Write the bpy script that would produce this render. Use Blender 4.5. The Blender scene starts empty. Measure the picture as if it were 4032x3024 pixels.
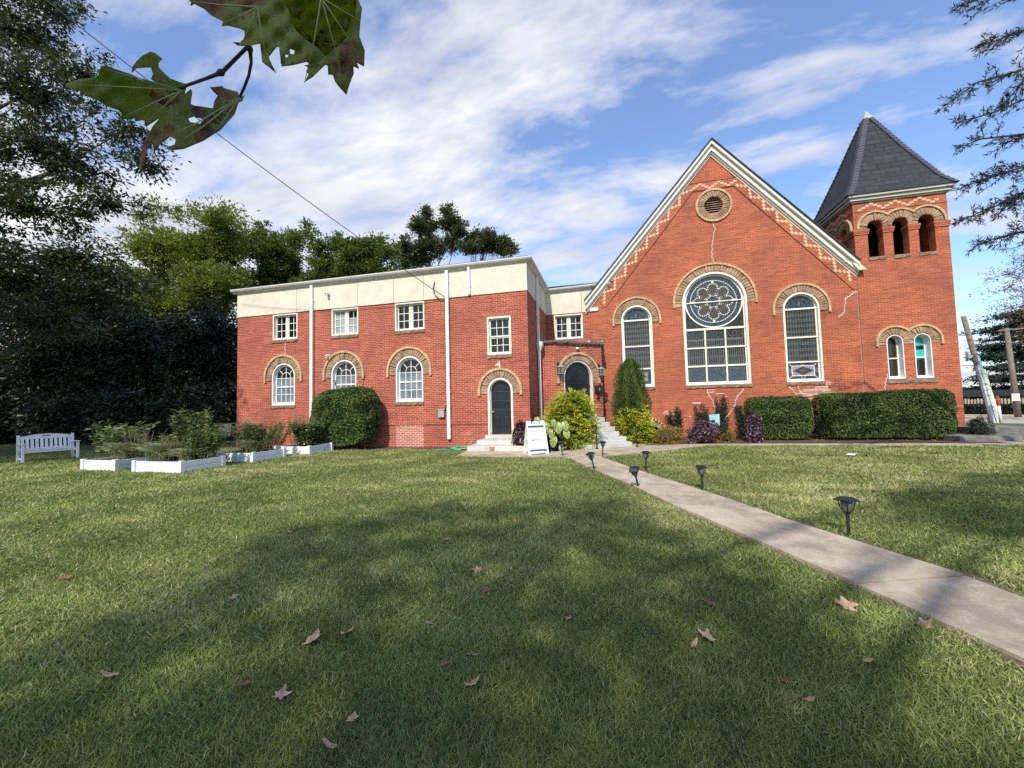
import bpy, bmesh, math, random
import numpy as np
from mathutils import Vector, Matrix
from mathutils.geometry import tessellate_polygon, delaunay_2d_cdt
PI = math.pi
random.seed(7)
RNG = np.random.default_rng(11)
SC = bpy.context.scene
COL = SC.collection

# ------------------------------------------------------------------ camera
EYE = Vector((0, 0, 1.585))
FPX, PITCH, ROLL, YAW = 1576.26, math.radians(2.945), math.radians(-1.407), math.radians(13.80)
fw = Vector((-math.sin(YAW) * math.cos(PITCH), math.cos(YAW) * math.cos(PITCH), math.sin(PITCH)))
rt0 = Vector((math.cos(YAW), math.sin(YAW), 0))
up0 = rt0.cross(fw)
rt = rt0 * math.cos(ROLL) + up0 * math.sin(ROLL)
upv = -rt0 * math.sin(ROLL) + up0 * math.cos(ROLL)
cam = bpy.data.cameras.new('camera')
cam.sensor_width = 36.0
cam.lens = 36.0 * FPX / 4032.0
cam.clip_start = 0.05
cam.clip_end = 2000
camo = bpy.data.objects.new('camera', cam)
COL.objects.link(camo)
M = Matrix((rt, upv, -fw)).transposed().to_4x4()
M.translation = EYE
camo.matrix_world = M
SC.camera = camo

def ray(x, y):
    return fw + rt * ((x - 2016) / FPX) - upv * ((y - 1512) / FPX)
def at(x, y, Y):                      # survey point on the vertical plane at depth Y
    d = ray(x, y); return EYE + d * (Y / d.y)
def gnd(x, y, z=0.0):                 # survey point on the ground
    d = ray(x, y); return EYE + d * ((z - EYE.z) / d.z)
def dist(x, y, r):
    d = ray(x, y); return EYE + d.normalized() * r
def hit(x, y, p, n):
    d = ray(x, y); return EYE + d * ((Vector(p) - EYE).dot(n) / d.dot(n))

# ------------------------------------------------------------------ objects
ROOT = {}
def tag(o, label=None, cat=None, group=None, kind=None):
    if label: o['label'] = label
    if cat: o['category'] = cat
    if group: o['group'] = group
    if kind: o['kind'] = kind
    return o
def thing(name, label, cat, loc=(0, 0, 0), rz=0, group=None):
    o = bpy.data.objects.new(name, None)
    o.empty_display_size = 0.2
    COL.objects.link(o)
    o.location = loc; o.rotation_euler = (0, 0, rz)
    ROOT[o.name] = Vector(loc) if rz == 0 else Vector((0, 0, 0))
    return tag(o, label, cat, group)
def local_thing(name, label, cat, group=None):     # parts modelled about the origin, placed afterwards
    o = thing(name, label, cat, (0, 0, 0), 0, group)
    return o
def copy_tree(o, parent=None):
    c = o.copy(); COL.objects.link(c)
    if parent: c.parent = parent
    for ch in o.children: copy_tree(ch, c)
    return c
def link(name, me, parent=None):
    o = bpy.data.objects.new(name, me); COL.objects.link(o)
    if parent is not None:
        off = ROOT.get(parent.name, Vector((0, 0, 0)))
        ROOT[o.name] = off
        if off.length > 0: me.transform(Matrix.Translation(-off))
        o.parent = parent
    else:
        ROOT[o.name] = Vector((0, 0, 0))
    return o

class MB:
    def __init__(s): s.v = []; s.f = []; s.mi = []; s.cm = 0
    def V(s, *ps):
        b = len(s.v); s.v.extend(tuple(p) for p in ps); return b
    def F(s, *ix): s.f.append(tuple(ix)); s.mi.append(s.cm)
    def poly(s, pts): b = s.V(*pts); s.F(*range(b, b + len(pts)))
    def hexa(s, p):                   # 8 points: bottom 0-3, top 4-7
        b = s.V(*p)
        for q in ((3, 2, 1, 0), (4, 5, 6, 7), (0, 1, 5, 4), (1, 2, 6, 5), (2, 3, 7, 6), (3, 0, 4, 7)): s.F(*[b + i for i in q])
    def box(s, x0, y0, z0, x1, y1, z1):
        s.hexa([(x0, y0, z0), (x1, y0, z0), (x1, y1, z0), (x0, y1, z0), (x0, y0, z1), (x1, y0, z1), (x1, y1, z1), (x0, y1, z1)])
    def bar(s, a, b, w, h, up=(0, 0, 1)):    # rectangular bar from a to b
        a = Vector(a); b = Vector(b); d = (b - a).normalized(); up = Vector(up)
        if abs(d.dot(up)) > .98: up = Vector((0, 1, 0))
        sx = d.cross(up).normalized() * (w / 2); sz = sx.cross(d).normalized() * (h / 2)
        s.hexa([a - sx - sz, a + sx - sz, b + sx - sz, b - sx - sz, a - sx + sz, a + sx + sz, b + sx + sz, b - sx + sz])
    def prism(s, pts, vec):           # closed polygon extruded by vec
        n = len(pts); pts = [Vector(p) for p in pts]; vec = Vector(vec)
        b = s.V(*pts, *[p + vec for p in pts])
        s.F(*range(b, b + n)); s.F(*reversed(range(b + n, b + 2 * n)))
        for i in range(n):
            j = (i + 1) % n; s.F(b + j, b + i, b + n + i, b + n + j)
    def tube(s, path, r, seg=8, cap=True):
        path = [Vector(p) for p in path]; n = len(path)
        rs = r if isinstance(r, (list, tuple)) else [r] * n
        b = len(s.v); ref = Vector((0.13, 0.31, 1))
        for i, p in enumerate(path):
            d = (path[min(i + 1, n - 1)] - path[max(i - 1, 0)])
            d = d.normalized() if d.length > 1e-9 else Vector((0, 0, 1))
            if abs(d.dot(ref.normalized())) > .97: ref = Vector((1, .2, .1))
            sx = d.cross(ref).normalized(); sy = sx.cross(d).normalized(); ref = sy
            for k in range(seg):
                a = 2 * PI * k / seg
                s.v.append(tuple(p + sx * math.cos(a) * rs[i] + sy * math.sin(a) * rs[i]))
        for i in range(n - 1):
            for k in range(seg):
                k2 = (k + 1) % seg
                s.F(b + i * seg + k, b + i * seg + k2, b + (i + 1) * seg + k2, b + (i + 1) * seg + k)
        if cap:
            s.F(*[b + k for k in reversed(range(seg))]); s.F(*[b + (n - 1) * seg + k for k in range(seg)])
    def sphere(s, c, rx, ry=None, rz=None, seg=12, rings=8):
        ry = ry or rx; rz = rz or rx; c = Vector(c); b = len(s.v)
        for i in range(rings + 1):
            t = PI * i / rings
            for k in range(seg):
                a = 2 * PI * k / seg
                s.v.append((c.x + rx * math.sin(t) * math.cos(a), c.y + ry * math.sin(t) * math.sin(a), c.z + rz * math.cos(t)))
        for i in range(rings):
            for k in range(seg):
                k2 = (k + 1) % seg
                s.F(b + (i + 1) * seg + k, b + (i + 1) * seg + k2, b + i * seg + k2, b + i * seg + k)
    def build(s, name, mat, parent=None, smooth=False, bevel=0, rnd=False):
        me = bpy.data.meshes.new(name)
        me.from_pydata(s.v, [], s.f)
        mats = mat if isinstance(mat, (list, tuple)) else [mat]
        for m in mats: me.materials.append(m)
        if len(mats) > 1: me.polygons.foreach_set('material_index', s.mi)
        uvl = me.uv_layers.new(name='UVMap').data
        for p in me.polygons:
            n = p.normal
            if abs(n.z) > .96: t = Vector((1, 0, 0)); bb = Vector((0, 1, 0))
            else:
                t = Vector((-n.y, n.x, 0)).normalized(); bb = n.cross(t)
            for li in p.loop_indices:
                co = me.vertices[me.loops[li].vertex_index].co
                uvl[li].uv = (co.dot(t), co.dot(bb))
        if smooth: me.polygons.foreach_set('use_smooth', [True] * len(me.polygons))
        me.update()
        o = link(name, me, parent)
        if bevel:
            m = o.modifiers.new('bevel', 'BEVEL'); m.width = bevel; m.segments = 2; m.limit_method = 'ANGLE'
        return o

# a wall-plane frame: u along the wall, w outwards from the wall face, z up
class FR:
    def __init__(s, O, ex):
        s.O = Vector(O); s.ex = Vector(ex).normalized(); s.n = Vector((s.ex.y, -s.ex.x, 0))
    def __call__(s, u, w, z): return s.O + s.ex * u + s.n * w + Vector((0, 0, z))
    def box(s, mb, u0, u1, z0, z1, w0, w1):
        mb.hexa([s(u0, w1, z0), s(u1, w1, z0), s(u1, w0, z0), s(u0, w0, z0), s(u0, w1, z1), s(u1, w1, z1), s(u1, w0, z1), s(u0, w0, z1)])
    def wall(s, mb, outer, holes=(), w=0.0, depth=0.25):
        loops = [[s(u, w, z) for u, z in outer]] + [[s(u, w, z) for u, z in h] for h in holes]
        flat = [p for l in loops for p in l]
        b = mb.V(*flat)
        for tri in tessellate_polygon(loops):
            a, c, d = [flat[i] for i in tri]
            nn = (c - a).cross(d - a)
            mb.F(*([b + i for i in tri] if nn.dot(s.n) > 0 else [b + i for i in reversed(tri)]))
        for h in holes:
            for i in range(len(h)):
                p, q = h[i], h[(i + 1) % len(h)]
                mb.poly([s(p[0], w, p[1]), s(q[0], w, q[1]), s(q[0], w - depth, q[1]), s(p[0], w - depth, p[1])])
    def slab(s, mb, pts, w0, w1):     # closed outline, thickness w0..w1 (front w1)
        mb.prism([s(u, w1, z) for u, z in pts], s.n * (w0 - w1))
    def ring(s, mb, outer, inner, w0, w1):
        n = len(outer)
        A = [s(u, w1, z) for u, z in outer]; B = [s(u, w1, z) for u, z in inner]
        A2 = [s(u, w0, z) for u, z in outer]; B2 = [s(u, w0, z) for u, z in inner]
        for i in range(n):
            j = (i + 1) % n
            mb.poly([A[i], A[j], B[j], B[i]]); mb.poly([B[i], B[j], B2[j], B2[i]]); mb.poly([A[j], A[i], A2[i], A2[j]])
    def ribbon(s, mb, pts, width, w0, w1, closed=False):
        n = len(pts)
        for i in range(n if closed else n - 1):
            (a, b), (c, d) = pts[i], pts[(i + 1) % n]
            L = math.hypot(c - a, d - b)
            if L < 1e-6: continue
            nx, nz = -(d - b) / L * width / 2, (c - a) / L * width / 2
            ex, ez = (c - a) / L * width * .35, (d - b) / L * width * .35
            mb.hexa([s(a - ex - nx, w0, b - ez - nz), s(c + ex - nx, w0, d + ez - nz), s(c + ex + nx, w0, d + ez + nz), s(a - ex + nx, w0, b - ez + nz),
                     s(a - ex - nx, w1, b - ez - nz), s(c + ex - nx, w1, d + ez - nz), s(c + ex + nx, w1, d + ez + nz), s(a - ex + nx, w1, b - ez + nz)])

def arch_pts(c, half, z0, zs, n=20):        # bottom-left, up and over, bottom-right
    return [(c - half, z0)] + [(c + half * math.cos(PI - PI * i / n), zs + half * math.sin(PI * i / n)) for i in range(n + 1)] + [(c + half, z0)]
def rect_pts(u0, u1, z0, z1): return [(u0, z0), (u0, z1), (u1, z1), (u1, z0)]
def circ_pts(c, z, r, n=32): return [(c + r * math.cos(2 * PI * i / n), z + r * math.sin(2 * PI * i / n)) for i in range(n)]
def arc(c, z, r, a0, a1, n=14): return [(c + r * math.cos(a0 + (a1 - a0) * i / n), z + r * math.sin(a0 + (a1 - a0) * i / n)) for i in range(n + 1)]

def voussoirs(F, mb, c, zs, r0, r1, n, w0, w1, stilt=0.0, lo=-1e9, hi=1e9, jit=.02, gap=.05, full=False):
    tot = 2 * PI if full else PI
    step = tot / n
    cl = lambda u: min(max(u, lo), hi)
    def block(pts):                          # pts 4 corners (u,z) inner-a, outer-a, outer-b, inner-b
        k = w1 + random.uniform(-jit, jit)
        mid = (sum(p[0] for p in pts) / 4, sum(p[1] for p in pts) / 4)
        f = .82
        fr = [(mid[0] + (p[0] - mid[0]) * f, mid[1] + (p[1] - mid[1]) * f) for p in pts]
        b = mb.V(*[F(cl(u), w0, z) for u, z in pts], *[F(cl(u), w1 - jit * 1.2, z) for u, z in pts], *[F(cl(u), k + random.uniform(-jit, jit) * .6, z) for u, z in fr])
        for i in range(4):
            j = (i + 1) % 4
            mb.F(b + i, b + j, b + 4 + j, b + 4 + i); mb.F(b + 4 + i, b + 4 + j, b + 8 + j, b + 8 + i)
        mb.F(b + 8, b + 9, b + 10, b + 11)
    for i in range(n):
        a0 = step * (i + gap); a1 = step * (i + 1 - gap)
        if full or True:
            block([(c + r0 * math.cos(a0), zs + r0 * math.sin(a0)), (c + r1 * math.cos(a0), zs + r1 * math.sin(a0)),
                   (c + r1 * math.cos(a1), zs + r1 * math.sin(a1)), (c + r0 * math.cos(a1), zs + r0 * math.sin(a1))])
    if stilt > 0.03 and not full:
        k = max(1, round(stilt / .16))
        for sgn in (-1, 1):
            for i in range(k):
                z0 = zs - stilt * (i + 1) / k + .008; z1 = zs - stilt * i / k - .004
                u0, u1 = c + sgn * r0, c + sgn * r1
                block([(u0, z0), (u1, z0), (u1, z1), (u0, z1)])
def hood(F, mb, c, zs, r0, r1, w0, w1, stilt=0.0, lo=-1e9, hi=1e9, full=False, n=26):
    cl = lambda u: min(max(u, lo), hi)
    tot = 2 * PI if full else PI
    for i in range(n):
        a0 = tot * (i + .03) / n; a1 = tot * (i + .97) / n
        p = [(c + r * math.cos(a), zs + r * math.sin(a)) for r, a in ((r0, a0), (r1, a0), (r1, a1), (r0, a1))]
        if all(q[0] <= lo for q in p) or all(q[0] >= hi for q in p): continue
        k = w1 + random.uniform(-.004, .004)
        mb.hexa([F(cl(u), w0, z) for u, z in p] + [F(cl(u), k, z) for u, z in p])
    if stilt > 0 and not full:
        m = max(1, round(stilt / .11))
        for sgn in (-1, 1):
            for i in range(m):
                z1 = zs - stilt * i / m - .003; z0 = zs - stilt * (i + 1) / m + .003
                ua, ub = sorted((c + sgn * r0, c + sgn * r1))
                if ub <= lo + .01 or ua >= hi - .01: continue
                F.box(mb, cl(ua), cl(ub), z0, z1, w0, w1)

# ------------------------------------------------------------------ materials
def mat(name):
    m = bpy.data.materials.new(name); m.use_nodes = True
    nt = m.node_tree; nt.nodes.clear()
    out = nt.nodes.new('ShaderNodeOutputMaterial')
    b = nt.nodes.new('ShaderNodeBsdfPrincipled')
    nt.links.new(b.outputs[0], out.inputs[0])
    return m, nt, b, out
def N(nt, t, **k):
    n = nt.nodes.new(t)
    for a, v in k.items(): setattr(n, a, v)
    return n
def sI(n, **k):
    for a, v in k.items(): n.inputs[a.replace('_', ' ')].default_value = v
    return n
def c4(c): return (c[0], c[1], c[2], 1)
def mixc(nt, fac, a, b, blend='MIX'):
    m = N(nt, 'ShaderNodeMix', data_type='RGBA', blend_type=blend)
    for idx, v in ((0, fac), (6, a), (7, b)):
        if isinstance(v, (int, float)): m.inputs[idx].default_value = v
        elif isinstance(v, tuple): m.inputs[idx].default_value = c4(v)
        else: nt.links.new(v, m.inputs[idx])
    return m.outputs[2]
def noise(nt, scale, detail=4, rough=.55, vec=None, dim='3D'):
    n = N(nt, 'ShaderNodeTexNoise'); n.inputs['Scale'].default_value = scale; n.inputs['Detail'].default_value = detail; n.inputs['Roughness'].default_value = rough
    if vec is None: vec = N(nt, 'ShaderNodeTexCoord').outputs['Object']
    nt.links.new(vec, n.inputs['Vector'])
    return n.outputs['Fac']
def ramp(nt, fac, stops):
    r = N(nt, 'ShaderNodeValToRGB'); el = r.color_ramp.elements
    while len(el) < len(stops): el.new(.5)
    for e, (p, c) in zip(el, stops): e.position = p; e.color = c4(c) if not isinstance(c, (int, float)) else (c, c, c, 1)
    nt.links.new(fac, r.inputs[0]); return r.outputs[0]
def bump(nt, b, h, strength=.3, dist=.01):
    n = N(nt, 'ShaderNodeBump'); n.inputs['Strength'].default_value = strength; n.inputs['Distance'].default_value = dist
    nt.links.new(h, n.inputs['Height']); nt.links.new(n.outputs[0], b.inputs['Normal'])
def simple(name, col, rough=.6, var=.15, scale=6, metal=0, spec=.5, bmp=0, col2=None):
    m, nt, b, o = mat(name)
    f = noise(nt, scale, 5, .6)
    f2 = ramp(nt, f, ((.3, 0.0), (.7, 1.0)))
    lo = tuple(c * (1 - var) for c in col); hi = col2 or tuple(min(1, c * (1 + var)) for c in col)
    nt.links.new(mixc(nt, f2, lo, hi), b.inputs['Base Color'])
    sI(b, Roughness=rough, Metallic=metal); b.inputs['Specular IOR Level'].default_value = spec
    if bmp: bump(nt, b, noise(nt, scale * 6, 4), bmp, .02)
    return m

def brick_mat(name, c1, c2, mortar, msize=.007, width=.215, row=.072, rot=False, stain=.35, weather=(.55, .2, .15)):
    m, nt, b, o = mat(name)
    uv = N(nt, 'ShaderNodeUVMap').outputs[0]
    if rot:
        mp = N(nt, 'ShaderNodeMapping'); mp.inputs['Rotation'].default_value = (0, 0, PI / 2); nt.links.new(uv, mp.inputs[0]); uv = mp.outputs[0]
    br = N(nt, 'ShaderNodeTexBrick'); br.offset = .5
    nt.links.new(uv, br.inputs['Vector'])
    sI(br, Scale=1.0, Bias=-.1); br.inputs['Mortar Size'].default_value = msize; br.inputs['Mortar Smooth'].default_value = .15
    br.inputs['Brick Width'].default_value = width; br.inputs['Row Height'].default_value = row
    br.inputs['Color1'].default_value = c4(c1); br.inputs['Color2'].default_value = c4(c2); br.inputs['Mortar'].default_value = c4(mortar)
    # second brick layer with another phase darkens single bricks
    n1 = noise(nt, .55, 6, .65)
    k = ramp(nt, n1, ((.35, 0.0), (.68, 1.0)))
    col = mixc(nt, k, br.outputs['Color'], mixc(nt, stain, br.outputs['Color'], weather))
    mp2 = N(nt, 'ShaderNodeMapping'); mp2.inputs['Scale'].default_value = (1.2, 13.9, 1); nt.links.new(N(nt, 'ShaderNodeUVMap').outputs[0], mp2.inputs[0])
    row_n = ramp(nt, noise(nt, 1.0, 3, .6, mp2.outputs[0]), ((.32, .72), (.62, 1.12)))
    col = mixc(nt, 1.0, col, row_n, 'MULTIPLY')
    fine = ramp(nt, noise(nt, 9, 5, .7), ((.3, .82), (.7, 1.12)))
    col = mixc(nt, 1.0, col, fine, 'MULTIPLY')
    mp3 = N(nt, 'ShaderNodeMapping'); mp3.inputs['Scale'].default_value = (1.6, .22, 1); nt.links.new(N(nt, 'ShaderNodeUVMap').outputs[0], mp3.inputs[0])
    strk_ = ramp(nt, noise(nt, 1.0, 5, .65, mp3.outputs[0]), ((.52, 0.0), (.80, .45)))
    col = mixc(nt, strk_, col, (weather[0] * .75, weather[1] * .95, weather[2] * 1.1))
    eff = ramp(nt, noise(nt, 1.7, 6, .7), ((.62, 0.0), (.80, .28)))
    col = mixc(nt, eff, col, (.55, .26, .19))
    nt.links.new(col, b.inputs['Base Color'])
    sI(b, Roughness=.85); b.inputs['Specular IOR Level'].default_value = .25
    inv = N(nt, 'ShaderNodeMath', operation='SUBTRACT'); inv.inputs[0].default_value = 1; nt.links.new(br.outputs['Fac'], inv.inputs[1])
    bump(nt, b, inv.outputs[0], .5, .008)
    return m

def leaf_mat(name, stops, trans=.3, rough=.45, spec=.35):
    m, nt, b, o = mat(name)
    a = N(nt, 'ShaderNodeAttribute', attribute_name='rnd')
    col = ramp(nt, a.outputs['Fac'], stops)
    big = ramp(nt, noise(nt, .9, 3), ((.3, .75), (.7, 1.25)))
    col = mixc(nt, 1.0, col, big, 'MULTIPLY')
    nt.links.new(col, b.inputs['Base Color'])
    sI(b, Roughness=rough); b.inputs['Specular IOR Level'].default_value = spec
    t = N(nt, 'ShaderNodeBsdfTranslucent'); nt.links.new(mixc(nt, 1.0, col, (1.3, 1.5, .6), 'MULTIPLY'), t.inputs[0])
    mx = N(nt, 'ShaderNodeMixShader'); mx.inputs[0].default_value = trans
    nt.links.new(b.outputs[0], mx.inputs[1]); nt.links.new(t.outputs[0], mx.inputs[2]); nt.links.new(mx.outputs[0], o.inputs[0])
    return m
def glass_mat(name, col, rough=.06, wob=.12, spec=.5, col2=None, scale=5, coat=0):
    m, nt, b, o = mat(name)
    f = noise(nt, scale, 3)
    nt.links.new(mixc(nt, ramp(nt, f, ((.4, 0.0), (.62, 1.0))), col, col2 or col), b.inputs['Base Color'])
    sI(b, Roughness=rough); b.inputs['Specular IOR Level'].default_value = spec
    bump(nt, b, noise(nt, 3.1, 2), wob, .02)
    return m

M_ = {}
M_['brick'] = brick_mat('red_brick', (.50, .092, .034), (.30, .052, .023), (.64, .34, .25), msize=.0095, stain=.6, weather=(.24, .065, .045))
M_['brick_old'] = brick_mat('orange_red_brick', (.53, .122, .042), (.35, .070, .027), (.60, .27, .17), msize=.0085, stain=.75, weather=(.25, .085, .055))
M_['brick_patch'] = brick_mat('infill_brick', (.36, .08, .045), (.42, .13, .08), (.75, .55, .40), msize=.014)
M_['soldier'] = brick_mat('soldier_brick', (.40, .072, .036), (.33, .056, .03), (.66, .36, .27), width=.23, row=.076, rot=True)
M_['stucco'] = simple('cream_stucco', (.66, .62, .49), .9, .10, 1.6, bmp=.15)
M_['cream'] = simple('cream_paint', (.76, .74, .62), .5, .06, 4)
M_['white'] = simple('white_paint', (.80, .80, .76), .45, .05, 5)
M_['eaves'] = simple('shaded_eaves_paint', (.47, .46, .39), .5, .08, 3)  # shadow under the eaves is put into this darker paint colour
M_['gutter'] = simple('gutter_metal', (.60, .59, .55), .45, .12, 1.5)
M_['pipe'] = simple('downspout_paint', (.72, .71, .66), .4, .06, 2)
M_['rake'] = simple('rake_paint', (.74, .72, .62), .55, .10, 1.5)
M_['stone'] = simple('tan_sandstone', (.33, .205, .13), .9, .42, 3.0, bmp=.5, col2=(.50, .335, .205))
M_['hood'] = simple('buff_brick', (.52, .36, .19), .85, .25, 5, bmp=.2)
M_['buff'] = simple('buff_square', (.70, .46, .30), .85, .2, 7)
M_['buff_dull'] = simple('weathered_buff_square', (.50, .27, .17), .85, .3, 5)
M_['brownstone'] = simple('brown_stone', (.27, .18, .12), .9, .35, 6, bmp=.8)
M_['coping'] = simple('rough_coping_stone', (.13, .09, .07), .9, .45, 6, bmp=.9)
M_['black'] = simple('black_paint', (.016, .017, .019), .35, .2, 4)
M_['blackpane'] = glass_mat('door_glass', (.012, .014, .018), .08)
M_['glass'] = glass_mat('window_glass', (.010, .011, .012), .04, .10, .6)
M_['curtain'] = glass_mat('curtained_glass', (.27, .31, .31), .25, .08, .4, (.36, .40, .39), 2)
M_['curtain2'] = glass_mat('dark_curtained_glass', (.13, .155, .165), .12, .10, .5, (.22, .25, .26), 2)
M_['stained'] = glass_mat('stained_glass', (.014, .014, .011), .10, .2, .5, (.035, .035, .02), 9)
M_['stained_blue'] = glass_mat('blue_stained_glass', (.015, .03, .045), .10, .2, .5, (.04, .07, .09), 12)
M_['stained_brown'] = glass_mat('amber_stained_glass', (.03, .016, .008), .12, .2, .5, (.06, .035, .018), 8)
M_['stained_pink'] = glass_mat('opal_stained_glass', (.33, .28, .34), .2, .2, .5, (.20, .20, .26), 20)
M_['teal'] = glass_mat('teal_reflection_glass', (.02, .42, .38), .1, .1, .5, (.03, .50, .45), 3)  # teal reflection painted in as the glass colour
M_['olive'] = glass_mat('olive_glass', (.030, .024, .008), .1, .1, .5)
M_['lead'] = simple('lead_came', (.13, .135, .13), .5, .2, 8)
M_['lead_dark'] = simple('dark_lead_came', (.12, .125, .12), .5, .2, 8)
M_['lead_white'] = simple('white_lead_came', (.72, .69, .54), .5, .15, 8)
M_['slate'] = brick_mat('roof_slate', (.036, .039, .044), (.052, .056, .062), (.014, .015, .017), msize=.014, width=.5, row=.25, stain=.25, weather=(.05, .055, .06))
M_['hipcap'] = simple('hip_shingle', (.065, .068, .082), .8, .2, 5)
M_['copper'] = simple('weathered_metal_cap', (.33, .37, .34), .5, .2, 8)
M_['darkroof'] = simple('dark_roof_edge', (.03, .03, .032), .8, .2, 4)
M_['concrete'] = simple('step_concrete', (.50, .49, .44), .9, .16, 3, bmp=.25, col2=(.62, .61, .56))
M_['joint'] = simple('weathered_joint', (.40, .22, .16), .9, .3, 3)
M_['mortar'] = simple('repointing_mortar', (.80, .66, .56), .9, .1, 6)
M_['mulch'] = simple('mulch', (.085, .050, .034), 1.0, .6, 14, bmp=1.0, col2=(.17, .10, .065))
M_['iron'] = simple('black_iron', (.012, .012, .013), .4, .2, 6)
M_['plastic'] = simple('white_plastic', (.80, .82, .82), .35, .03, 3)
M_['navy'] = simple('navy_band', (.055, .085, .17), .5, .06, 5)
M_['ink'] = simple('grey_ink', (.10, .12, .16), .6, .05, 5)
M_['ink_pale'] = simple('pale_teal_ink', (.50, .66, .66), .6, .05, 5)
M_['lampglass'] = glass_mat('lantern_glass', (.10, .105, .10), .08, .1, .5)
M_['grey_metal'] = simple('grey_metal', (.42, .43, .42), .4, .1, 4, metal=.3)
M_['hose'] = simple('green_hose', (.04, .42, .22), .4, .1, 9)
M_['hose_orange'] = simple('orange_hose_end', (.55, .20, .06), .4, .1, 9)
M_['flag'] = simple('aqua_cloth', (.36, .66, .66), .8, .06, 5)
M_['bedwhite'] = simple('white_vinyl', (.80, .80, .80), .4, .12, 3)
M_['benchwhite'] = simple('weathered_white_wood', (.80, .80, .79), .55, .08, 5)
M_['sling'] = simple('grey_sling', (.14, .13, .125), .8, .1, 20)
M_['bark'] = simple('bark', (.085, .065, .05), .95, .5, 9, bmp=1.0)
M_['twig'] = simple('twig_bark', (.045, .040, .032), .8, .3, 30)
M_['core'] = simple('interior_shade', (.010, .014, .007), 1.0, .5, 5)  # near-black colour carries the shade inside shrubs and openings
M_['polewood'] = simple('pole_wood', (.20, .165, .13), .9, .3, 5, bmp=.6)
M_['galv'] = simple('pole_guard', (.56, .60, .62), .45, .12, 3, metal=.1)
M_['guardyellow'] = simple('yellowed_guard', (.80, .74, .45), .5, .1, 3)
M_['orange'] = simple('orange_plastic', (.75, .12, .03), .4, .06, 4)
M_['red'] = simple('red_print', (.55, .06, .05), .5, .06, 5)
M_['fencewood'] = simple('weathered_fence', (.40, .34, .27), .9, .25, 3)
M_['awning'] = simple('dark_canopy', (.012, .016, .022), .6, .2, 3)
M_['paperm'] = simple('white_paper', (.82, .82, .80), .6, .04, 9)
M_['deadleaf'] = simple('dry_leaf', (.46, .27, .15), .7, .35, 14, col2=(.66, .43, .27))
M_['deadleaf_dark'] = simple('dark_dry_leaf', (.24, .10, .055), .7, .35, 14)
M_['rust'] = simple('rust_stain', (.36, .20, .10), .9, .35, 16)

# ================================================================== CHURCH HALL (left wing)
H = thing('church_hall', 'two storey red brick hall with cream stucco top band and flat roof', 'building', (-9.6, 14.5, 0))
XL, XR, YW, YR = -16.292, -2.899, 14.5, 18.95
FW = FR((0, YW, 0), (1, 0, 0))
FRc = FR((0, YR, 0), (1, 0, 0))
A_C = (-13.79, -10.775, -7.77)
U_X = ((-14.366, -13.077), (-11.362, -10.077), (-8.383, -7.087))
holes = [arch_pts(c, .60, 1.80, 3.03) for c in A_C] + [rect_pts(a, b, 4.66, 5.80) for a, b in U_X]
doorh = [arch_pts(-4.02, .487, .49, 2.12), rect_pts(-4.478, -3.542, 3.48, 4.93)]
mb = MB()
FW.wall(mb, rect_pts(XL, -5.18, 0, 5.83), holes, 0, .22)
FW.wall(mb, rect_pts(-5.18, XR, 0, 5.83), doorh, .035, .24)
mb.poly([FW(-5.18, 0, 0), FW(-5.18, .035, 0), FW(-5.18, .035, 5.83), FW(-5.18, 0, 5.83)])
mb.poly([FW(XR, .035, 0), (XR, YR, 0), (XR, YR, 5.83), FW(XR, .035, 5.83)])       # right side wall
mb.poly([(XL, YR + 6, 0), (XL, YW, 0), (XL, YW, 5.83), (XL, YR + 6, 5.83)])
FRc.wall(mb, rect_pts(XR, -.75, 0, 5.84), [rect_pts(-2.50, -1.155, 4.62, 5.80)], 0, .22)
mb.build('brick_wall', M_['brick'], H)
mb = MB()                                   # water table: a slightly proud course
FW.box(mb, XL - .02, -8.53, .88, 1.075, 0, .028)
mb.build('water_table', M_['brick'], H); mb = MB(); FW.box(mb, -7.05, -5.18, .88, 1.075, 0, .028)
mb.build('water_table', M_['brick'], H); mb = MB()
FW.box(mb, -5.18, -4.515, .88, 1.075, .035, .06)
mb.build('water_table', M_['brick'], H); mb = MB(); FW.box(mb, -3.53, XR + .03, .88, 1.075, .035, .06)
mb.box(XR, YW - .03, .88, XR + .028, 16.5, 1.075)
mb.build('water_table', M_['brick'], H)
mb = MB(); FW.box(mb, -8.53, -7.05, .88, 1.085, 0, .03); mb.build('soldier_course', M_['soldier'], H)
mb = MB(); FW.box(mb, -4.62, -3.40, 4.935, 5.115, .035, .043); mb.build('jack_arch', M_['soldier'], H)
mb = MB(); FW.box(mb, -8.38, -7.19, .0, .875, 0, .006); mb.build('bricked_up_opening', M_['brick_patch'], H)['label'] = 'paler bricked-up opening with wide mortar joints'
# stucco band as separate panels
mb = MB()
sx = [XL - .01, -13.10, -10.08, -8.42, -7.10, -5.18]
for a, b in zip(sx[:-1], sx[1:]): FW.box(mb, a + .006, b - .006, 5.825, 6.90, -.05, .03)
FW.box(mb, -5.17, XR + .03, 5.825, 6.90, -.05, .065)
mb.box(XR, YW - .02, 5.825, XR + .03, 15.9, 6.90); mb.box(XR, 15.91, 5.825, XR + .03, YR - .03, 6.90)
FRc.box(mb, XR + .03, -1.19, 5.84, 6.96, -.05, .03); FRc.box(mb, -1.178, .2, 5.84, 6.96, -.05, .03)
mb.build('stucco_band', M_['stucco'], H, bevel=.006)
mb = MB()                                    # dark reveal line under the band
FW.box(mb, XL - .005, XR, 5.812, 5.825, -.03, .022); mb.build('band_drip', M_['darkroof'], H)
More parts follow.
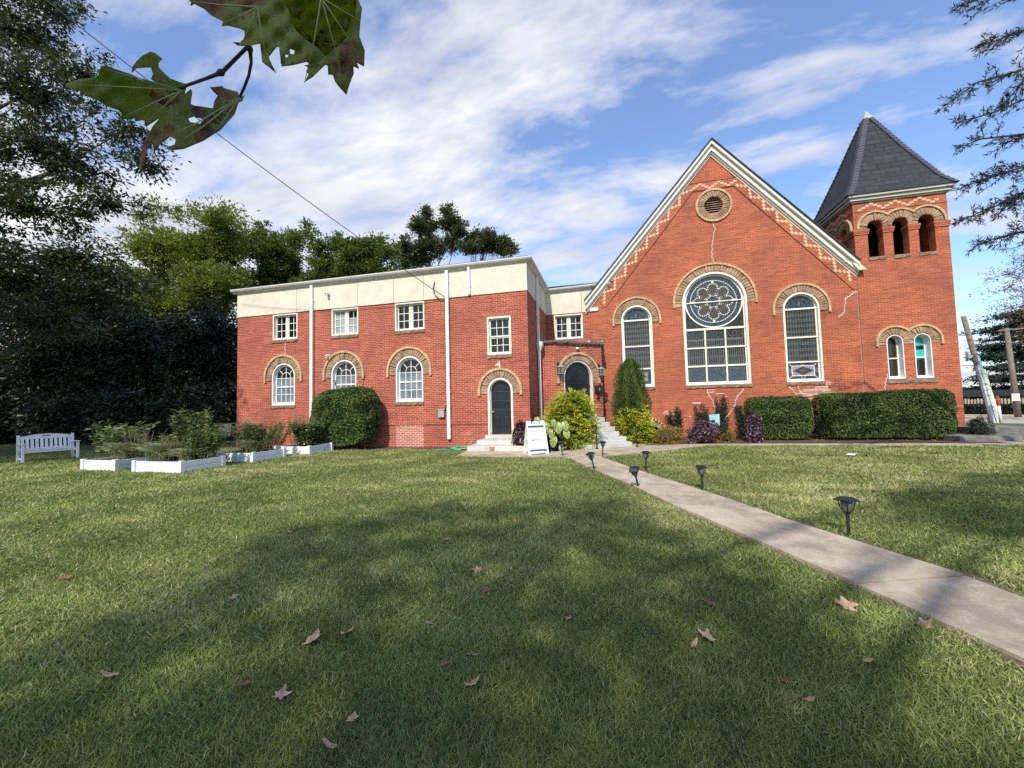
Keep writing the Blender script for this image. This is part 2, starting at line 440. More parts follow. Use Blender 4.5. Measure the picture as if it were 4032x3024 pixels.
# gutter: stepped eaves profile
mb = MB()
prof = [(0.03, 6.88), (.10, 6.90), (.13, 6.95), (.20, 6.97), (.23, 7.02), (.23, 7.06), (-.30, 7.09), (-.30, 6.88)]
def sweep(path_pts):                         # path_pts: list of (point, outward)
    rings = []
    for p, o in path_pts:
        rings.append([Vector(p) + Vector(o) * w + Vector((0, 0, z)) for w, z in prof])
    for r0, r1 in zip(rings[:-1], rings[1:]):
        for i in range(len(prof)):
            j = (i + 1) % len(prof); mb.poly([r0[j], r0[i], r1[i], r1[j]])
    mb.poly(rings[0]); mb.poly(list(reversed(rings[-1])))
sweep([((XL - .2, YW, 0), (0, -1, 0)), ((XR, YW, 0), (1, -1, 0)), ((XR, YR, 0), (1, -1, 0)), ((.1, YR, .05), (0, -1, 0))])
mb.build('gutter', M_['gutter'], H)
mb = MB(); mb.box(XL - .1, YW - .12, 7.092, XR + .1, YR + 6, 7.12); mb.box(XR + .1, YR - .12, 7.145, .3, YR + 6, 7.17)
mb.build('flat_roof', M_['darkroof'], H)

def casement(F, x0, x1, z0, z1, w, parent, panes, label=None, sill=None):
    mb = MB()
    F.ring(mb, rect_pts(x0, x1, z0, z1), rect_pts(x0 + .055, x1 - .055, z0 + .05, z1 - .05), w - .17, w + .004)
    i0, i1, j0, j1 = x0 + .055, x1 - .055, z0 + .05, z1 - .05
    wf = w - .15
    mid = (i0 + i1) / 2
    F.box(mb, mid - .045, mid + .045, j0, j1, wf - .03, wf + .03)
    for a, b in ((i0, mid - .045), (mid + .045, i1)):
        F.ring(mb, rect_pts(a, b, j0, j1), rect_pts(a + .05, b - .05, j0 + .06, j1 - .05), wf - .03, wf + .015)
        m = (a + b) / 2
        F.box(mb, m - .013, m + .013, j0 + .06, j1 - .05, wf - .02, wf + .005)
        for k in (1, 2):
            zz = j0 + .06 + (j1 - .05 - j0 - .06) * k / 3
            F.box(mb, a + .05, m - .013, zz - .013, zz + .013, wf - .02, wf + .005); F.box(mb, m + .013, b - .05, zz - .013, zz + .013, wf - .02, wf + .005)
    win = mb.build('window', M_['cream'], parent)
    if label: win['label'] = label
    for (a, b), pm in zip(((i0, mid), (mid, i1)), panes):
        if isinstance(pm, tuple):
            zc = j0 + (j1 - j0) * .665
            q = MB(); F.box(q, a, b, j0, zc, wf - .03, wf - .018); q.build('pane', M_[pm[1]], win)
            q = MB(); F.box(q, a, b, zc, j1, wf - .03, wf - .018); q.build('pane', M_[pm[0]], win)
        else:
            q = MB(); F.box(q, a, b, j0, j1, wf - .03, wf - .018); q.build('pane', M_[pm], win)
    if sill:
        q = MB(); rough_sill(q, F, sill[0], sill[1], sill[2], sill[3], w); q.build('sill', M_['brownstone'], win)
    return win
def rough_sill(q, F, u0, u1, z0, z1, w, proud=.055, n=14):
    P = []
    for i in range(n + 1):
        u = u0 + (u1 - u0) * i / n
        a = w + proud + random.uniform(-.018, .012); b = w + proud + random.uniform(-.02, .012)
        P.append([F(u, w - .1, z0 + random.uniform(-.012, .006)), F(u, a - .012, z0 + random.uniform(-.014, .008)), F(u, b, (z0 + z1) / 2), F(u, w + proud, z1), F(u, w - .1, z1)])
    for A, B in zip(P[:-1], P[1:]):
        for k in range(4): q.poly([A[k], B[k], B[k + 1], A[k + 1]])
    q.poly(list(reversed(P[0]))); q.poly(P[-1])

casement(FW, *U_X[0], 4.665, 5.80, 0, H, ('glass', 'glass'), sill=(-14.42, -13.07, 4.545, 4.663))
casement(FW, *U_X[1], 4.665, 5.80, 0, H, ('curtain', ('glass', 'curtain')), 'upper window with pale blinds drawn', sill=(-11.38, -10.07, 4.545, 4.663))
casement(FW, *U_X[2], 4.665, 5.80, 0, H, ('glass', 'glass'), sill=(-8.40, -7.08, 4.545, 4.663))
casement(FRc, -2.50, -1.155, 4.625, 5.80, 0, H, ('glass', 'glass'))

def surround(F, parent, c, zs, r0, r1, r2, n, w, stilt, hstilt, lo=-1e9, hi=1e9, full=False):
    mb = MB(); voussoirs(F, mb, c, zs, r0 + .004, r1, n, w - .05, w + .03, stilt, lo, hi, full=full)
    o = mb.build('stone_arch', M_['stone'], parent)
    mb = MB(); hood(F, mb, c, zs, r1 + .004, r2, w - .02, w + .075, hstilt, lo, hi, full=full)
    mb.build('hood_mould', M_['hood'], o)
    return o

def arch_window(F, c, w, parent):
    z0, zs, h = 1.80, 3.03, .595
    mb = MB()
    F.ring(mb, arch_pts(c, h, z0, zs), arch_pts(c, h - .055, z0 + .05, zs), w - .18, w + .006)
    wf = w - .15; hi_ = h - .055
    F.ring(mb, arch_pts(c, hi_, z0 + .05, zs), arch_pts(c, hi_ - .055, z0 + .13, zs - .02), wf - .03, wf + .012)
    g = hi_ - .055; m = .013
    z_meet = 2.60
    F.box(mb, c - g, c + g, z_meet - .028, z_meet + .028, wf - .03, wf + .02)
    F.box(mb, c - g, c + g, 2.98 - m, 2.98 + m, wf - .03, wf + .006)
    F.box(mb, c - g, c + g, 2.27 - m, 2.27 + m, wf - .03, wf + .004)
    for k in (-1, 0, 1):
        u = c + k * g * .5
        F.box(mb, u - m, u + m, z0 + .13, z_meet, wf - .03, wf + .005); F.box(mb, u - m, u + m, z_meet, 2.98, wf - .03, wf + .005)
    F.box(mb, c - m, c + m, 2.98, zs + g, wf - .03, wf + .005)
    F.ribbon(mb, arc(c, 2.99, g * .5, 0, PI, 12), .026, wf - .03, wf + .006)
    for a in (PI / 4, 3 * PI / 4):
        F.ribbon(mb, [(c + g * .5 * math.cos(a), 2.99 + g * .5 * math.sin(a)), (c + g * .99 * math.cos(a), 3.0 + g * .99 * math.sin(a))], .026, wf - .03, wf + .005)
    win = mb.build('arched_window', M_['white'], parent)
    q = MB(); F.slab(q, rect_pts(c - g - .03, c + g + .03, z0 + .1, 2.98), wf - .03, wf - .02); q.build('pane', M_['curtain2'], win)
    q = MB(); F.slab(q, arch_pts(c, g + .02, 2.98, zs), wf - .03, wf - .02); q.build('fanlight', M_['glass'], win)
    q = MB(); rough_sill(q, F, c - .64, c + .62, 1.675, 1.798, w); q.build('sill', M_['brownstone'], win)
    return win
for c in A_C:
    arch_window(FW, c, 0, H)
    surround(FW, H, c, 3.03, .60, .89, .985, 23, 0, .16, .22)
# sash window above the side door
mb = MB(); F = FW; w = .035
x0, x1, z0, z1 = -4.478, -3.542, 3.485, 4.93
F.ring(mb, rect_pts(x0, x1, z0, z1), rect_pts(x0 + .06, x1 - .06, z0 + .06, z1 - .06), w - .17, w + .004)
for a, b, wf in ((z0 + .06, 4.17, w - .15), (4.17, z1 - .06, w - .12)):
    F.ring(mb, rect_pts(x0 + .06, x1 - .06, a, b), rect_pts(x0 + .115, x1 - .115, a + .05, b - .045), wf - .03, wf + .012)
    for k in (1, 2):
        u = x0 + .115 + (x1 - x0 - .23) * k / 3; F.box(mb, u - .012, u + .012, a + .05, b - .045, wf - .03, wf + .004)
    zz = (a + b) / 2; F.box(mb, x0 + .115, x1 - .115, zz - .012, zz + .012, wf - .029, wf + .003)
win = mb.build('window', M_['cream'], H); win['label'] = 'sash window of twelve panes above the side door'
q = MB(); F.slab(q, rect_pts(x0 + .08, x1 - .08, z0 + .08, 4.17), w - .18, w - .17); q.build('pane', M_['glass'], win)
q = MB(); F.slab(q, rect_pts(x0 + .08, x1 - .08, 4.17, z1 - .08), w - .15, w - .14); q.build('pane', M_['glass'], win)
q = MB(); rough_sill(q, F, -4.50, -3.52, 3.35, 3.483, w); q.build('sill', M_['brownstone'], win)

# side door
def panel_door(F, mb, u0, u1, z0, z1, w, rows):
    pass
mb = MB(); c = -4.02; w = .035
FW.ring(mb, arch_pts(c, .487, .485, 2.12), arch_pts(c, .415, .485, 2.12), w - .20, w + .01)
FW.ring(mb, arch_pts(c, .415, .485, 2.12), arch_pts(c, .385, .485, 2.12), w - .20, w - .10)
dfr = mb.build('door_frame', M_['cream'], H)
mb = MB(); wf = w - .16; g = .385
FW.slab(mb, rect_pts(c - g, c + g, .50, 1.42), wf - .04, wf)
FW.ring(mb, [(c - g, 1.42)] + arch_pts(c, g, 1.43, 2.12)[1:-1] + [(c + g, 1.42)], [(c - g + .06, 1.47)] + arch_pts(c, g - .06, 1.47, 2.10)[1:-1] + [(c + g - .06, 1.47)], wf - .04, wf)
for zz in (1.74, 2.08): FW.box(mb, c - g + .06, c + g - .06, zz - .014, zz + .014, wf - .04, wf - .004)
for uu in (c - .175, c + .175): FW.box(mb, uu - .013, uu + .013, 1.47, 2.08, wf - .04, wf - .005)
FW.ribbon(mb, arc(c, 2.09, .19, 0, PI, 12), .026, wf - .04, wf - .004)
for a in (PI * .25, PI * .5, PI * .75):
    FW.ribbon(mb, [(c + .19 * math.cos(a), 2.09 + .19 * math.sin(a)), (c + .33 * math.cos(a), 2.10 + .33 * math.sin(a))], .022, wf - .04, wf - .005)
for uu in (c - .19, c + .19):
    FW.ring(mb, rect_pts(uu - .135, uu + .135, .72, 1.20), rect_pts(uu - .10, uu + .10, .755, 1.165), wf - .01, wf + .014)
    FW.slab(mb, rect_pts(uu - .085, uu + .085, .77, 1.15), wf - .01, wf + .012)
door = mb.build('door', M_['black'], H, bevel=.004); door['label'] = 'black arched side door with glazed top'
q = MB(); FW.slab(q, arch_pts(c, g - .04, 1.45, 2.11), wf - .03, wf - .02); q.build('pane', M_['blackpane'], door)
q = MB(); q.sphere(FW(c - g + .05, wf + .045, 1.33), .028); q.sphere(FW(c - g + .05, wf + .012, 1.33), .036, .012, .036); q.build('handle', M_['grey_metal'], door, smooth=True)
surround(FW, H, c, 2.12, .49, .765, .86, 20, .035, .12, .17)

# downspouts and small fittings of the hall
def spout(F, u, w, z0, z1, name='downspout', wd=.125, parent=H, m='pipe'):
    mb = MB(); F.box(mb, u - wd / 2, u + wd / 2, z0, z1, w, w + .09)
    for z in np.arange(z0 + .35, z1, 1.45): F.box(mb, u - wd / 2 - .012, u + wd / 2 + .012, z - .02, z + .02, w - .002, w + .095)
    return mb.build(name, M_[m], parent, bevel=.012)
spout(FW, -12.29, .035, .10, 6.93, wd=.145); spout(FW, -6.075, .04, .32, 6.90, wd=.14); spout(FW, -5.15, .07, 5.85, 6.93, wd=.10)
mb = MB()                                    # downspout on the shaded side wall, with hopper
px, py = XR + .06, 16.25
mb.box(px - .02, py - .07, 4.15, px + .08, py + .05, 6.92); mb.box(px - .005, py - .08, .45, px + .10, py + .04, 3.80)
o = mb.build('downspout', M_['pipe'], H, bevel=.01)
q = MB(); a = .16
q.hexa([(px - .03, py - .10, 3.76), (px + .12, py - .10, 3.76), (px + .12, py + .06, 3.76), (px - .03, py + .06, 3.76), (px - .04, py - .16, 3.95), (px + .20, py - .16, 3.95), (px + .20, py + .12, 3.95), (px - .04, py + .12, 3.95)])
q.box(px - .04, py - .17, 3.952, px + .21, py + .13, 4.14); q.build('hopper', M_['gutter'], o, bevel=.01)
mb = MB(); FW.box(mb, -6.51, -6.26, 1.16, 1.45, .002, .13); FW.box(mb, -6.53, -6.24, 1.44, 1.47, .002, .15); FW.box(mb, -6.255, -6.235, 1.28, 1.32, .05, .09)
mb.build('meter_box', M_['grey_metal'], H, bevel=.01)
mb = MB()
mb.tube([FW(-6.60, .05, 6.50), FW(-6.64, .10, 6.30), FW(-6.60, .12, 6.02), FW(-6.40, .1, 5.80), FW(-6.19, .07, 5.78), FW(-6.175, .05, 5.5), FW(-6.18, .04, 3.0), FW(-6.175, .04, 1.75), FW(-6.24, .05, 1.45)], .017, 6)
mb.tube([FW(-6.185, .03, 5.6), FW(-6.19, .03, 1.6)], .022, 6)
mb.build('service_cable', M_['iron'], H, smooth=True)
def wall_camera(F, u, z, w):
    mb = MB(); F.box(mb, u - .06, u + .06, z - .05, z + .07, w, w + .05); mb.hexa([F(u - .05, w + .05, z - .05), F(u + .05, w + .05, z - .05), F(u + .05, w + .19, z - .09), F(u - .05, w + .19, z - .09), F(u - .05, w + .05, z + .06), F(u + .05, w + .05, z + .06), F(u + .05, w + .19, z + .02), F(u - .05, w + .19, z + .02)][0:8])
    o = mb.build('floodlight', M_['white'], H, bevel=.01)
    q = MB(); q.tube([F(u, w + .19, z - .035), F(u, w + .20, z - .04)], .035, 10); q.build('lens', M_['iron'], o)
wall_camera(FW, -11.48, 6.46, .03); wall_camera(FW, -11.49, 3.82, 0)
mb = MB()                                    # white mortar smear above the door
FW.ribbon(mb, [(-4.02, 2.99), (-4.03, 3.22)], .035, .036, .040); FW.ribbon(mb, [(-4.16, 3.09), (-4.0, 3.10)], .05, .036, .041); FW.ribbon(mb, [(-4.10, 3.14), (-4.02, 3.17)], .04, .036, .042)
for pts in ([(-13.72, 4.53), (-13.70, 4.40), (-13.74, 4.30), (-13.69, 4.18), (-13.73, 4.05)], [(-4.66, 5.07), (-4.53, 5.02)]): FW.ribbon(mb, pts, .022, .001 if pts[0][0] < -5 else .036, .004 if pts[0][0] < -5 else .042)
mb.build('mortar_repair', M_['mortar'], H)

# ================================================================== CHURCH (gabled nave and corner porch)
YC = 18.9
FC = FR((0, YC, 0), (1, 0, 0))
C = thing('church', 'red brick gabled church with rose window and canted corner porch', 'building', (4.5, YC, 0))
GX, GZ = 4.68, 12.36
GL, GR_ = -.765, 9.85
BW, LW, RW = (4.524, 1.29), (1.26, .667), (7.813, .667)
ez_l, ez_r = 6.0, 6.36
outer = [(GL, 0), (GL, ez_l), (GX, GZ + .05), (GR_, ez_r), (GR_, 0)]
hl = [arch_pts(BW[0], BW[1], 2.237, 5.885, 28), arch_pts(LW[0], LW[1], 2.237, 5.30), arch_pts(RW[0], RW[1], 2.237, 5.30), circ_pts(4.70, 10.14, .37, 28)]
def seg_arch(c, half, z0, zs, rise, n=14):
    R = (half * half + rise * rise) / (2 * rise); cz = zs + rise - R; a = math.asin(half / R)
    return [(c - half, z0)] + [(c + R * math.sin(t), cz + R * math.cos(t)) for t in [-a + 2 * a * i / n for i in range(n + 1)]] + [(c + half, z0)]
B_ARCH = (1.43, 7.81)
hl += [seg_arch(c, .64, .03, .30, .30) for c in B_ARCH]
mb = MB(); FC.wall(mb, outer, hl, 0, .30)
mb.poly([(GL, YC, 0), (GL, YC + .1, 0), (GL, YC + .1, ez_l), (GL, YC, ez_l)])
mb.build('brick_wall', M_['brick_old'], C)
mb = MB(); FC.box(mb, .2, B_ARCH[0] - .66, 0, .31, .0, .02); FC.box(mb, B_ARCH[0] + .66, B_ARCH[1] - .66, 0, .31, 0, .02); FC.box(mb, B_ARCH[1] + .66, 9.83, 0, .31, 0, .02)
mb.build('plinth', M_['brick_old'], C)
# proud band that follows the gable, with its zigzag of buff squares
mb = MB()
s_r = (GZ - ez_r) / (GR_ - GX); s_l = (GZ - ez_l) / (GX - GL)
up_z = lambda u: GZ + .05 - (s_r * (u - GX) if u > GX else s_l * (GX - u))
t = 11.22
xr = GX + (GZ + .05 - t) / s_r; xl = GX - (GZ + .05 - t) / s_l
lowz = 10.88; off = .58
xr2 = 5.54; xl2 = 3.88
zr2 = up_z(GR_) - .50; zl2 = up_z(-.20) - .42
band = [(xl, t), (xr, t), (GR_, up_z(GR_)), (GR_, 5.90), (9.71, 5.90), (xr2, lowz), (xl2, lowz), (-.06, 6.0), (-.22, 6.0), (GL + .35, up_z(GL + .35) - .02)]
FC.slab(mb, band, -.02, .028)
mb.build('gable_band', M_['brick_old'], C)
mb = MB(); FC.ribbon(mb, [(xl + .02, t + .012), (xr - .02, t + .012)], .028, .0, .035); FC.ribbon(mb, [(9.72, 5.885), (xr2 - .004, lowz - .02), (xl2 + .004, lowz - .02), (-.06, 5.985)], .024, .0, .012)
mb.build('shadow_line', M_['darkroof'], C)  # dark ribbons drawn in as shadow along the band edges
def zigzag(mb, p0, p1, amp, sq, w, alt=None):
    d = Vector((p1[0] - p0[0], p1[1] - p0[1])); L = d.length; d /= L; n = Vector((-d.y, d.x))
    k = 0; s_ = 0
    tri = [0, 1, 2, 3, 2, 1]
    while s_ < L:
        v = (tri[k % 6] - 1.5) * amp
        cpt = Vector(p0) + d * s_ + n * v
        q = [cpt + d * a * sq[0] / 2 + n * b * sq[1] / 2 for a, b in ((-1, -1), (1, -1), (1, 1), (-1, 1))]
        FCx.slab(mb, [tuple(x) for x in q], .0, w + random.uniform(-.001, .0015))
        s_ += sq[0]; k += 1
FCx = FC
mb = MB()
zigzag(mb, (5.78, 10.96), (9.64, 6.34), .088, (.128, .092), .033)
zigzag(mb, (-.24, 6.30), (3.68, 11.02), .088, (.128, .092), .033)
zigzag(mb, (3.80, 11.05), (5.66, 11.05), .07, (.128, .074), .033)
mb.build('buff_zigzag', M_['buff'], C)
# raking cornice: stepped mouldings from wall to roof edge
mb = MB()
steps = [(.00, .09, .05), (.09, .17, .12), (.17, .40, .20), (.40, .56, .32)]
XA, XB = -1.0, 9.84
for a, b, pr in steps:
    for sl, x0, x1 in ((s_r, GX, XB), (-s_l, XA, GX)):
        if sl > 0: zz = lambda u: GZ - s_r * (u - GX)
        else: zz = lambda u: GZ - s_l * (GX - u)
        p = [(x0, zz(x0) + a * 1.05), (x1, zz(x1) + a * 1.05), (x1, zz(x1) + b * 1.05 - .006), (x0, zz(x0) + b * 1.05 - .006)]
        FC.slab(mb, p, -.02, pr)
mb.build('raking_cornice', M_['rake'], C)
mb = MB()
for sl, x0, x1 in ((1, GX, XB), (-1, XA - .03, GX)):
    zz = (lambda u: GZ - s_r * (u - GX)) if sl > 0 else (lambda u: GZ - s_l * (GX - u))
    mb.hexa([(x0, YC - .38, zz(x0) + .59), (x1, YC - .38, zz(x1) + .59), (x1, YC + 20, zz(x1) + .59), (x0, YC + 20, zz(x0) + .59), (x0, YC - .38, zz(x0) + .645), (x1, YC - .38, zz(x1) + .645), (x1, YC + 20, zz(x1) + .645), (x0, YC + 20, zz(x0) + .645)])
mb.build('roof', M_['darkroof'], C)
mb = MB(); FC.box(mb, -.80, -.42, 5.84, 6.00, 0, .06)
mb.build('eaves_return', M_['white'], C, bevel=.01)
mb = MB(); mb.hexa([(9.80, 18.62, 6.62), (10.08, 18.62, 6.62), (10.06, 18.85, 6.62), (9.80, 18.85, 6.62), (9.62, 18.62, 6.92), (9.80, 18.62, 6.92), (9.80, 18.85, 6.92), (9.62, 18.85, 6.92)])
mb.build('flashing_cap', M_['guardyellow'], C)
mb = MB(); mb.box(9.38, 18.70, 7.02, 9.845, 18.95, 7.20); mb.build('gutter_end', M_['white'], C, bevel=.01)
mb = MB(); FC.box(mb, 9.815, 9.848, .4, 6.42, .0, .012); mb.build('corner_joint', M_['joint'], C)['label'] = 'pale vertical joint where nave meets tower'

# round louvred vent
mb = MB(); voussoirs(FC, mb, 4.70, 10.14, .37, .655, 34, -.05, .035, full=True)
v = mb.build('round_vent', M_['stone'], C)
mb = MB(); hood(FC, mb, 4.70, 10.14, .66, .745, -.02, .075, full=True, n=38); mb.build('hood_mould', M_['hood'], v)
mb = MB()
for i in range(7):
    z = 10.14 - .30 + i * .10; hw = math.sqrt(max(.0, .36 ** 2 - (z - 10.14) ** 2))
    mb.hexa([FC(4.70 - hw, -.09, z - .02), FC(4.70 + hw, -.09, z - .02), FC(4.70 + hw, -.17, z + .02), FC(4.70 - hw, -.17, z + .02), FC(4.70 - hw, -.085, z + .005), FC(4.70 + hw, -.085, z + .005), FC(4.70 + hw, -.17, z + .045), FC(4.70 - hw, -.17, z + .045)])
mb.build('louvre', M_['stone'], v)
mb = MB(); FC.slab(mb, circ_pts(4.70, 10.14, .369), -.25, -.20); mb.build('vent_back', M_['core'], v)
surround(FC, C, BW[0], 5.885, 1.29, 1.595, 1.685, 37, 0, .17, .20)
surround(FC, C, LW[0], 5.30, .667, .97, 1.055, 26, 0, .17, .23)
surround(FC, C, RW[0], 5.30, .667, .97, 1.055, 26, 0, .17, .23)
for c in B_ARCH:
    mb = MB(); R = (.64 ** 2 + .3 ** 2) / .6; cz = .60 - R; a = math.asin(.64 / R)
    n = 13
    for i in range(n):
        a0 = -a + 2 * a * (i + .04) / n; a1 = -a + 2 * a * (i + .96) / n; k = .03 + random.uniform(-.015, .015)
        mb.hexa([FC(c + r * math.sin(tt), -.05, cz + r * math.cos(tt)) for r, tt in ((R + .005, a0), (R + .21, a0), (R + .21, a1), (R + .005, a1))] + [FC(c + r * math.sin(tt), k, cz + r * math.cos(tt)) for r, tt in ((R + .005, a0), (R + .21, a0), (R + .21, a1), (R + .005, a1))])
    o = mb.build('basement_arch', M_['stone'], C)
    mb = MB(); FC.ribbon(mb, [(c + (R + .255) * math.sin(tt), cz + (R + .255) * math.cos(tt)) for tt in np.linspace(-a * 1.03, a * 1.03, 15)], .075, -.02, .07); mb.build('hood_mould', M_['hood'], o)
    mb = MB(); FC.slab(mb, seg_arch(c, .639, .031, .30, .30), -.30, -.27); mb.build('basement_opening', M_['core'], o)
    mb = MB(); FC.box(mb, c - .62, c + .62, .0, .06, -.25, .02); mb.build('pale_sill', M_['concrete'], o)

# --- leaded windows
def hexrows(F, mb, u0, u1, z0, z1, w, nx=11, rows=4):
    dx = (u1 - u0) / nx; rh = (z1 - z0) / rows; tip = dx * .55; wd = .017
    for r in range(rows + 1):
        z = z0 + r * rh
        pa = []; pb = []
        for i in range(nx * 2 + 1):
            u = u0 + i * dx / 2
            up = (i % 2 == 1)
            pa.append((u, min(z1, max(z0, z + (tip if up else 0))))); pb.append((u, min(z1, max(z0, z - (tip if up else 0)))))
        F.ribbon(mb, pa, wd, w, w + .008); F.ribbon(mb, pb, wd, w, w + .007)
    for r in range(rows):
        for i in range(nx + 1):
            u = u0 + i * dx
            F.ribbon(mb, [(u, z0 + r * rh), (u, z0 + (r + 1) * rh)], wd, w, w + .006)
def lancet(c, tealish):
    z0, zs, h = 2.237, 5.30, .667
    w = 0; mb = MB()
    FC.ring(mb, arch_pts(c, h, z0, zs), arch_pts(c, h - .07, z0 + .07, zs), -.17, .008)
    wf = -.13; i_ = h - .07
    FC.ring(mb, arch_pts(c, i_, z0 + .07, zs), arch_pts(c, i_ - .05, z0 + .12, zs), wf - .04, wf + .012)
    g = i_ - .05
    for z, t_ in ((5.294, .035), (4.094, .03), (3.06, .03)): FC.box(mb, c - i_, c + i_, z - t_, z + t_, wf - .04, wf + .035)
    win = mb.build('lancet_window', M_['cream'], C)
    wp = wf - .02
    for a, b, m in ((z0 + .1, 3.06, 'stained_blue'), (3.06, 4.094, 'stained'), (4.094, 5.294, 'stained')):
        q = MB(); FC.slab(q, rect_pts(c - g - .02, c + g + .02, a, b), wp - .012, wp); q.build('pane', M_[m], win)
    q = MB(); FC.slab(q, arch_pts(c, g + .02, 5.294, zs), wp - .012, wp); q.build('pane', M_['stained_blue'], win)
    q = MB(); hexrows(FC, q, c - g, c + g, 3.09, 4.064, wp, 11, 4); hexrows(FC, q, c - g, c + g, 4.124, 5.264, wp, 11, 5)
    q.build('leading', M_['lead'], win)
    q = MB()                                # scrollwork of the arched light
    for s in (-1, 1):
        for cx, cz, r in ((.30, 5.42, .12), (.16, 5.58, .10), (.40, 5.56, .06), (.10, 5.44, .05)):
            FC.ribbon(q, arc(c + s * cx, cz, r, 0, 2 * PI * .8 * s + 1, 14), .018, wp, wp + .007)
    FC.ribbon(q, arc(c, 5.33, g - .07, .05, PI - .05, 20), .022, wp, wp + .008)
    FC.slab(q, [(c, 5.40), (c - .035, 5.50), (c, 5.64), (c + .035, 5.50)], wp, wp + .009)
    FC.ribbon(q, [(c - .09, 5.46), (c - .05, 5.60), (c, 5.44), (c + .05, 5.60), (c + .09, 5.46)], .018, wp, wp + .007)
    q.build('scrollwork', M_['lead'], win)
    q = MB()                                # diamond panel at the foot
    zc = 2.70; a, b = .42, .22
    FC.ring(q, rect_pts(c - a, c + a, zc - b, zc + b), rect_pts(c - a + .03, c + a - .03, zc - b + .03, zc + b - .03), wp, wp + .008)
    for uu, zz in ((c - .50, zc), (c + .50, zc), (c, zc + .29), (c, zc - .28)): FC.ribbon(q, circ_pts(uu, zz, .055, 12), .03, wp, wp + .009, True)
    for s in (-1, 1):
        for t2 in (-1, 1): FC.ribbon(q, [(c + s * a, zc + t2 * b), (c + s * (g - .02), zc + t2 * .33)], .02, wp, wp + .006)
    q.build('border_leading', M_['lead_white'] if tealish else M_['lead'], win)
    q = MB(); FC.slab(q, rect_pts(c - a + .03, c + a - .03, zc - b + .03, zc + b - .03), wp, wp + .003); q.build('opal_panel', M_['stained_pink'], win)
    q = MB(); FC.slab(q, [(c - a + .05, zc), (c, zc + b - .04), (c + a - .05, zc), (c, zc - b + .04)], wp, wp + .005); q.build('diamond_panel', M_['stained_brown'], win)
    q = MB(); FC.ribbon(q, [(c - a + .05, zc), (c, zc + b - .04), (c + a - .05, zc), (c, zc - b + .04)], .024, wp, wp + .009, True)
    for k in range(8):
        an = k * PI / 4; FC.ribbon(q, [(c + .03 * math.cos(an), zc + .02 * math.sin(an)), (c + .17 * math.cos(an), zc + .10 * math.sin(an))], .018, wp, wp + .010)
    q.build('diamond_leading', M_['lead_dark'], win)
    q = MB(); rough_sill(q, FC, c - h - .02, c + h + .03, 2.10, 2.235, 0); q.build('sill', M_['brownstone'], win)
lancet(LW[0], False); lancet(RW[0], True)

# the great window
c, h = BW; z0, zs = 2.237, 5.885
mb = MB(); wf = -.13
FC.ring(mb, arch_pts(c, h, z0, zs, 32), arch_pts(c, h - .085, z0 + .08, zs, 32), -.18, .008)
i_ = h - .085; rr = 1.17; rz = 5.90
FC.ring(mb, arch_pts(c, i_, z0 + .08, zs, 32), arch_pts(c, i_ - .045, z0 + .13, zs, 32), wf - .04, wf + .012)
g = i_ - .045
FC.ring(mb, circ_pts(c, rz, rr, 48), circ_pts(c, rz, rr - .055, 48), wf - .04, wf + .02)
for z, t_ in ((4.686, .045), (3.862, .03), (3.058, .035)): FC.box(mb, c - i_, c + i_, z - t_, z + t_, wf - .04, wf + .035)
FC.box(mb, c - i_, c + i_, 5.885 - .022, 5.885 + .022, wf - .04, wf + .034)
for s in (-1, 1): FC.box(mb, c + s * .405 - .03, c + s * .405 + .03, z0 + .13, 4.66, wf - .04, wf + .03)
win = mb.build('great_window', M_['cream'], C); win['label'] = 'large arched window with a rose of eight petals over nine lights'
wp = wf - .02
q = MB(); FC.slab(q, arch_pts(c, g + .02, 4.686, zs, 32), wp - .03, wp - .014); q.build('spandrel_pane', M_['stained'], win)
q = MB(); FC.slab(q, circ_pts(c, rz, rr - .03, 48), wp - .012, wp); q.build('rose_pane', M_['stained_blue'], win)
lights = [(c - g - .01, c - .405), (c - .405, c + .405), (c + .405, c + g + .01)]
for a, b in lights:
    q = MB(); FC.slab(q, rect_pts(a, b, 3.058, 4.686), wp - .012, wp); q.build('pane', M_['stained'], win)
    q = MB(); FC.slab(q, rect_pts(a, b, z0 + .1, 3.058), wp - .012, wp); q.build('pane', M_['stained_blue'], win)
q = MB(); q2 = MB(); q3 = MB()
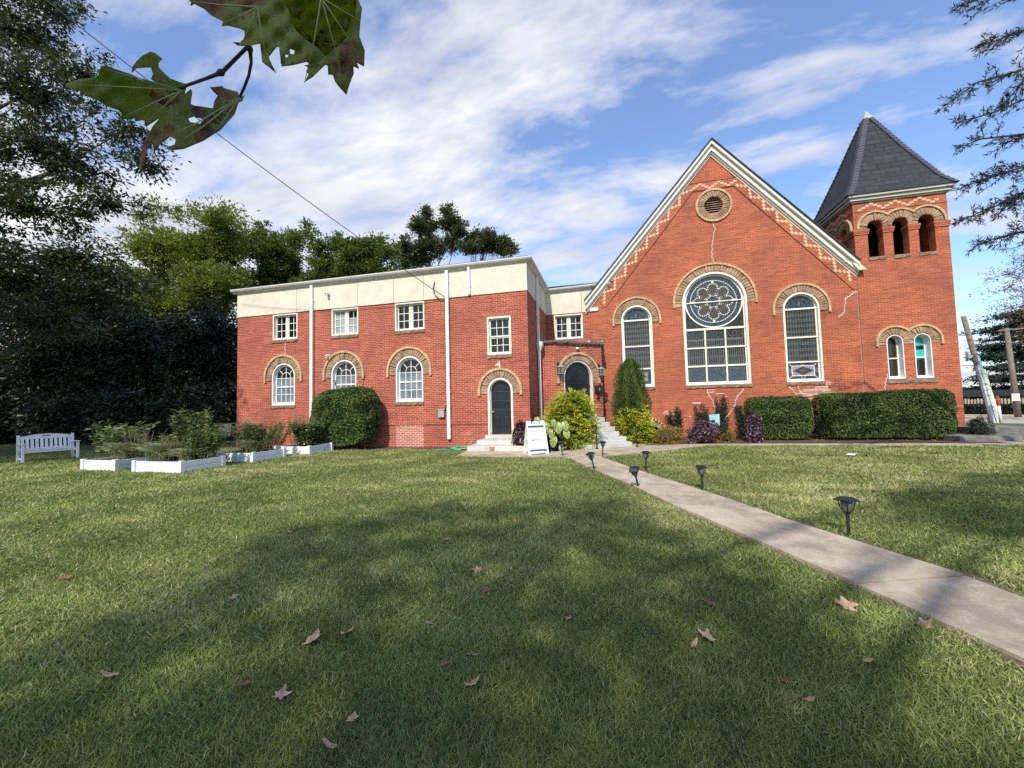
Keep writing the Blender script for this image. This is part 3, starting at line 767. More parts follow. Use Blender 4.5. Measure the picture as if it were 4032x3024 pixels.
for k in range(8):                           # petals
    an = PI / 2 + k * PI / 4
    ca, sa = math.cos(an), math.sin(an)
    pet = []
    for i in range(20):
        tt = 2 * PI * i / 20
        x_ = .52 + .275 * math.cos(tt); y_ = (.20 + .045 * math.cos(tt)) * math.sin(tt)
        pet.append((c + x_ * ca - y_ * sa, rz + x_ * sa + y_ * ca))
    FC.slab(q2, pet, wp, wp + .004)
    FC.ribbon(q, pet, .052, wp, wp + .014, True)
    for j in range(-2, 3):                   # lattice inside the petal
        for sg in (-1, 1):
            pts = []
            for i in range(7):
                x_ = .28 + i * .08; y_ = j * .085 + sg * (x_ - .52) * .62
                lim = .20 * math.sqrt(max(0, 1 - ((x_ - .52) / .275) ** 2))
                if abs(y_) <= lim: pts.append((c + x_ * ca - y_ * sa, rz + x_ * sa + y_ * ca))
            if len(pts) > 1: FC.ribbon(q3, pts, .016, wp + .004, wp + .010)
    an2 = an + PI / 8
    ca, sa = math.cos(an2), math.sin(an2)
    FC.ribbon(q, [(c + .26 * ca, rz + .26 * sa), (c + .42 * ca, rz + .42 * sa)], .04, wp, wp + .012)
    if k % 2 == 0:
        FC.slab(q, circ_pts(c + .86 * math.cos(an), rz + .86 * math.sin(an), .055, 10), wp, wp + .012)
    for r_, x_ in ((.075, .80), (.04, .80), (.05, .66)): FC.ribbon(q3, circ_pts(c + x_ * ca, rz + x_ * sa, r_, 9), .016, wp, wp + .007, True)
FC.ribbon(q, circ_pts(c, rz, .93, 56), .03, wp, wp + .010, True)
for r_ in (.21, .13): FC.ribbon(q3, circ_pts(c, rz, r_, 20), .025, wp, wp + .009, True)
for k in range(40):
    an = 2 * PI * k / 40; FC.ribbon(q3, [(c + .96 * math.cos(an), rz + .96 * math.sin(an)), (c + 1.09 * math.cos(an), rz + 1.09 * math.sin(an))], .014, wp, wp + .007)
q2.build('petal_panes', M_['stained_brown'], win); q.build('rose_tracery', M_['lead_white'], win); q3.build('rose_leading', M_['lead_dark'], win)
q = MB()
for a, b in lights:
    m = (a + b) / 2; hw = (b - a) / 2 - .05
    hexrows(FC, q, a + .10, b - .10, 3.10, 3.83, wp, 7, 2); hexrows(FC, q, a + .10, b - .10, 3.90, 4.20, wp, 7, 1)
    FC.ribbon(q, [(a + .05, 4.22), (b - .05, 4.22)], .022, wp, wp + .007)
    for e in (a + .075, b - .075): FC.ribbon(q, [(e, 3.09), (e, 3.83)], .02, wp, wp + .006)
    for k in range(6):                       # fan of small panes
        an = PI * k / 5; FC.ribbon(q, [(m + .12 * math.cos(an), 4.24 + .09 * math.sin(an)), (m + .27 * math.cos(an), 4.24 + .25 * math.sin(an))], .016, wp, wp + .007)
    for k in range(5):
        an = PI * (k + .5) / 5; FC.ribbon(q, arc(m + .27 * math.cos(an), 4.24 + .24 * math.sin(an), .085, an - 1.6, an + 1.6, 7), .022, wp, wp + .008)
    FC.ring(q, rect_pts(m - hw + .02, m + hw - .02, 4.24, 4.62), rect_pts(m - hw + .035, m + hw - .035, 4.255, 4.605), wp, wp + .006)
q.build('leading', M_['lead'], win)
q = MB()
for a, b in lights:
    m = (a + b) / 2; zc = 2.70
    for k in range(6):
        an = k * PI / 3 + PI / 6
        pet = [(m + (.105 + .075 * math.cos(t_)) * math.cos(an) - .034 * math.sin(t_) * math.sin(an), zc + (.105 + .075 * math.cos(t_)) * math.sin(an) + .034 * math.sin(t_) * math.cos(an)) for t_ in np.linspace(0, 2 * PI, 10)[:-1]]
        FC.ribbon(q, pet, .014, wp, wp + .007, True)
    FC.ribbon(q, circ_pts(m, zc, .20, 18), .016, wp, wp + .006, True)
    FC.ring(q, rect_pts(a + .07, b - .07, 2.44, 2.97), rect_pts(a + .085, b - .085, 2.455, 2.955), wp, wp + .006)
    FC.ring(q, rect_pts(a + .13, b - .13, 2.49, 2.92), rect_pts(a + .142, b - .142, 2.502, 2.908), wp, wp + .006)
    FC.ribbon(q, [(a + .02, zc), (m - .2, zc)], .014, wp, wp + .006); FC.ribbon(q, [(m + .2, zc), (b - .02, zc)], .014, wp, wp + .006)
q.build('foot_light_leading', M_['lead'], win)
q = MB(); rough_sill(q, FC, c - h - .03, c + h + .03, 2.10, 2.235, 0, .06, 26); q.build('sill', M_['brownstone'], win)

# white repointed cracks: they step along the mortar joints
def crack(mb, F, pts, w, width=.024, step=.072, side=.105):
    for (a, b) in zip(pts[:-1], pts[1:]):
        u, z = a; n = max(1, int(round(abs(b[1] - a[1]) / step)))
        path = [(u, z)]
        for i in range(n):
            tu = a[0] + (b[0] - a[0]) * (i + 1) / n; zn = a[1] + (b[1] - a[1]) * (i + 1) / n
            path.append((u, zn)); u = tu + random.uniform(-.03, .03); path.append((u, zn))
        F.ribbon(mb, path, width, w + .001, w + .005)
def onC(x, y): p = at(x, y, YC); return (p.x, p.z)
def zp(r, x, y):
    a, b, s = r; return onC(a + x / s, b + y / s)
Rb, Rd, Re, R4, R6, R4z = (2660, 1280, 6.1444), (3020, 1090, 5.53), (3020, 1360, 5.53), (2700, 500, 2.07375), (2600, 1400, 2.765), (2300, 1500, 2.212)
mb = MB(); crack(mb, FC, [zp(R4, 222, 775), zp(R4, 238, 830), zp(R4, 218, 930), zp(R4, 212, 1010), zp(R4, 222, 1100)], 0); mb.build('mortar_repair', M_['mortar'], C)
mb = MB(); crack(mb, FC, [zp(R6, 512, 375), zp(R6, 530, 430), zp(R6, 575, 500), zp(R6, 605, 600)], 0); mb.build('mortar_repair', M_['mortar'], C)
mb = MB(); crack(mb, FC, [zp(R6, 900, 365), zp(R6, 835, 440), zp(R6, 800, 560), zp(R6, 715, 665)], 0, .028); mb.build('mortar_repair', M_['mortar'], C)
mb = MB(); crack(mb, FC, [zp(Re, 495, 890), zp(Re, 560, 940), zp(Re, 635, 1040), zp(Re, 700, 1130)], 0); mb.build('mortar_repair', M_['mortar'], C)
mb = MB(); crack(mb, FC, [zp(Re, 680, 880), zp(Re, 715, 1000), zp(Re, 860, 1060)], 0); mb.build('mortar_repair', M_['mortar'], C)
mb = MB(); crack(mb, FC, [zp(Re, 1300, 770), zp(Re, 1320, 880), zp(Re, 1200, 1000), zp(Re, 1190, 1100), zp(Re, 1110, 1220), zp(Re, 1090, 1330), zp(Re, 1140, 1490)], 0); mb.build('mortar_repair', M_['mortar'], C)
mb = MB(); crack(mb, FC, [zp(Rd, 1930, 310), zp(Rd, 1810, 385), zp(Rd, 1700, 470), zp(Rd, 1690, 600), zp(Rd, 1690, 720), zp(Rd, 1540, 880)], 0, .028); mb.build('mortar_repair', M_['mortar'], C)
mb = MB()
for a in [(640, 1045, 1220), (700, 1000, 1390), (780, 970, 1390), (640, 1050, 1220), (880, 1070, 1240), (1100, 1028, 1510), (1040, 935, 1330), (1040, 905, 1320), (1260, 845, 1385), (1265, 805, 1385), (780, 1100, 980), (900, 1160, 1060), (1060, 1140, 1190), (880, 1290, 1240), (880, 1330, 1170), (870, 1370, 1200), (900, 1405, 1240), (900, 1440, 1200), (1060, 1475, 1200)]:
    p, q_ = zp(Re, a[0], a[1]), zp(Re, a[2], a[1] - (a[2] - a[0]) * .03); FC.ribbon(mb, [(p[0], p[1]), (q_[0], p[1])], .02, .001, .0042)
mb.build('mortar_repair', M_['mortar'], C); mb = MB()
for a in [(360, 525, 440), (350, 512, 440), (605, 415, 690), (700, 450, 730), (510, 375, 590), (520, 400, 585)]:
    p, q_ = zp(R6, a[0], a[1]), zp(R6, a[2], a[1]); FC.ribbon(mb, [p, (q_[0], p[1])], .022, .001, .0044)
for a in [(700, 265, 800), (720, 290, 790), (690, 280, 760), (915, 310, 930)]:
    p, q_ = zp(R4z, a[0], a[1]), zp(R4z, a[2], a[1]); FC.ribbon(mb, [p, (q_[0], p[1])], .022, .001, .0046)
mb.build('mortar_repair', M_['mortar'], C)

# --- canted corner porch
PC = Vector((-2.18, 16.5, 0))
FP = FR(PC, (.788, .616, 0)); PL_ = 2.343
FL = FR((XR, 16.5, 0), (1, 0, 0))
PE = FP(PL_, 0, 0)
du, dh, dz, dzs = 1.12, .73, 1.06, 2.67
mb = MB()
FL.wall(mb, rect_pts(0.0, PC.x - XR, 0, 4.06))
FP.wall(mb, rect_pts(0, PL_, 0, 4.06), [arch_pts(du, dh, dz, dzs)], 0, .24)
mb.poly([PE, (PE.x, YC, 0), (PE.x, YC, 4.06), PE + Vector((0, 0, 4.06))])
pw = mb.build('porch_wall', M_['brick'], C)
mb = MB()                                    # rough stone coping
top = [Vector((XR + .02, 16.5, 0)), PC, PE, Vector((PE.x, YC, 0))]
outn = [Vector((0, -1, 0)), (Vector((0, -1, 0)) + FP.n) / 1.6, (FP.n + Vector((1, 0, 0))) / 1.4, Vector((1, 0, 0))]
P = []
for i in range(3):
    n_ = 14 if i != 1 else 34
    for k in range(n_):
        t_ = k / n_; p = top[i].lerp(top[i + 1], t_); o = outn[i].lerp(outn[i + 1], t_)
        P.append((p, o))
P.append((top[3], outn[3]))
rings = []
for p, o in P:
    j = lambda s_: random.uniform(-s_, s_)
    rings.append([p - o * .28 + Vector((0, 0, 4.06)), p + o * (.05 + j(.02)) + Vector((0, 0, 4.055 + j(.015))), p + o * (.10 + j(.025)) + Vector((0, 0, 4.13 + j(.02))), p + o * (.05 + j(.02)) + Vector((0, 0, 4.225 + j(.018))), p - o * .28 + Vector((0, 0, 4.235 + j(.008)))])
for A, B in zip(rings[:-1], rings[1:]):
    for k in range(4): mb.poly([A[k], B[k], B[k + 1], A[k + 1]])
    mb.poly([A[4], B[4], B[0], A[0]])
mb.build('coping', M_['coping'], pw)
mb = MB(); mb.prism([(XR + .01, 16.75, 4.10), (PC.x + .1, 16.78, 4.10), (PE.x - .25, YC - .75, 4.10), (PE.x - .25, YC, 4.10), (XR + .01, YC, 4.10)], (0, 0, .05)); mb.build('porch_roof', M_['darkroof'], pw)
mb = MB(); mb.bar((-1.75, 18.0, 4.33), (PE.x + .05, 18.35, 4.34), .05, .05); mb.bar((-2.85, 17.0, 4.25), (-2.3, 16.95, 4.27), .04, .04); mb.build('white_flashing', M_['white'], pw)
mb = MB(); mb.box(PE.x - .62, 18.2, 4.21, PE.x + .03, 18.24, 4.36); mb.box(XR + .01, 16.9, 4.2, XR + .03, 17.9, 4.72); mb.build('lead_flashing', M_['lead_dark'], pw)
surround(FP, C, du, dzs, dh, .985, 1.075, 25, 0, .20, .26)
mb = MB(); FP.ring(mb, arch_pts(du, dh, dz, dzs), arch_pts(du, dh - .06, dz, dzs), -.26, -.02); mb.build('porch_door_frame', M_['cream'], C)
wf = -.16; g = dh - .06
drs = []
for s in (-1, 1):
    mb = MB()
    full = arch_pts(du, g, dz + .01, dzs, 32)
    halfp = [p for p in full if (p[0] - du) * s >= -.0001]
    if s < 0: halfp = [(min(p[0], du - .006), p[1]) for p in halfp] + [(du - .006, dz + .01)]
    else: halfp = [(du + .006, dz + .01)] + [(max(p[0], du + .006), p[1]) for p in halfp]
    FP.slab(mb, halfp, wf - .05, wf)
    ua, ub = sorted((du + s * .07, du + s * (g - .09)))
    def pan(za, zb):
        FP.ring(mb, rect_pts(ua, ub, za, zb), rect_pts(ua + .03, ub - .03, za + .03, zb - .03), wf - .01, wf + .016)
        FP.slab(mb, rect_pts(ua + .055, ub - .055, za + .055, zb - .055), wf - .01, wf + .012)
    pan(1.15, 1.72); pan(1.82, 2.42)
    qa = [(du + s * .07, 2.52)] + [(du + s * (.07 + (g - .16) * math.sin(t_)), 2.60 + (g - .13) * math.cos(t_)) for t_ in np.linspace(0, PI / 2, 9)] + [(du + s * (g - .09), 2.52)]
    cx_ = du + s * .28; qb = [(cx_ + (p[0] - cx_) * .86, 2.76 + (p[1] - 2.76) * .86) for p in qa]
    if s > 0: qa, qb = qa[::1], qb[::1]
    FP.ring(mb, qa, qb, wf - .01, wf + .016)
    if s > 0:
        FP.box(mb, du + g - .03, du + g + .0, 2.25, 2.35, wf, wf + .03); FP.box(mb, du + g - .03, du + g, 1.75, 1.85, wf, wf + .03)
    d_ = mb.build('porch_door', M_['black'], C, bevel=.004); drs.append(d_)
q = MB(); FP.box(q, du + .36, du + .41, 2.02, 2.16, wf, wf + .03); FP.box(q, du + .375, du + .395, 1.98, 2.20, wf + .03, wf + .05); q.build('knocker', M_['grey_metal'], drs[1], bevel=.006)
mb = MB(); p = FP(1.09, .06, 3.90); mb.sphere(p, .05); mb.tube([FP(1.05, .0, 3.90), FP(1.05, .10, 3.90)], .05, 10); mb.build('porch_lamp', M_['white'], C, smooth=True)

# ================================================================== BELL TOWER
YT = 18.86
FT = FR((0, YT, 0), (1, 0, 0))
TX0, TX1 = 9.85, 12.975
TW = TX1 - TX0
FTL = FR((TX0, YT + TW, 0), (0, -1, 0))     # left face: u runs towards the viewer
T = thing('bell_tower', 'square brick bell tower with arched belfry and steep slate pyramid roof', 'tower', ((TX0 + TX1) / 2, YT + TW / 2, 0))
OPS = (10.57, 11.415, 12.265); OH = .262
belf = [arch_pts(c, OH, 7.15, 8.38, 14) for c in OPS]
LWS = ((10.95, .275), (11.85, .275))
mb = MB()
FT.wall(mb, rect_pts(TX0, TX1, 0, 9.42), belf + [arch_pts(c, h_, 2.23, 3.69, 16) for c, h_ in LWS], 0, .34)
bl = [arch_pts(c, OH, 7.15, 8.38, 14) for c in (TW - .72, TW - 1.565, TW - 2.41)]
FTL.wall(mb, rect_pts(0, TW, 0, 9.42), bl, 0, .34)
for a, b in (((TX1, YT, 0), (TX1, YT + TW, 0)), ((TX1, YT + TW, 0), (TX0, YT + TW, 0))):
    mb.poly([a, b, (b[0], b[1], 9.42), (a[0], a[1], 9.42)])
tw_ = mb.build('brick_wall', M_['brick_old'], T)
mb = MB(); x0, x1, y0, y1 = TX0 + .34, TX1 - .34, YT + .34, YT + TW - .34       # belfry chamber
FI = FR((0, y0, 0), (-1, 0, 0))
mb.poly([(x1, y0, 7.0), (x1, y1, 7.0), (x1, y1, 9.3), (x1, y0, 9.3)][::-1]); mb.build('belfry_chamber', M_['brick_old'], T)
mb = MB(); mb.box(x0, y0, 6.9, x1, y1, 7.0); mb.box(x0, y0, 9.3, x1, y1, 9.4); mb.box(x0, y1 - .9, 7.0, x1 - .02, y1 - .85, 9.3); mb.build('belfry_dark_lining', M_['core'], T)  # floor, ceiling and back sheet coloured near-black for the belfry's inner shade
# impost courses (two steps) on the piers
for F, eds in ((FT, [TX0] + [e for c in OPS for e in (c - OH, c + OH)] + [TX1]), (FTL, [0] + [e for c in sorted((TW - .72, TW - 1.565, TW - 2.41)) for e in (c - OH, c + OH)] + [TW])):
    for i in range(0, len(eds), 2):
        a, b = eds[i], eds[i + 1]
        ea = .05; eb = .05 if (F is FT or i < len(eds) - 2) else -.002; mb = MB(); e_ = 0 if F is FT else .0015
        F.box(mb, a - ea, b + eb, 8.225 + e_, 8.31 - e_, -.34, .055); F.box(mb, a - ea * .5, b + eb * .5, 8.10 + e_, 8.16 - e_, -.34, .03)
        F.box(mb, a - ea * .7, b + eb * .7, 8.165 + e_, 8.222 - e_, -.34, .04)
        mb.build('impost', M_['brick_old'], T)
for F, cs, lo0, hi0 in ((FT, OPS, TX0 + .03, TX1 - .02), (FTL, sorted((TW - .72, TW - 1.565, TW - 2.41)), .03, TW - .03)):
    for i, c in enumerate(cs):
        lo = lo0 if i == 0 else (cs[i - 1] + c) / 2 + .003; hi = hi0 if i == 2 else (cs[i + 1] + c) / 2 - .003
        surround(F, T, c, 8.38, OH, .565, .645, 19, 0, .06, .06, lo, hi)
    for c in cs:
        q = MB(); rough_sill(q, F, c - OH - .03, c + OH + .03, 7.02, 7.148, 0, .045, 6); q.build('belfry_sill', M_['brownstone'], T)
mb = MB()
for F, a, b in ((FT, TX0 - .02, TX1 + .02), (FTL, 0, TW)): F.box(mb, a, b, 9.045, 9.08, 0, .022)
mb.build('string_course', M_['brick_old'], T)
mb = MB(); mb2 = MB()
for F, a, b in ((FT, TX0 + .24, TX1 - .2), (FTL, .24, TW - .2)):
    FCx = F; zigzag(mb, (a, 9.235), (b, 9.235), .072, (.135, .07), .005)
    mb.build('buff_zigzag', M_['buff'], T); mb = MB()
    k = a + .135 * 3
    while k < b: F.box(mb2, k - .07, k + .07, 9.375, 9.415, 0, .004); k += .81
mb2.build('weathered_square', M_['buff_dull'], T)
# eaves cornice
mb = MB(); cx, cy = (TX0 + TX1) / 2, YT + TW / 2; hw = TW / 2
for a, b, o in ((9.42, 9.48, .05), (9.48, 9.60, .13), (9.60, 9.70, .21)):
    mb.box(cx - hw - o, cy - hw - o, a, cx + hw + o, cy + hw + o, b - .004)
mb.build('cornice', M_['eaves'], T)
# bell-cast pyramid roof
R0 = hw + .25
prof_ = [(1.0, 0), (.835, .112), (.68, .268), (.47, .482), (.25, .728), (.075, .915), (0, 1.0)]
RZ, RH = 9.70, 4.46
mb = MB()
for k in range(4):
    a = PI / 4 + k * PI / 2
    e0 = Vector((math.cos(a), math.sin(a), 0)) * math.sqrt(2); e1 = Vector((math.cos(a + PI / 2), math.sin(a + PI / 2), 0)) * math.sqrt(2)
    for (r0, h0), (r1, h1) in zip(prof_[:-1], prof_[1:]):
        q = [Vector((cx, cy, RZ + h0 * RH)) + e0 * r0 * R0, Vector((cx, cy, RZ + h0 * RH)) + e1 * r0 * R0, Vector((cx, cy, RZ + h1 * RH)) + e1 * r1 * R0, Vector((cx, cy, RZ + h1 * RH)) + e0 * r1 * R0]
        mb.poly(q if r1 > 0 else q[:3])
mb.box(cx - R0, cy - R0, RZ - .012, cx + R0, cy + R0, RZ + .012)
roof = mb.build('slate_roof', M_['slate'], T)
mb = MB()                                    # overlapping hip shingles
def rprof(h):
    for (r0, h0), (r1, h1) in zip(prof_[:-1], prof_[1:]):
        if h0 <= h <= h1: return r0 + (r1 - r0) * (h - h0) / (h1 - h0)
    return 0
for k in range(4):
    a = PI / 4 + k * PI / 2; e = Vector((math.cos(a), math.sin(a), 0)) * math.sqrt(2); tn = Vector((-math.sin(a), math.cos(a), 0))
    n_ = 27
    for i in range(n_):
        h0, h1 = .005 + .90 * i / n_, .005 + .90 * (i + 1.15) / n_
        p0 = Vector((cx, cy, RZ + h0 * RH)) + e * (rprof(h0) * R0 + .035); p1 = Vector((cx, cy, RZ + h1 * RH)) + e * (rprof(h1) * R0 + .008)
        inn = -e.normalized() * .11; wv = tn * .15
        mb.prism([p0, p0 + wv + inn, p1 + wv + inn, p1], (0, 0, -.02)); mb.prism([p0 - wv + inn, p0, p1, p1 - wv + inn], (0, 0, -.02))
mb.build('hip_shingles', M_['hipcap'], roof)
mb = MB(); hb = .905; rb = rprof(hb) * R0 + .05
b_ = [(cx - rb, cy - rb), (cx + rb, cy - rb), (cx + rb, cy + rb), (cx - rb, cy + rb)]
for i in range(4):
    p, q = b_[i], b_[(i + 1) % 4]; mb.poly([(p[0], p[1], RZ + hb * RH), (q[0], q[1], RZ + hb * RH), (cx, cy, RZ + RH + .03)])
mb.build('finial_cap', M_['copper'], roof)
# lower twin windows, deep white reveals
for i, (c, h_) in enumerate(LWS):
    z0, zs = 2.23, 3.69
    mb = MB()
    FT.ring(mb, arch_pts(c, h_, z0, zs), arch_pts(c, h_ - .03, z0 + .04, zs), -.34, .006)
    FT.ring(mb, arch_pts(c, h_ - .03, z0 + .04, zs), arch_pts(c, h_ - .07, z0 + .11, zs), -.33, -.27)
    FT.box(mb, c - h_ + .05, c + h_ - .05, 3.03, 3.075, -.32, -.25)
    win = mb.build('tower_window', M_['white'], T)
    win['label'] = ('narrow arched window with dark olive glass', 'narrow arched window with a teal reflection coloured into its upper glass')[i]
    if i == 0:
        q = MB(); FT.slab(q, arch_pts(c, h_ - .06, z0 + .06, zs), -.325, -.31); q.build('pane', M_['olive'], win)
    else:
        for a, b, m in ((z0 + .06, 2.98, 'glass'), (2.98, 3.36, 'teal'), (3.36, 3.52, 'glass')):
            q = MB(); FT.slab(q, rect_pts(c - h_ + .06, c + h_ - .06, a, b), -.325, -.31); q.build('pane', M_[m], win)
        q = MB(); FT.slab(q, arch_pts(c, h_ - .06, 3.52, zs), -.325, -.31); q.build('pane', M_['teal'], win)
    lo, hi = ((-99, 11.397), (11.403, 99))[i]
    surround(FT, T, c, 3.69, h_, .565, .645, 19, 0, .12, .16, lo, hi)
q = MB(); rough_sill(q, FT, 10.60, 12.26, 2.06, 2.228, 0, .06, 18); q.build('window_sill', M_['brownstone'], T)
mb = MB(); FT.box(mb, TX0 + .02, TX1 + .05, 0, .36, 0, .06); mb.box(TX1, YT, 0, TX1 + .06, YT + TW, .36); FT.box(mb, TX0 + .02, TX1 + .03, .362, .46, 0, .03); mb.build('plinth', M_['brick_old'], T)
mb = MB(); crack(mb, FT, [(10.62, 2.42), (10.58, 2.2), (10.50, 1.95), (10.52, 1.75), (10.58, 1.45)], 0)
mb.build('mortar_repair', M_['mortar'], T)
# ================================================================== GROUND, PATHS
PATH_L = [(-1.22, 11.62), (-.446 * 1.585, 6.438 * 1.585), (.186 * 1.585, 5.036 * 1.585), (.598 * 1.585, 3.949 * 1.585), (.915 * 1.585, 3.218 * 1.585), (1.217 * 1.585, 2.512 * 1.585), (1.441 * 1.585, 1.944 * 1.585), (3.75, -.9), (5.1, -4.5)]
PATH_R = [(-.31, 12.0), (-.204 * 1.585, 7.426 * 1.585), (.509 * 1.585, 5.682 * 1.585), (1.079 * 1.585, 4.459 * 1.585), (1.357 * 1.585, 3.679 * 1.585), (1.822 * 1.585, 2.729 * 1.585), (3.45, 2.1), (4.75, -.5), (6.1, -4.1)]
WALK = [(-4.95, 13.2), (-4.74, 11.89), (-3.87, 11.72), (-1.47, 11.72), (-1.22, 11.55), (-.31, 12.0), (.75, 12.68), (1.6, 13.5), (2.4, 14.3), (3.2, 14.95), (4.1, 15.18), (6.0, 15.26), (7.75, 15.2), (10.2, 15.2), (12.0, 15.2), (16, 15.2), (24, 15.4), (24, 17.2), (13.0, 17.0), (12.0, 16.9), (11.9, 15.72), (9.66, 15.66), (5.3, 15.62), (3.3, 15.55), (1.9, 15.2), (1.3, 15.1), (1.0, 15.25), (-.3, 16.3), (-1.2, 15.4), (-.65, 14.0), (-1.7, 13.35), (-2.3, 13.35), (-2.8, 13.3)]
BED = [(-4.95, 13.2), (-2.8, 13.3), (-2.3, 13.35), (-1.7, 13.35), (-.65, 14.0), (-1.2, 15.4), (-.3, 16.3), (1.0, 15.25), (1.3, 15.1), (1.9, 15.2), (3.3, 15.55), (5.3, 15.62), (9.66, 15.66), (11.9, 15.72), (12.0, 16.9), (13.3, 17.0), (13.3, 19.0), (-2.9, 19.0), (-2.9, 14.6), (-4.95, 14.6)]
def inside(pts, poly):
    x, y = pts[:, 0], pts[:, 1]; r = np.zeros(len(x), bool); n = len(poly)
    for i in range(n):
        x0, y0 = poly[i]; x1, y1 = poly[(i + 1) % n]
        c = ((y0 > y) != (y1 > y)) & (x < (x1 - x0) * (y - y0) / ((y1 - y0) + 1e-12) + x0)
        r ^= c
    return r
m, nt, b, o = mat('lawn')
col = mixc(nt, ramp(nt, noise(nt, 7, 6, .7), ((.3, 0.0), (.7, 1.0))), (.085, .105, .028), (.15, .165, .055))
col = mixc(nt, ramp(nt, noise(nt, .45, 5, .6), ((.42, 0.0), (.75, .8))), col, (.17, .16, .07))
col = mixc(nt, 1.0, col, ramp(nt, noise(nt, 60, 3, .7), ((.3, .55), (.7, 1.35))), 'MULTIPLY')
nt.links.new(col, b.inputs['Base Color']); sI(b, Roughness=.95); b.inputs['Specular IOR Level'].default_value = .1
bump(nt, b, noise(nt, 45, 4, .7), 1.0, .03)
M_['lawn'] = m
mb = MB(); mb.poly([(-400, -300, 0), (400, -300, 0), (400, 500, 0), (-400, 500, 0)])
tag(mb.build('ground', M_['lawn']), kind='structure')
m, nt, b, o = mat('path_concrete')
n1 = ramp(nt, noise(nt, .9, 6, .65), ((.3, 0.0), (.72, 1.0)))
col = mixc(nt, n1, (.38, .31, .21), (.58, .50, .37))
col = mixc(nt, ramp(nt, noise(nt, 1.3, 6, .72), ((.44, 0.0), (.62, .85))), col, (.27, .215, .16))
col = mixc(nt, ramp(nt, noise(nt, 5.5, 5, .7), ((.55, 0.0), (.75, .5))), col, (.60, .57, .50))
col = mixc(nt, 1.0, col, ramp(nt, noise(nt, 55, 3, .7), ((.3, .85), (.7, 1.12))), 'MULTIPLY')
nt.links.new(col, b.inputs['Base Color']); sI(b, Roughness=.9); b.inputs['Specular IOR Level'].default_value = .2
bump(nt, b, noise(nt, 70, 3, .7), .35, .01)
M_['path'] = m
def lerp2(poly, t):
    d = [0]
    for a, c in zip(poly[:-1], poly[1:]): d.append(d[-1] + math.hypot(c[0] - a[0], c[1] - a[1]))
    s = t * d[-1]
    for i in range(len(poly) - 1):
        if s <= d[i + 1] + 1e-9:
            k = (s - d[i]) / (d[i + 1] - d[i]); return (poly[i][0] + (poly[i + 1][0] - poly[i][0]) * k, poly[i][1] + (poly[i + 1][1] - poly[i][1]) * k)
    return poly[-1]
mb = MB()                                    # slabs between joints; joints run across the path
js = [(0.0, 0.0)]
def atY(poly, Y):
    for a, c in zip(poly[:-1], poly[1:]):
        if c[1] <= Y <= a[1]: k = (Y - a[1]) / (c[1] - a[1]); return (a[0] + (c[0] - a[0]) * k, Y)
    return poly[-1]
def across(Yr):                              # joint perpendicular to the path, starting at the right edge
    pr = atY(PATH_R, Yr); return atY(PATH_L, pr[1] - .34), pr
ys = [11.95, 10.35, 9.05, 7.75, 6.45, 4.325, 2.5, .6, -1.3, -3.6]
prevL, prevR = (-1.2, 11.63), (-.33, 11.98)
for k, y in enumerate(ys[1:]):
    l, r = across(y)
    La = [prevL] + [p for p in PATH_L if l[1] < p[1] < prevL[1]] + [l]; Ra = [prevR] + [p for p in PATH_R if r[1] < p[1] < prevR[1]] + [r]
    top = .030 if k % 2 else .034
    if k == 4: top = .040
    g_ = .013
    K = 8; Lp = [lerp2(La, .006 + .988 * q / K) for q in range(K + 1)]; Rp = [lerp2(Ra, .006 + .988 * q / K) for q in range(K + 1)]
    for q in range(K):
        mb.poly([(*Lp[q + 1], top), (*Rp[q + 1], top), (*Rp[q], top), (*Lp[q], top)])
        mb.poly([(*Rp[q], top), (*Rp[q + 1], top), (*Rp[q + 1], -.1), (*Rp[q], -.1)]); mb.poly([(*Lp[q + 1], top), (*Lp[q], top), (*Lp[q], -.1), (*Lp[q + 1], -.1)])
    mb.poly([(*Lp[0], top), (*Rp[0], top), (*Rp[0], -.1), (*Lp[0], -.1)]); mb.poly([(*Rp[K], top), (*Lp[K], top), (*Lp[K], -.1), (*Rp[K], -.1)])
    prevL, prevR = l, r
tag(mb.build('path', M_['path']), kind='structure')
mb = MB()                                    # worn soil along both edges of the path
for side, poly in ((-1, PATH_L), (1, PATH_R)):
    pr = []
    for i in range(120):
        x, y = lerp2(poly, i / 119); x2, y2 = lerp2(poly, min(1, i / 119 + .01)); dx, dy = x2 - x, y2 - y; L0 = math.hypot(dx, dy) or 1
        wd = (.06 if side < 0 else .13) * (1 + .7 * math.sin(i * .9) * math.sin(i * .37 + 1)) + .02
        pr.append(((x, y), (x + side * -dy / L0 * wd * (1), y + side * dx / L0 * wd) if side < 0 else (x - dy / L0 * wd, y + dx / L0 * wd)))
    for (a, b_), (c_, d_) in zip(pr[:-1], pr[1:]): mb.poly([(*a, .006), (*c_, .006), (*d_, .006), (*b_, .006)])
M_['soil'] = simple('worn_soil', (.15, .11, .07), 1, .5, 20, bmp=1.0, col2=(.27, .21, .13))
tag(mb.build('soil_edge', M_['soil']), kind='structure')
mb = MB(); pts = [Vector((x, y, .028)) for x, y in WALK]
fb = mb.V(*pts)
for tri in tessellate_polygon([pts]):
    a, c, d = [pts[i] for i in tri]
    mb.F(*([fb + i for i in tri] if (c - a).cross(d - a).z > 0 else [fb + i for i in reversed(tri)]))
for i in range(len(pts)):
    p, q = pts[i], pts[(i + 1) % len(pts)]; mb.poly([p, q, (q.x, q.y, -.1), (p.x, p.y, -.1)])
tag(mb.build('walkway', M_['path']), kind='structure')
mb = MB(); pts = [Vector((x, y, .014)) for x, y in BED]; fb = mb.V(*pts)
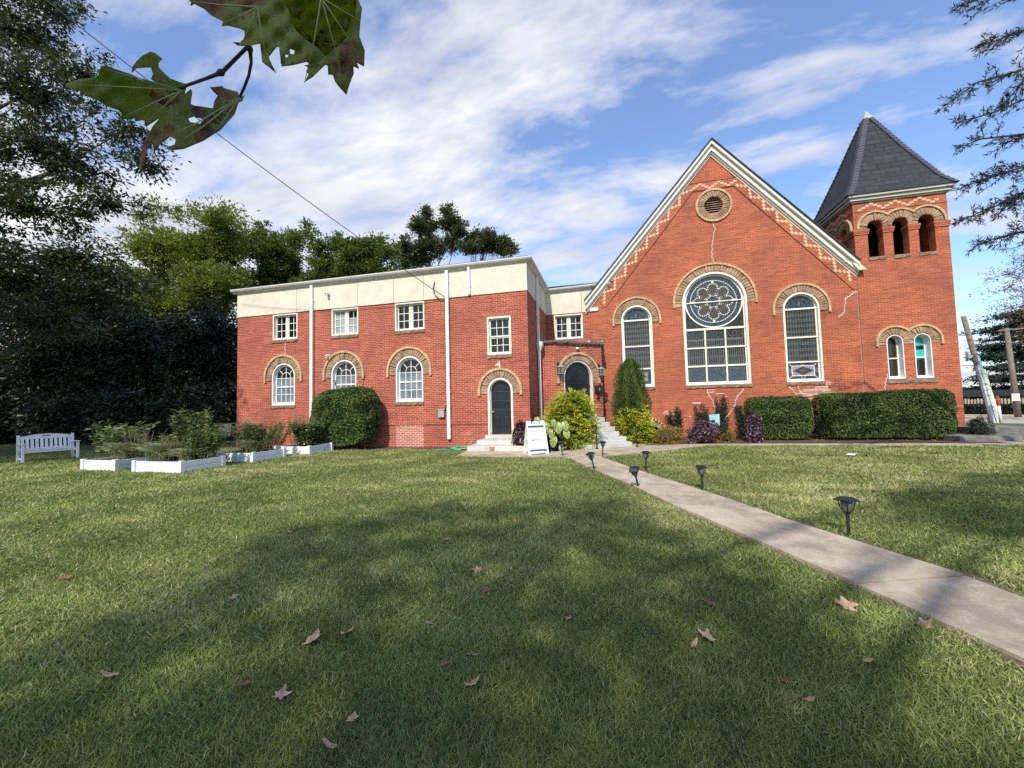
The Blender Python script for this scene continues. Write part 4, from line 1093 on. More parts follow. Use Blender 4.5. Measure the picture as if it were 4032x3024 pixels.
for tri in tessellate_polygon([pts]):
    a, c, d = [pts[i] for i in tri]
    mb.F(*([fb + i for i in tri] if (c - a).cross(d - a).z > 0 else [fb + i for i in reversed(tri)]))
tag(mb.build('mulch_bed', M_['mulch']), kind='structure')
mb = MB(); mb.poly([(-12.2, 13.75, .006), (-4.9, 13.9, .006), (-4.9, 14.6, .006), (-17, 14.6, .006), (-17, 14.0, .006)])
tag(mb.build('soil_strip', M_['mulch']), kind='structure')
M_['asphalt'] = simple('pale_road', (.36, .345, .32), .9, .08, 1, bmp=.2)  # one even pale grey for the road surface
mb = MB(); mb.poly([(14, 29.6, .005), (24, 23.2, .005), (60, 8, .005), (60, 17, .005), (25.5, 26.6, .005), (22.5, 29.9, .005), (17, 36.5, .005), (10, 40, .005)])
tag(mb.build('road', M_['asphalt']), kind='structure')
mb = MB(); mb.prism([(60, 17.05, .0), (25.55, 26.7, .0), (22.6, 30.0, .0), (17.1, 36.6, 0), (10, 40.2, 0), (12, 43, 0), (20, 39.5, 0), (25.3, 33.6, 0), (28, 30.5, 0), (60, 21, 0)][::-1], (0, 0, .13))
tag(mb.build('far_pavement', M_['path']), kind='structure')

# ================================================================== STEPS, RAILS, SMALL FIXTURES
S1 = thing('side_door_steps', 'low concrete steps below the small black side door', 'steps', (-3.9, 13.9, 0))
for i, (x0, x1, y0, z0, z1) in enumerate(((-4.87, -2.82, 13.10, 0, .19), (-4.66, -2.98, 13.50, .19, .35), (-4.52, -3.42, 14.08, .35, .485))):
    mb = MB(); mb.box(x0, y0, z0, x1, 14.462, z1 - .002); mb.build('step', M_['concrete'], S1, bevel=.014)
mb = MB(); mb.box(-4.06, 13.094, .02, -3.88, 13.10, .17); mb.build('rust_stain', M_['rust'], S1)
S2 = thing('porch_steps', 'flight of grey concrete steps up to the arched black porch doors', 'steps', (-.4, 15.6, 0))
dv, nv = Vector((.788, .616, 0)), Vector((.616, -.788, 0))
Rk = [(.685, 14.85), (.50, 15.10), (.261, 15.35), (.122, 15.60), (-.063, 15.85), (-.25, 16.10)]
Zk = [.0, .165, .33, .495, .66, .825, .99]
for k, (x, y) in enumerate(Rk):
    r = Vector((x, y, 0)); l = r - dv * 2.0
    if k < 5: back = -nv * .5; ring_ = [l, r, r + back, l + back]
    else: ring_ = [l, r, FP(1.84, .01, 0), FP(.25, .01, 0)]
    ring_ = [Vector((p.x, p.y, Zk[k] + .003)) for p in ring_]
    mb = MB(); mb.prism([p + Vector((0, 0, Zk[k + 1] - Zk[k])) for p in ring_][::1], (0, 0, -(Zk[k + 1] - Zk[k])))
    mb.build('step', M_['concrete'], S2, bevel=.014)
    if k:                                    # solid support below each tread
        mb = MB(); mb.prism([p - dv * .02 + Vector((0, 0, -.004)) for p in ([ring_[0] - nv * .02, ring_[1] - nv * .02] + ring_[2:])], (0, 0, -Zk[k] + .012)); mb.build('riser_block', M_['concrete'], S2)
mb = MB(); mb.prism([FP(.36, .10, 1.062), FP(1.92, .10, 1.062), FP(1.92, .0, 1.062), FP(.36, .0, 1.062)], (0, 0, -.07)); mb.build('threshold', M_['concrete'], S2, bevel=.01)

def porch_rail(label, top_pts, post_base):
    t_ = thing('stair_rail', label, 'handrail', post_base, group='stair rails')
    mb = MB(); mb.tube(top_pts, .021, 8); mb.build('handrail', M_['iron'], t_, smooth=True)
    mb = MB(); mb.tube([post_base, top_pts[-1]], .021, 8); mb.tube([Vector(post_base), Vector(post_base) + Vector((0, 0, .03))], .05, 10); mb.build('post', M_['iron'], t_, smooth=True)
    mb = MB(); mb.tube([Vector(top_pts[0]), Vector(top_pts[0]) + Vector((-.02, .035, 0))], .055, 10); mb.build('wall_flange', M_['iron'], t_)
pR = gnd(*( (1900 + 1683 / 2.765), (1400 + 995 / 2.765) ), .03)
pR = gnd(2508.7, 1759, .03); tR = at(2504, 1673, pR.y)
wR = hit(2357, 1567, FP(0, .06, 0), FP.n); eR = hit(2382, 1566, FP(0, .20, 0), FP.n)
porch_rail('black iron rail fixed beside the mailbox and sloping down the steps', [wR, wR + FP.n * .12, eR, tR + Vector((-.02, .05, .03)), tR], pR)
pL = gnd(2350, 1768, .03); tL = at(2348, 1676, pL.y)
porch_rail('black iron rail post against the tall yellow shrub by the steps', [FP(.30, .06, 1.86), FP(.22, .2, 1.84), tL + Vector((-.07, .1, .04)), tL + Vector((-.03, .03, .02)), tL], pL)

def wall_lantern(px, py, label):
    p = hit(px, py, FP(0, .14, 0), FP.n)
    u = (p - FP.O).dot(FP.ex); z = p.z
    t_ = thing('wall_lantern', label, 'lantern', FP(u, .01, z), group='porch lanterns')
    mb = MB(); FP.box(mb, u - .055, u + .055, z - .10, z + .30, .002, .03); mb.tube([FP(u, .03, z + .22), FP(u, .12, z + .25), FP(u, .15, z + .18)], .013, 6); mb.build('back_plate', M_['iron'], t_)
    mb = MB()
    def sq(r, zz): return [FP(u - r, .15 + r, zz), FP(u + r, .15 + r, zz), FP(u + r, .15 - r, zz), FP(u - r, .15 - r, zz)]
    mb.hexa(sq(.105, z - .20) + sq(.105, z - .18)); mb.hexa(sq(.115, z + .08) + sq(.115, z + .095)); mb.hexa(sq(.105, z + .097) + sq(.035, z + .16))
    for su in (-1, 1):
        for sw in (-1, 1): mb.bar(FP(u + su * .085, .15 + sw * .085, z - .18), FP(u + su * .10, .15 + sw * .10, z + .08), .014, .014)
    mb.build('frame', M_['grey_metal'], t_)
    mb = MB(); mb.hexa(sq(.078, z - .18) + sq(.09, z + .08)); mb.build('glass', M_['lampglass'], t_)
wall_lantern(1900 + 1325 / 4.366, 1180 + 1195 / 4.366, 'grey metal lantern on the porch wall left of the double doors')
wall_lantern(1900 + 2035 / 4.366, 1180 + 1225 / 4.366, 'grey metal lantern above the black mailbox')
p = hit(1900 + 2000 / 4.366, 1180 + 1535 / 4.366, FP(0, .08, 0), FP.n); u = (p - FP.O).dot(FP.ex); z = p.z
u = min(u, 2.19)
MBX = thing('mailbox', 'black wall mailbox at the right edge of the porch', 'mailbox', FP(u, .01, z))
mb = MB(); FP.box(mb, u - .17, u + .17, z - .17, z + .11, .003, .13); mb.build('box', M_['black'], MBX, bevel=.008)
mb = MB(); mb.hexa([FP(u - .18, .16, z + .09), FP(u + .18, .16, z + .09), FP(u + .18, .002, z + .112), FP(u - .18, .002, z + .112), FP(u - .18, .16, z + .115), FP(u + .18, .16, z + .115), FP(u + .18, .002, z + .155), FP(u - .18, .002, z + .155)]); mb.build('lid', M_['black'], MBX, bevel=.004)
mb = MB(); FP.box(mb, u - .004, u + .004, z + .02, z + .07, .131, .134); FP.box(mb, u - .02, u + .02, z + .045, z + .053, .131, .1345); FP.box(mb, u - .03, u + .03, z - .035, z - .01, .131, .1345); mb.build('emblem', M_['white'], MBX)

# garden hose coiled beside the side steps
mb = MB()
cx0, cy0 = -5.25, 13.55
pts = []
for i in range(90):
    a = i * .28; r = .30 + .05 * math.sin(i * .9) + .03 * math.sin(i * 2.3)
    pts.append((cx0 + r * 1.15 * math.cos(a) + .02 * math.sin(i), cy0 + r * .6 * math.sin(a), .03 + .02 * (i / 90) * 7 * (.4 + .3 * math.sin(a * .5 + .6) ** 2)))
pts = [(-6.45, 13.62, .025), (-6.2, 13.52, .02), (-5.95, 13.60, .03), (-5.7, 13.5, .02)] + pts + [(-5.0, 13.62, .15), (-4.92, 13.75, .32), (-4.88, 13.9, .42), (-4.86, 14.2, .5)]
mb.tube(pts, .016, 6)
hs = thing('garden_hose', 'green garden hose coiled on the grass beside the low steps', 'hose', (-5.4, 13.6, 0))
mb.build('hose', M_['hose'], hs, smooth=True)
mb = MB(); mb.tube([(-5.62, 13.45, .03), (-5.3, 13.38, .05), (-5.0, 13.36, .08), (-4.9, 13.3, .03)], .02, 6); mb.build('hose_end', M_['hose_orange'], hs, smooth=True)

# ================================================================== WELCOME SIGN
SG = local_thing('sidewalk_sign', 'white folding sidewalk sign reading Welcome beside the yellow shrub', 'sign')
W2, HS, TH = .33, 1.02, .17                  # half width, height, lean
def brd(side):
    s = side
    def P(u, v, t=0):                       # u across, v up 0..1, t thickness outwards
        return Vector((u, -s * (TH + .12) * (1 - v) * 1.0 - s * .02 + (-s) * t, v * HS))
    return P
for s in (1, -1):
    P = brd(s); mb = MB()
    out_ = [(-W2, .0), (-W2 + .09, .0), (-W2 + .10, .035), (W2 - .10, .035), (W2 - .09, 0), (W2, 0), (W2 - .04, 1.0), (W2 - .17, 1.0), (W2 - .175, .90), (.105, .905), (.10, .965), (.06, .985), (-.06, .985), (-.10, .965), (-.105, .905), (-W2 + .175, .90), (-W2 + .17, 1.0), (-W2 + .04, 1.0)]
    hole = [(-.06, .92), (.06, .92), (.055, .955), (-.055, .955)]
    for t_, flip in ((.018, 0), (-.018, 1)):
        loops = [[P(u, v, t_) for u, v in out_], [P(u, v, t_) for u, v in hole]]
        flat = loops[0] + loops[1]; fb = mb.V(*flat)
        for tri in tessellate_polygon(loops): mb.F(*[fb + i for i in tri])
    for lp in (out_, hole):
        for i in range(len(lp)):
            a, c = lp[i], lp[(i + 1) % len(lp)]; mb.poly([P(*a, .018), P(*c, .018), P(*c, -.018), P(*a, -.018)])
    me_o = mb.build('front_panel' if s == 1 else 'rear_panel', M_['plastic'], SG)
    bm = bmesh.new(); bm.from_mesh(me_o.data); bmesh.ops.remove_doubles(bm, verts=bm.verts, dist=.0001); bmesh.ops.recalc_face_normals(bm, faces=bm.faces); bm.to_mesh(me_o.data); bm.free()
    if s == 1: front = me_o
P = brd(1)
def on_board(mb, pts, t=.021): mb.poly([P(u, v, t) for u, v in pts])
mb = MB(); on_board(mb, [(-.27, .80), (.255, .80), (.25, .865), (-.265, .865)]); on_board(mb, [(-.275, .095), (.275, .095), (.275, .155), (-.275, .155)]); mb.build('navy_bands', M_['navy'], front)
def text_mesh(body, size):
    cu = bpy.data.curves.new('lettering', 'FONT'); cu.body = body; cu.size = size; cu.align_x = 'CENTER'; cu.align_y = 'CENTER'; cu.fill_mode = 'FRONT'; cu.resolution_u = 3
    tmp = bpy.data.objects.new('lettering', cu); COL.objects.link(tmp)
    dg = bpy.context.evaluated_depsgraph_get(); dg.update()
    me = bpy.data.meshes.new_from_object(tmp.evaluated_get(dg))
    bpy.data.objects.remove(tmp); bpy.data.curves.remove(cu)
    return me
def put_text(body, size, u, v, matn, parent, t=.022, name='lettering'):
    me = text_mesh(body, size)
    for vv in me.vertices:
        x, y = vv.co.x, vv.co.y; vv.co = P(u + x, v + y / HS, t)
    me.materials.clear(); me.materials.append(M_[matn])
    o = link(name, me, parent); return o
put_text('Welcome', .115, -.01, .70, 'ink', front); put_text('to', .055, -.01, .595, 'ink', front)
mb = MB()
el = [(.25 * math.cos(t_), .375 + .155 * math.sin(t_)) for t_ in np.linspace(0, 2 * PI, 49)[:-1]]
for i in range(48):
    a, c = el[i], el[(i + 1) % 48]; f = .962
    mb.poly([P(*a, .022), P(*c, .022), P(c[0] * f, .375 + (c[1] - .375) * f, .022), P(a[0] * f, .375 + (a[1] - .375) * f, .022)])
def strk(mb, pts, wd):
    for (a, c), (d, e) in zip(pts[:-1], pts[1:]):
        L = math.hypot(d - a, (e - c) * HS); nx, ny = -(e - c) * HS / L * wd / 2, (d - a) / L * wd / 2 / HS
        mb.poly([P(a - nx, c - ny, .0225), P(d - nx, e - ny, .0225), P(d + nx, e + ny, .0225), P(a + nx, c + ny, .0225)])
for pts in ([(-.19, .40), (-.14, .44), (-.07, .44), (-.06, .43)], [(-.15, .41), (-.12, .425), (-.08, .41)], [(-.05, .42), (-.03, .45), (-.01, .42)], [(.0, .49), (.01, .46), (.01, .41), (.03, .41)], [(.02, .455), (.10, .46), (.135, .465)], [(.04, .42), (.06, .43), (.08, .415), (.12, .415)], [(.11, .43), (.145, .445), (.185, .42)]): strk(mb, pts, .014)
mb.build('oval_emblem', M_['ink'], front)
put_text('THE SAGLUB SCHOOL', .038, 0, .385 - .02, 'ink', front, name='emblem_lettering')
mb = MB()
for pts in ([(-.14, .33), (-.11, .315), (-.08, .33)], [(-.02, .33), (-.02, .31)], [(.03, .345), (.03, .29)], [(.03, .315), (.15, .318)], [(.07, .338), (.16, .34)]): strk(mb, pts, .012)
mb.build('emblem_script', M_['ink_pale'], front)
mb = MB(); mb.bar((-W2 + .05, -.14, .42), (-W2 + .05, .14, .42), .012, .02); mb.bar((W2 - .05, -.14, .42), (W2 - .05, .14, .42), .012, .02); mb.build('spreader', M_['grey_metal'], SG)
SG.location = (-2.36, 12.56, .028); SG.rotation_euler = (0, 0, math.radians(27))

# ================================================================== PATH LIGHTS
LP = local_thing('path_light', 'solar path light', 'path light', 'solar lights along the concrete path')
mb = MB(); mb.hexa([(-.085, -.085, .375), (.085, -.085, .375), (.085, .085, .375), (-.085, .085, .375), (-.085, -.085, .387), (.085, -.085, .387), (.085, .085, .387), (-.085, .085, .387)]); mb.hexa([(-.08, -.08, .387), (.08, -.08, .387), (.08, .08, .387), (-.08, .08, .387), (-.045, -.045, .42), (.045, -.045, .42), (.045, .045, .42), (-.045, .045, .42)])
mb.build('cap', M_['black'], LP)
mb = MB(); mb.tube([(0, 0, .378), (0, 0, .32), (0, 0, .27), (0, 0, .245)], [.058, .054, .044, .022], 10); mb.build('lamp_glass', M_['lampglass'], LP, smooth=True)
mb = MB()
for k in range(4):
    a = PI / 4 + k * PI / 2; ca, sa = math.cos(a), math.sin(a)
    mb.tube([(.075 * ca, .075 * sa, .376), (.062 * ca, .062 * sa, .30), (.018 * ca, .018 * sa, .235)], .006, 5)
mb.tube([(0, 0, .25), (0, 0, .23)], [.03, .026], 10); mb.build('cage', M_['iron'], LP)
mb = MB(); mb.tube([(0, 0, .24), (0, 0, .10), (0, 0, -.06)], [.017, .016, .013], 8); mb.build('stake', M_['iron'], LP)
lamps = [((-1.47, 12.04), 0, 0, 'path light standing nearest the white folding sign'), ((-.30, 12.14), 5, 0, 'path light at the corner where the path meets the walkway, in front of the steps'),
         ((-.43, 9.60), -17, 0, 'slightly leaning path light on the left edge of the path'), ((.72, 9.69), 4, 0, 'upright path light midway on the right edge of the path, before the flag bed'),
         ((.43, 7.76), -27, -6, 'path light leaning most, its square cap tipped to the left'), ((1.49, 7.61), 4, 0, 'upright path light on the grass right of the most tilted one'), ((2.54, 5.34), 3, 3, 'largest and nearest path light, at the right edge of the path')]
for i, ((x, y), tx, ty, lab) in enumerate(lamps):
    L_ = LP if i == 0 else copy_tree(LP)
    L_.location = (x, y, .03); L_.rotation_euler = (math.radians(ty), math.radians(tx), .3 * i + .2); L_['label'] = lab

# ================================================================== RAISED BEDS
def raised_bed(x0, x1, y0, y1, label, h=.30):
    t_ = thing('raised_bed', label, 'garden bed', ((x0 + x1) / 2, (y0 + y1) / 2, 0), group='white raised garden beds')
    for a, c in (((x0, y0), (x1, y0)), ((x1, y0), (x1, y1)), ((x1, y1), (x0, y1)), ((x0, y1), (x0, y0))):
        mb = MB()
        for z in (0, h / 2): mb.bar((a[0], a[1], z + h / 4), (c[0], c[1], z + h / 4), .035, h / 2 - .006)
        mb.build('side_board', M_['bedwhite'], t_, bevel=.005)
    for x in (x0, x1):
        for y in (y0, y1):
            mb = MB(); mb.box(x - .055, y - .055, -.02, x + .055, y + .055, h + .025); mb.build('corner_post', M_['bedwhite'], t_, bevel=.008)
    mb = MB(); mb.box(x0 + .03, y0 + .03, .0, x1 - .03, y1 - .03, h - .05); mb.build('soil', M_['mulch'], t_)
BEDS = [(-14.75, -13.50, 8.30, 9.45, 'white raised bed nearest the bench'), (-12.62, -11.00, 8.20, 9.35, 'nearest and widest white raised bed, at the front of the row'),
        (-12.10, -10.72, 10.10, 11.30, 'white raised bed third along, behind the widest one'), (-11.70, -10.30, 11.98, 13.12, 'white raised bed beside the rounded dark shrub')]
for b_ in BEDS: raised_bed(*b_)

# ================================================================== BENCH, CHAIRS
BN = local_thing('garden_bench', 'white slatted garden bench in the shade of the trees', 'bench')
hw_ = .66
def bpart(name, boxes):
    mb = MB()
    for bx in boxes: mb.box(*bx)
    return mb.build(name, M_['benchwhite'], BN, bevel=.006)
for s in (-1, 1):
    bpart('front_leg', [(s * hw_ - .035, -.02, 0, s * hw_ + .035, .05, .62)])
    mb = MB(); mb.hexa([(s * hw_ - .035, .46, 0), (s * hw_ + .035, .46, 0), (s * hw_ + .035, .53, 0), (s * hw_ - .035, .53, 0), (s * hw_ - .035, .56, .93), (s * hw_ + .035, .56, .93), (s * hw_ + .035, .62, .93), (s * hw_ - .035, .62, .93)]); mb.build('back_leg', M_['benchwhite'], BN, bevel=.006)
    bpart('armrest', [(s * hw_ - .045, -.06, .622, s * hw_ + .045, .54, .65)])
    bpart('stretcher', [(s * hw_ - .02, .05, .10, s * hw_ + .02, .46, .15)])
bpart('seat', [(-hw_ + .04, -.01 + .095 * k, .40, hw_ - .04, .075 + .095 * k, .425) for k in range(5)])
bpart('apron', [(-hw_ + .036, .0, .32, hw_ - .036, .03, .398), (-hw_ + .036, .46, .33, hw_ - .036, .49, .398)])
mb = MB()
for k in range(11):
    x = -hw_ + .09 + (2 * hw_ - .18) * k / 10; mb.hexa([(x - .036, .49, .43), (x + .036, .49, .43), (x + .036, .51, .43), (x - .036, .51, .43), (x - .036, .56, .80), (x + .036, .56, .80), (x + .036, .58, .80), (x - .036, .58, .80)])
mb.build('back_slats', M_['benchwhite'], BN)
mb = MB(); top = [(-hw_ + .036, .78), (hw_ - .036, .78)] + [(hw_ - .036 - (2 * hw_ - .072) * i / 12, .87 + .085 * math.sin(PI * i / 12)) for i in range(13)]
mb.prism([(x, .555, z) for x, z in top], (0, .045, .0)); mb.box(-hw_ + .036, .495, .425, hw_ - .036, .525, .47); mb.build('back_rail', M_['benchwhite'], BN, bevel=.005)
mb = MB(); mb.box(-.10, .548, .875, .10, .554, .90); mb.build('hand_slot', M_['core'], BN)
BN.location = (-19.40, 10.0, 0); BN.rotation_euler = (0, 0, math.radians(76))
CH = local_thing('patio_chair', 'grey patio chair', 'chair', 'grey patio chairs behind the beds')
mb = MB(); mb.hexa([(-.24, .22, .46), (.24, .22, .46), (.24, .24, .46), (-.24, .24, .46), (-.25, .34, 1.02), (.25, .34, 1.02), (.25, .36, 1.02), (-.25, .36, 1.02)]); mb.build('backrest', M_['sling'], CH)
mb = MB(); mb.box(-.24, -.24, .42, .24, .22, .44); mb.build('seat', M_['sling'], CH)
for sx_ in (-1, 1):
    for sy_ in (-1, 1):
        mb = MB(); mb.tube([(sx_ * .26, sy_ * .22, 0), (sx_ * .25, sy_ * .21, .44)] + ([(sx_ * .26, .36, 1.03)] if sy_ > 0 else [(sx_ * .27, -.2, .63), (sx_ * .27, .2, .64)]), .014, 6); mb.build('leg', M_['iron'], CH)
p = at(440, 1712, 12.2); CH.location = (p.x, p.y, 0); CH.rotation_euler = (0, 0, math.radians(40)); CH['label'] = 'grey patio chair behind the bed nearest the bench'
c2 = copy_tree(CH); p = at(889, 1690, 14.6); c2.location = (p.x - .2, p.y, 0); c2.rotation_euler = (0, 0, math.radians(30)); c2['label'] = 'dark patio chair close to the corner of the brick hall'

# ================================================================== FLAG, PAPER, STEPS BY THE TOWER, STREET
p0 = Vector((3.42, 15.95, 0))
FG = thing('garden_flag', 'small aqua garden flag on a thin black stand among the shrubs', 'flag', p0)
mb = MB(); mb.tube([p0, p0 + Vector((-.02, 0, 1.02)), p0 + Vector((0, 0, 1.045)), p0 + Vector((.40, -.02, 1.06))], .007, 6); mb.build('stand', M_['iron'], FG)
mb = MB(); nn = 8
for i in range(nn):
    for j in range(nn):
        def q_(a, c): return p0 + Vector((.03 + .34 * a / nn + .03 * c / nn * .5, -.03 - .02 * math.sin(a * .9 + c * .4), 1.035 - .42 * (c / nn) + .03 * a / nn))
        mb.poly([q_(i, j + 1), q_(i + 1, j + 1), q_(i + 1, j), q_(i, j)])
o = mb.build('cloth', M_['flag'], FG, smooth=True); sm = o.modifiers.new('solidify', 'SOLIDIFY'); sm.thickness = .003
p = gnd(3350, 1799); mb = MB(); mb.prism([p + Vector(v) for v in ((-.12, -.04, .06), (.05, -.06, .05), (.14, .03, .07), (-.03, .06, .08))], (0, 0, .008)); tag(mb.build('paper_scrap', M_['paperm']), 'scrap of white paper lying on the lawn', 'litter')
ST = thing('tower_steps', 'weathered grey stone steps at the right foot of the tower', 'steps', (12.6, 17, 0))
M_['oldstone'] = simple('weathered_step_stone', (.17, .165, .15), .95, .4, 5, bmp=.6)
mb = MB(); mb.box(11.0, 16.25, 0, 12.62, 17.3, .20); mb.build('step', M_['oldstone'], ST, bevel=.02)
mb = MB(); mb.box(12.15, 17.31, 0, 13.9, 18.6, .40); mb.build('step', M_['oldstone'], ST, bevel=.02)

pole1 = thing('utility_pole', 'leaning sawn-off wooden pole with grey conduit guards', 'utility pole', (19.5, 26.6, 0), group='utility poles')
a = gnd(3600 + 1600 / 5.12, 1500 + 845 / 5.12); tp = at(3720 + 128 / 1.763, 1220 + 42 / 1.763, a.y)
ax = (tp - a)
mb = MB(); mb.tube([a, tp], [.145, .105], 12); mb.build('pole', M_['polewood'], pole1, smooth=True)
sd = Vector((.97, .24, 0)).normalized(); bk = Vector((.24, -.97, 0))
mb = MB(); mb.bar(a - sd * .16 + bk * .12, a + ax * .53 - sd * .12 + bk * .1, .12, .12, sd); mb.build('conduit_guard', M_['galv'], pole1)
mb = MB(); mb.bar(a + sd * .0 + bk * .15, a + ax * .62 - sd * .02 + bk * .12, .13, .12, sd); mb.build('conduit_guard', M_['galv'], pole1)
mb = MB(); mb.bar(a + sd * .19 + bk * .10, a + ax * .49 + sd * .13 + bk * .08, .13, .12, sd); mb.build('conduit_guard', M_['guardyellow'], pole1)
mb = MB(); q = a + ax * .60 - sd * .34; mb.bar(q, q + ax * .065, .12, .12, sd); mb.bar(q + ax * .03, a + ax * .61, .05, .05); mb.build('junction_box', M_['white'], pole1)
a2 = gnd(3600 + 2100 / 5.12, 1500 + 775 / 5.12); tp2 = at(3720 + 430 / 1.763, 1220 + 140 / 1.763, a2.y)
pole2 = thing('utility_pole', 'weathered wooden utility pole with a small no-parking sign by the far hedge', 'utility pole', a2, group='utility poles')
mb = MB(); mb.tube([a2, tp2 + (tp2 - a2) * .02], [.15, .105], 12); mb.build('pole', M_['polewood'], pole2, smooth=True)
mb = MB(); mb.bar(tp2 + Vector((-.5, -.1, -.02)), tp2 + Vector((5.0, 1.2, .35)), .08, .09); mb.build('cross_arm', M_['polewood'], pole2)
mb = MB()
mb.tube([tp2 + Vector((.02, 0, -.1)), tp2 + Vector((3.5, -.5, -4.6))], .012, 5); mb.tube([tp2 + Vector((.05, 0, -2.0)), tp2 + Vector((2.4, -.4, -5.6))], .012, 5)
mb.tube([tp2 + Vector((-.1, 0, -2.2)), tp2 + Vector((-2.2, -.2, -2.0)), tp2 + Vector((-4.0, -1.4, -2.2)), tp2 + Vector((-8, -3, -3.0))], .018, 5); mb.tube([tp2 + Vector((-.1, 0, -3.1)), tp2 + Vector((-6, -2, -3.2))], .014, 5); mb.build('wires', M_['iron'], pole2)
sp = at(3600 + 2045 / 5.12, 1500 + 328 / 5.12, a2.y - .22)
cr = Vector((rt.x, rt.y, 0)).normalized(); cn = Vector((cr.y, -cr.x, 0))
def sgn_box(mb, p, hw, hh, d0, d1): mb.hexa([p + cr * sx + cn * dd + Vector((0, 0, sz)) for sz in (-hh, hh) for sx, dd in ((-hw, d1), (hw, d1), (hw, d0), (-hw, d0))])
mb = MB(); sgn_box(mb, sp, .23, .21, 0, .01); sgp = mb.build('sign_plate', M_['white'], pole2)
mb = MB(); pc = sp + Vector((0, 0, .06))
for i in range(20):
    t0, t1 = 2 * PI * i / 20, 2 * PI * (i + 1) / 20
    e = lambda t_, r: pc + cr * (r * math.cos(t_)) + Vector((0, 0, r * .62 * math.sin(t_))) + cn * .013
    mb.poly([e(t0, .155), e(t1, .155), e(t1, .12), e(t0, .12)])
mb.bar(pc + cr * -.10 + Vector((0, 0, .06)) + cn * .014, pc + cr * .10 - Vector((0, 0, .06)) + cn * .014, .028, .004, cn); mb.build('prohibition_symbol', M_['red'], sgp)
mk = gnd(3600 + 1747 / 5.12, 1500 + 860 / 5.12)
MK = thing('marker_post', 'white marker post with an orange top on the grass verge', 'marker post', mk)
mb = MB(); mb.tube([mk, mk + Vector((-.03, 0, .92))], .06, 12); mb.build('post', M_['white'], MK, smooth=True)
mb = MB(); mb.tube([mk + Vector((-.03, 0, .92)), mk + Vector((-.045, 0, 1.36)), mk + Vector((-.045, 0, 1.40))], [.063, .063, .04], 12); mb.build('top', M_['orange'], MK, smooth=True)
FN = thing('wooden_fence', 'weathered board fence behind the far hedge', 'fence', (36, 40, 0))
fa, fb_ = at(3790, 1585, 41), at(4090, 1590, 38)
mb = MB(); L_ = int((fb_ - fa).length / .17)
for i in range(L_):
    q = fa.lerp(fb_, i / L_); q.z = 0; mb.bar(q + Vector((0, 0, .02)), q + Vector((0, 0, 1.14 + random.uniform(-.05, .03))), .12, .02, (0, 1, 0))
mb.build('boards', M_['fencewood'], FN)
mb = MB(); mb.bar((fa.x, fa.y + .04, .4), (fb_.x, fb_.y + .04, .4), .04, .08); mb.bar((fa.x, fa.y + .04, .95), (fb_.x, fb_.y + .04, .95), .04, .08); mb.build('rail', M_['fencewood'], FN)
CP = thing('carport', 'dark flat canopy on posts across the street', 'carport', (30, 43, 0))
ca_, cb_ = at(3740, 1545, 44), at(4080, 1550, 41)
mb = MB(); mb.hexa([(ca_.x - 3, ca_.y, 1.28), (ca_.x + 4.6, ca_.y - .8, 1.28), (ca_.x + 5.2, ca_.y + 3, 1.28), (ca_.x - 3, ca_.y + 4, 1.28), (ca_.x - 3, ca_.y, 1.92), (ca_.x + 4.4, ca_.y - .8, 1.80), (ca_.x + 5.0, ca_.y + 3, 1.8), (ca_.x - 3, ca_.y + 4, 1.92)]); mb.build('canopy', M_['awning'], CP)
for dx in (0, 2.2, 4.4):
    mb = MB(); mb.tube([(ca_.x + dx, ca_.y - .1 - dx * .12, 0), (ca_.x + dx, ca_.y - .1 - dx * .12, 1.29)], .05, 8); mb.build('post', M_['iron'], CP)

# service cable from off-frame to the hall
p1 = Vector((-6.14, 14.42, 5.83)); p2 = at(150, -25, 7.0); d_ = p2 - p1
pts = [p1 + d_ * t_ + Vector((0, 0, -.22 * 4 * t_ * (1 - t_))) for t_ in np.linspace(0, 1.25, 26)]
mid = [at(820, 533, 0.001)] 
mb = MB(); mb.tube(pts, .013, 6, cap=True); tag(mb.build('overhead_cable', M_['iron'], smooth=True), 'black overhead service cable running down to the hall wall', 'cable')
# ================================================================== VEGETATION
def unit(n): 
    v = RNG.normal(size=(n, 3)); return v / np.linalg.norm(v, axis=1)[:, None]
def norm(v): return v / (np.linalg.norm(v, axis=1)[:, None] + 1e-9)
def leaf_mesh(name, P, T, Nn, L, W, rnd, material, parent=None, fold=.15):
    n = len(P); T = norm(T); S = norm(np.cross(T, Nn)); U = np.cross(S, T)
    L = np.broadcast_to(np.asarray(L, float).reshape(-1, 1), (n, 1)); W = np.broadcast_to(np.asarray(W, float).reshape(-1, 1), (n, 1))
    v = np.empty((n, 4, 3))
    v[:, 0] = P - T * L * .5; v[:, 2] = P + T * L * .5
    mid = P - T * L * .06 + U * W * fold
    v[:, 1] = mid + S * W * .5; v[:, 3] = mid - S * W * .5
    me = bpy.data.meshes.new(name)
    me.vertices.add(n * 4); me.vertices.foreach_set('co', v.reshape(-1).astype(np.float32))
    f = np.arange(n)[:, None] * 4 + np.array([0, 1, 2, 0, 2, 3])[None]
    me.loops.add(n * 6); me.loops.foreach_set('vertex_index', f.reshape(-1).astype(np.int32))
    me.polygons.add(n * 2); me.polygons.foreach_set('loop_start', (np.arange(n * 2) * 3).astype(np.int32)); me.polygons.foreach_set('loop_total', np.full(n * 2, 3, np.int32))
    me.update(calc_edges=True)
    a = me.attributes.new('rnd', 'FLOAT', 'FACE'); a.data.foreach_set('value', np.repeat(np.clip(rnd, 0, 1), 2).astype(np.float32))
    me.materials.append(material)
    return link(name, me, parent)
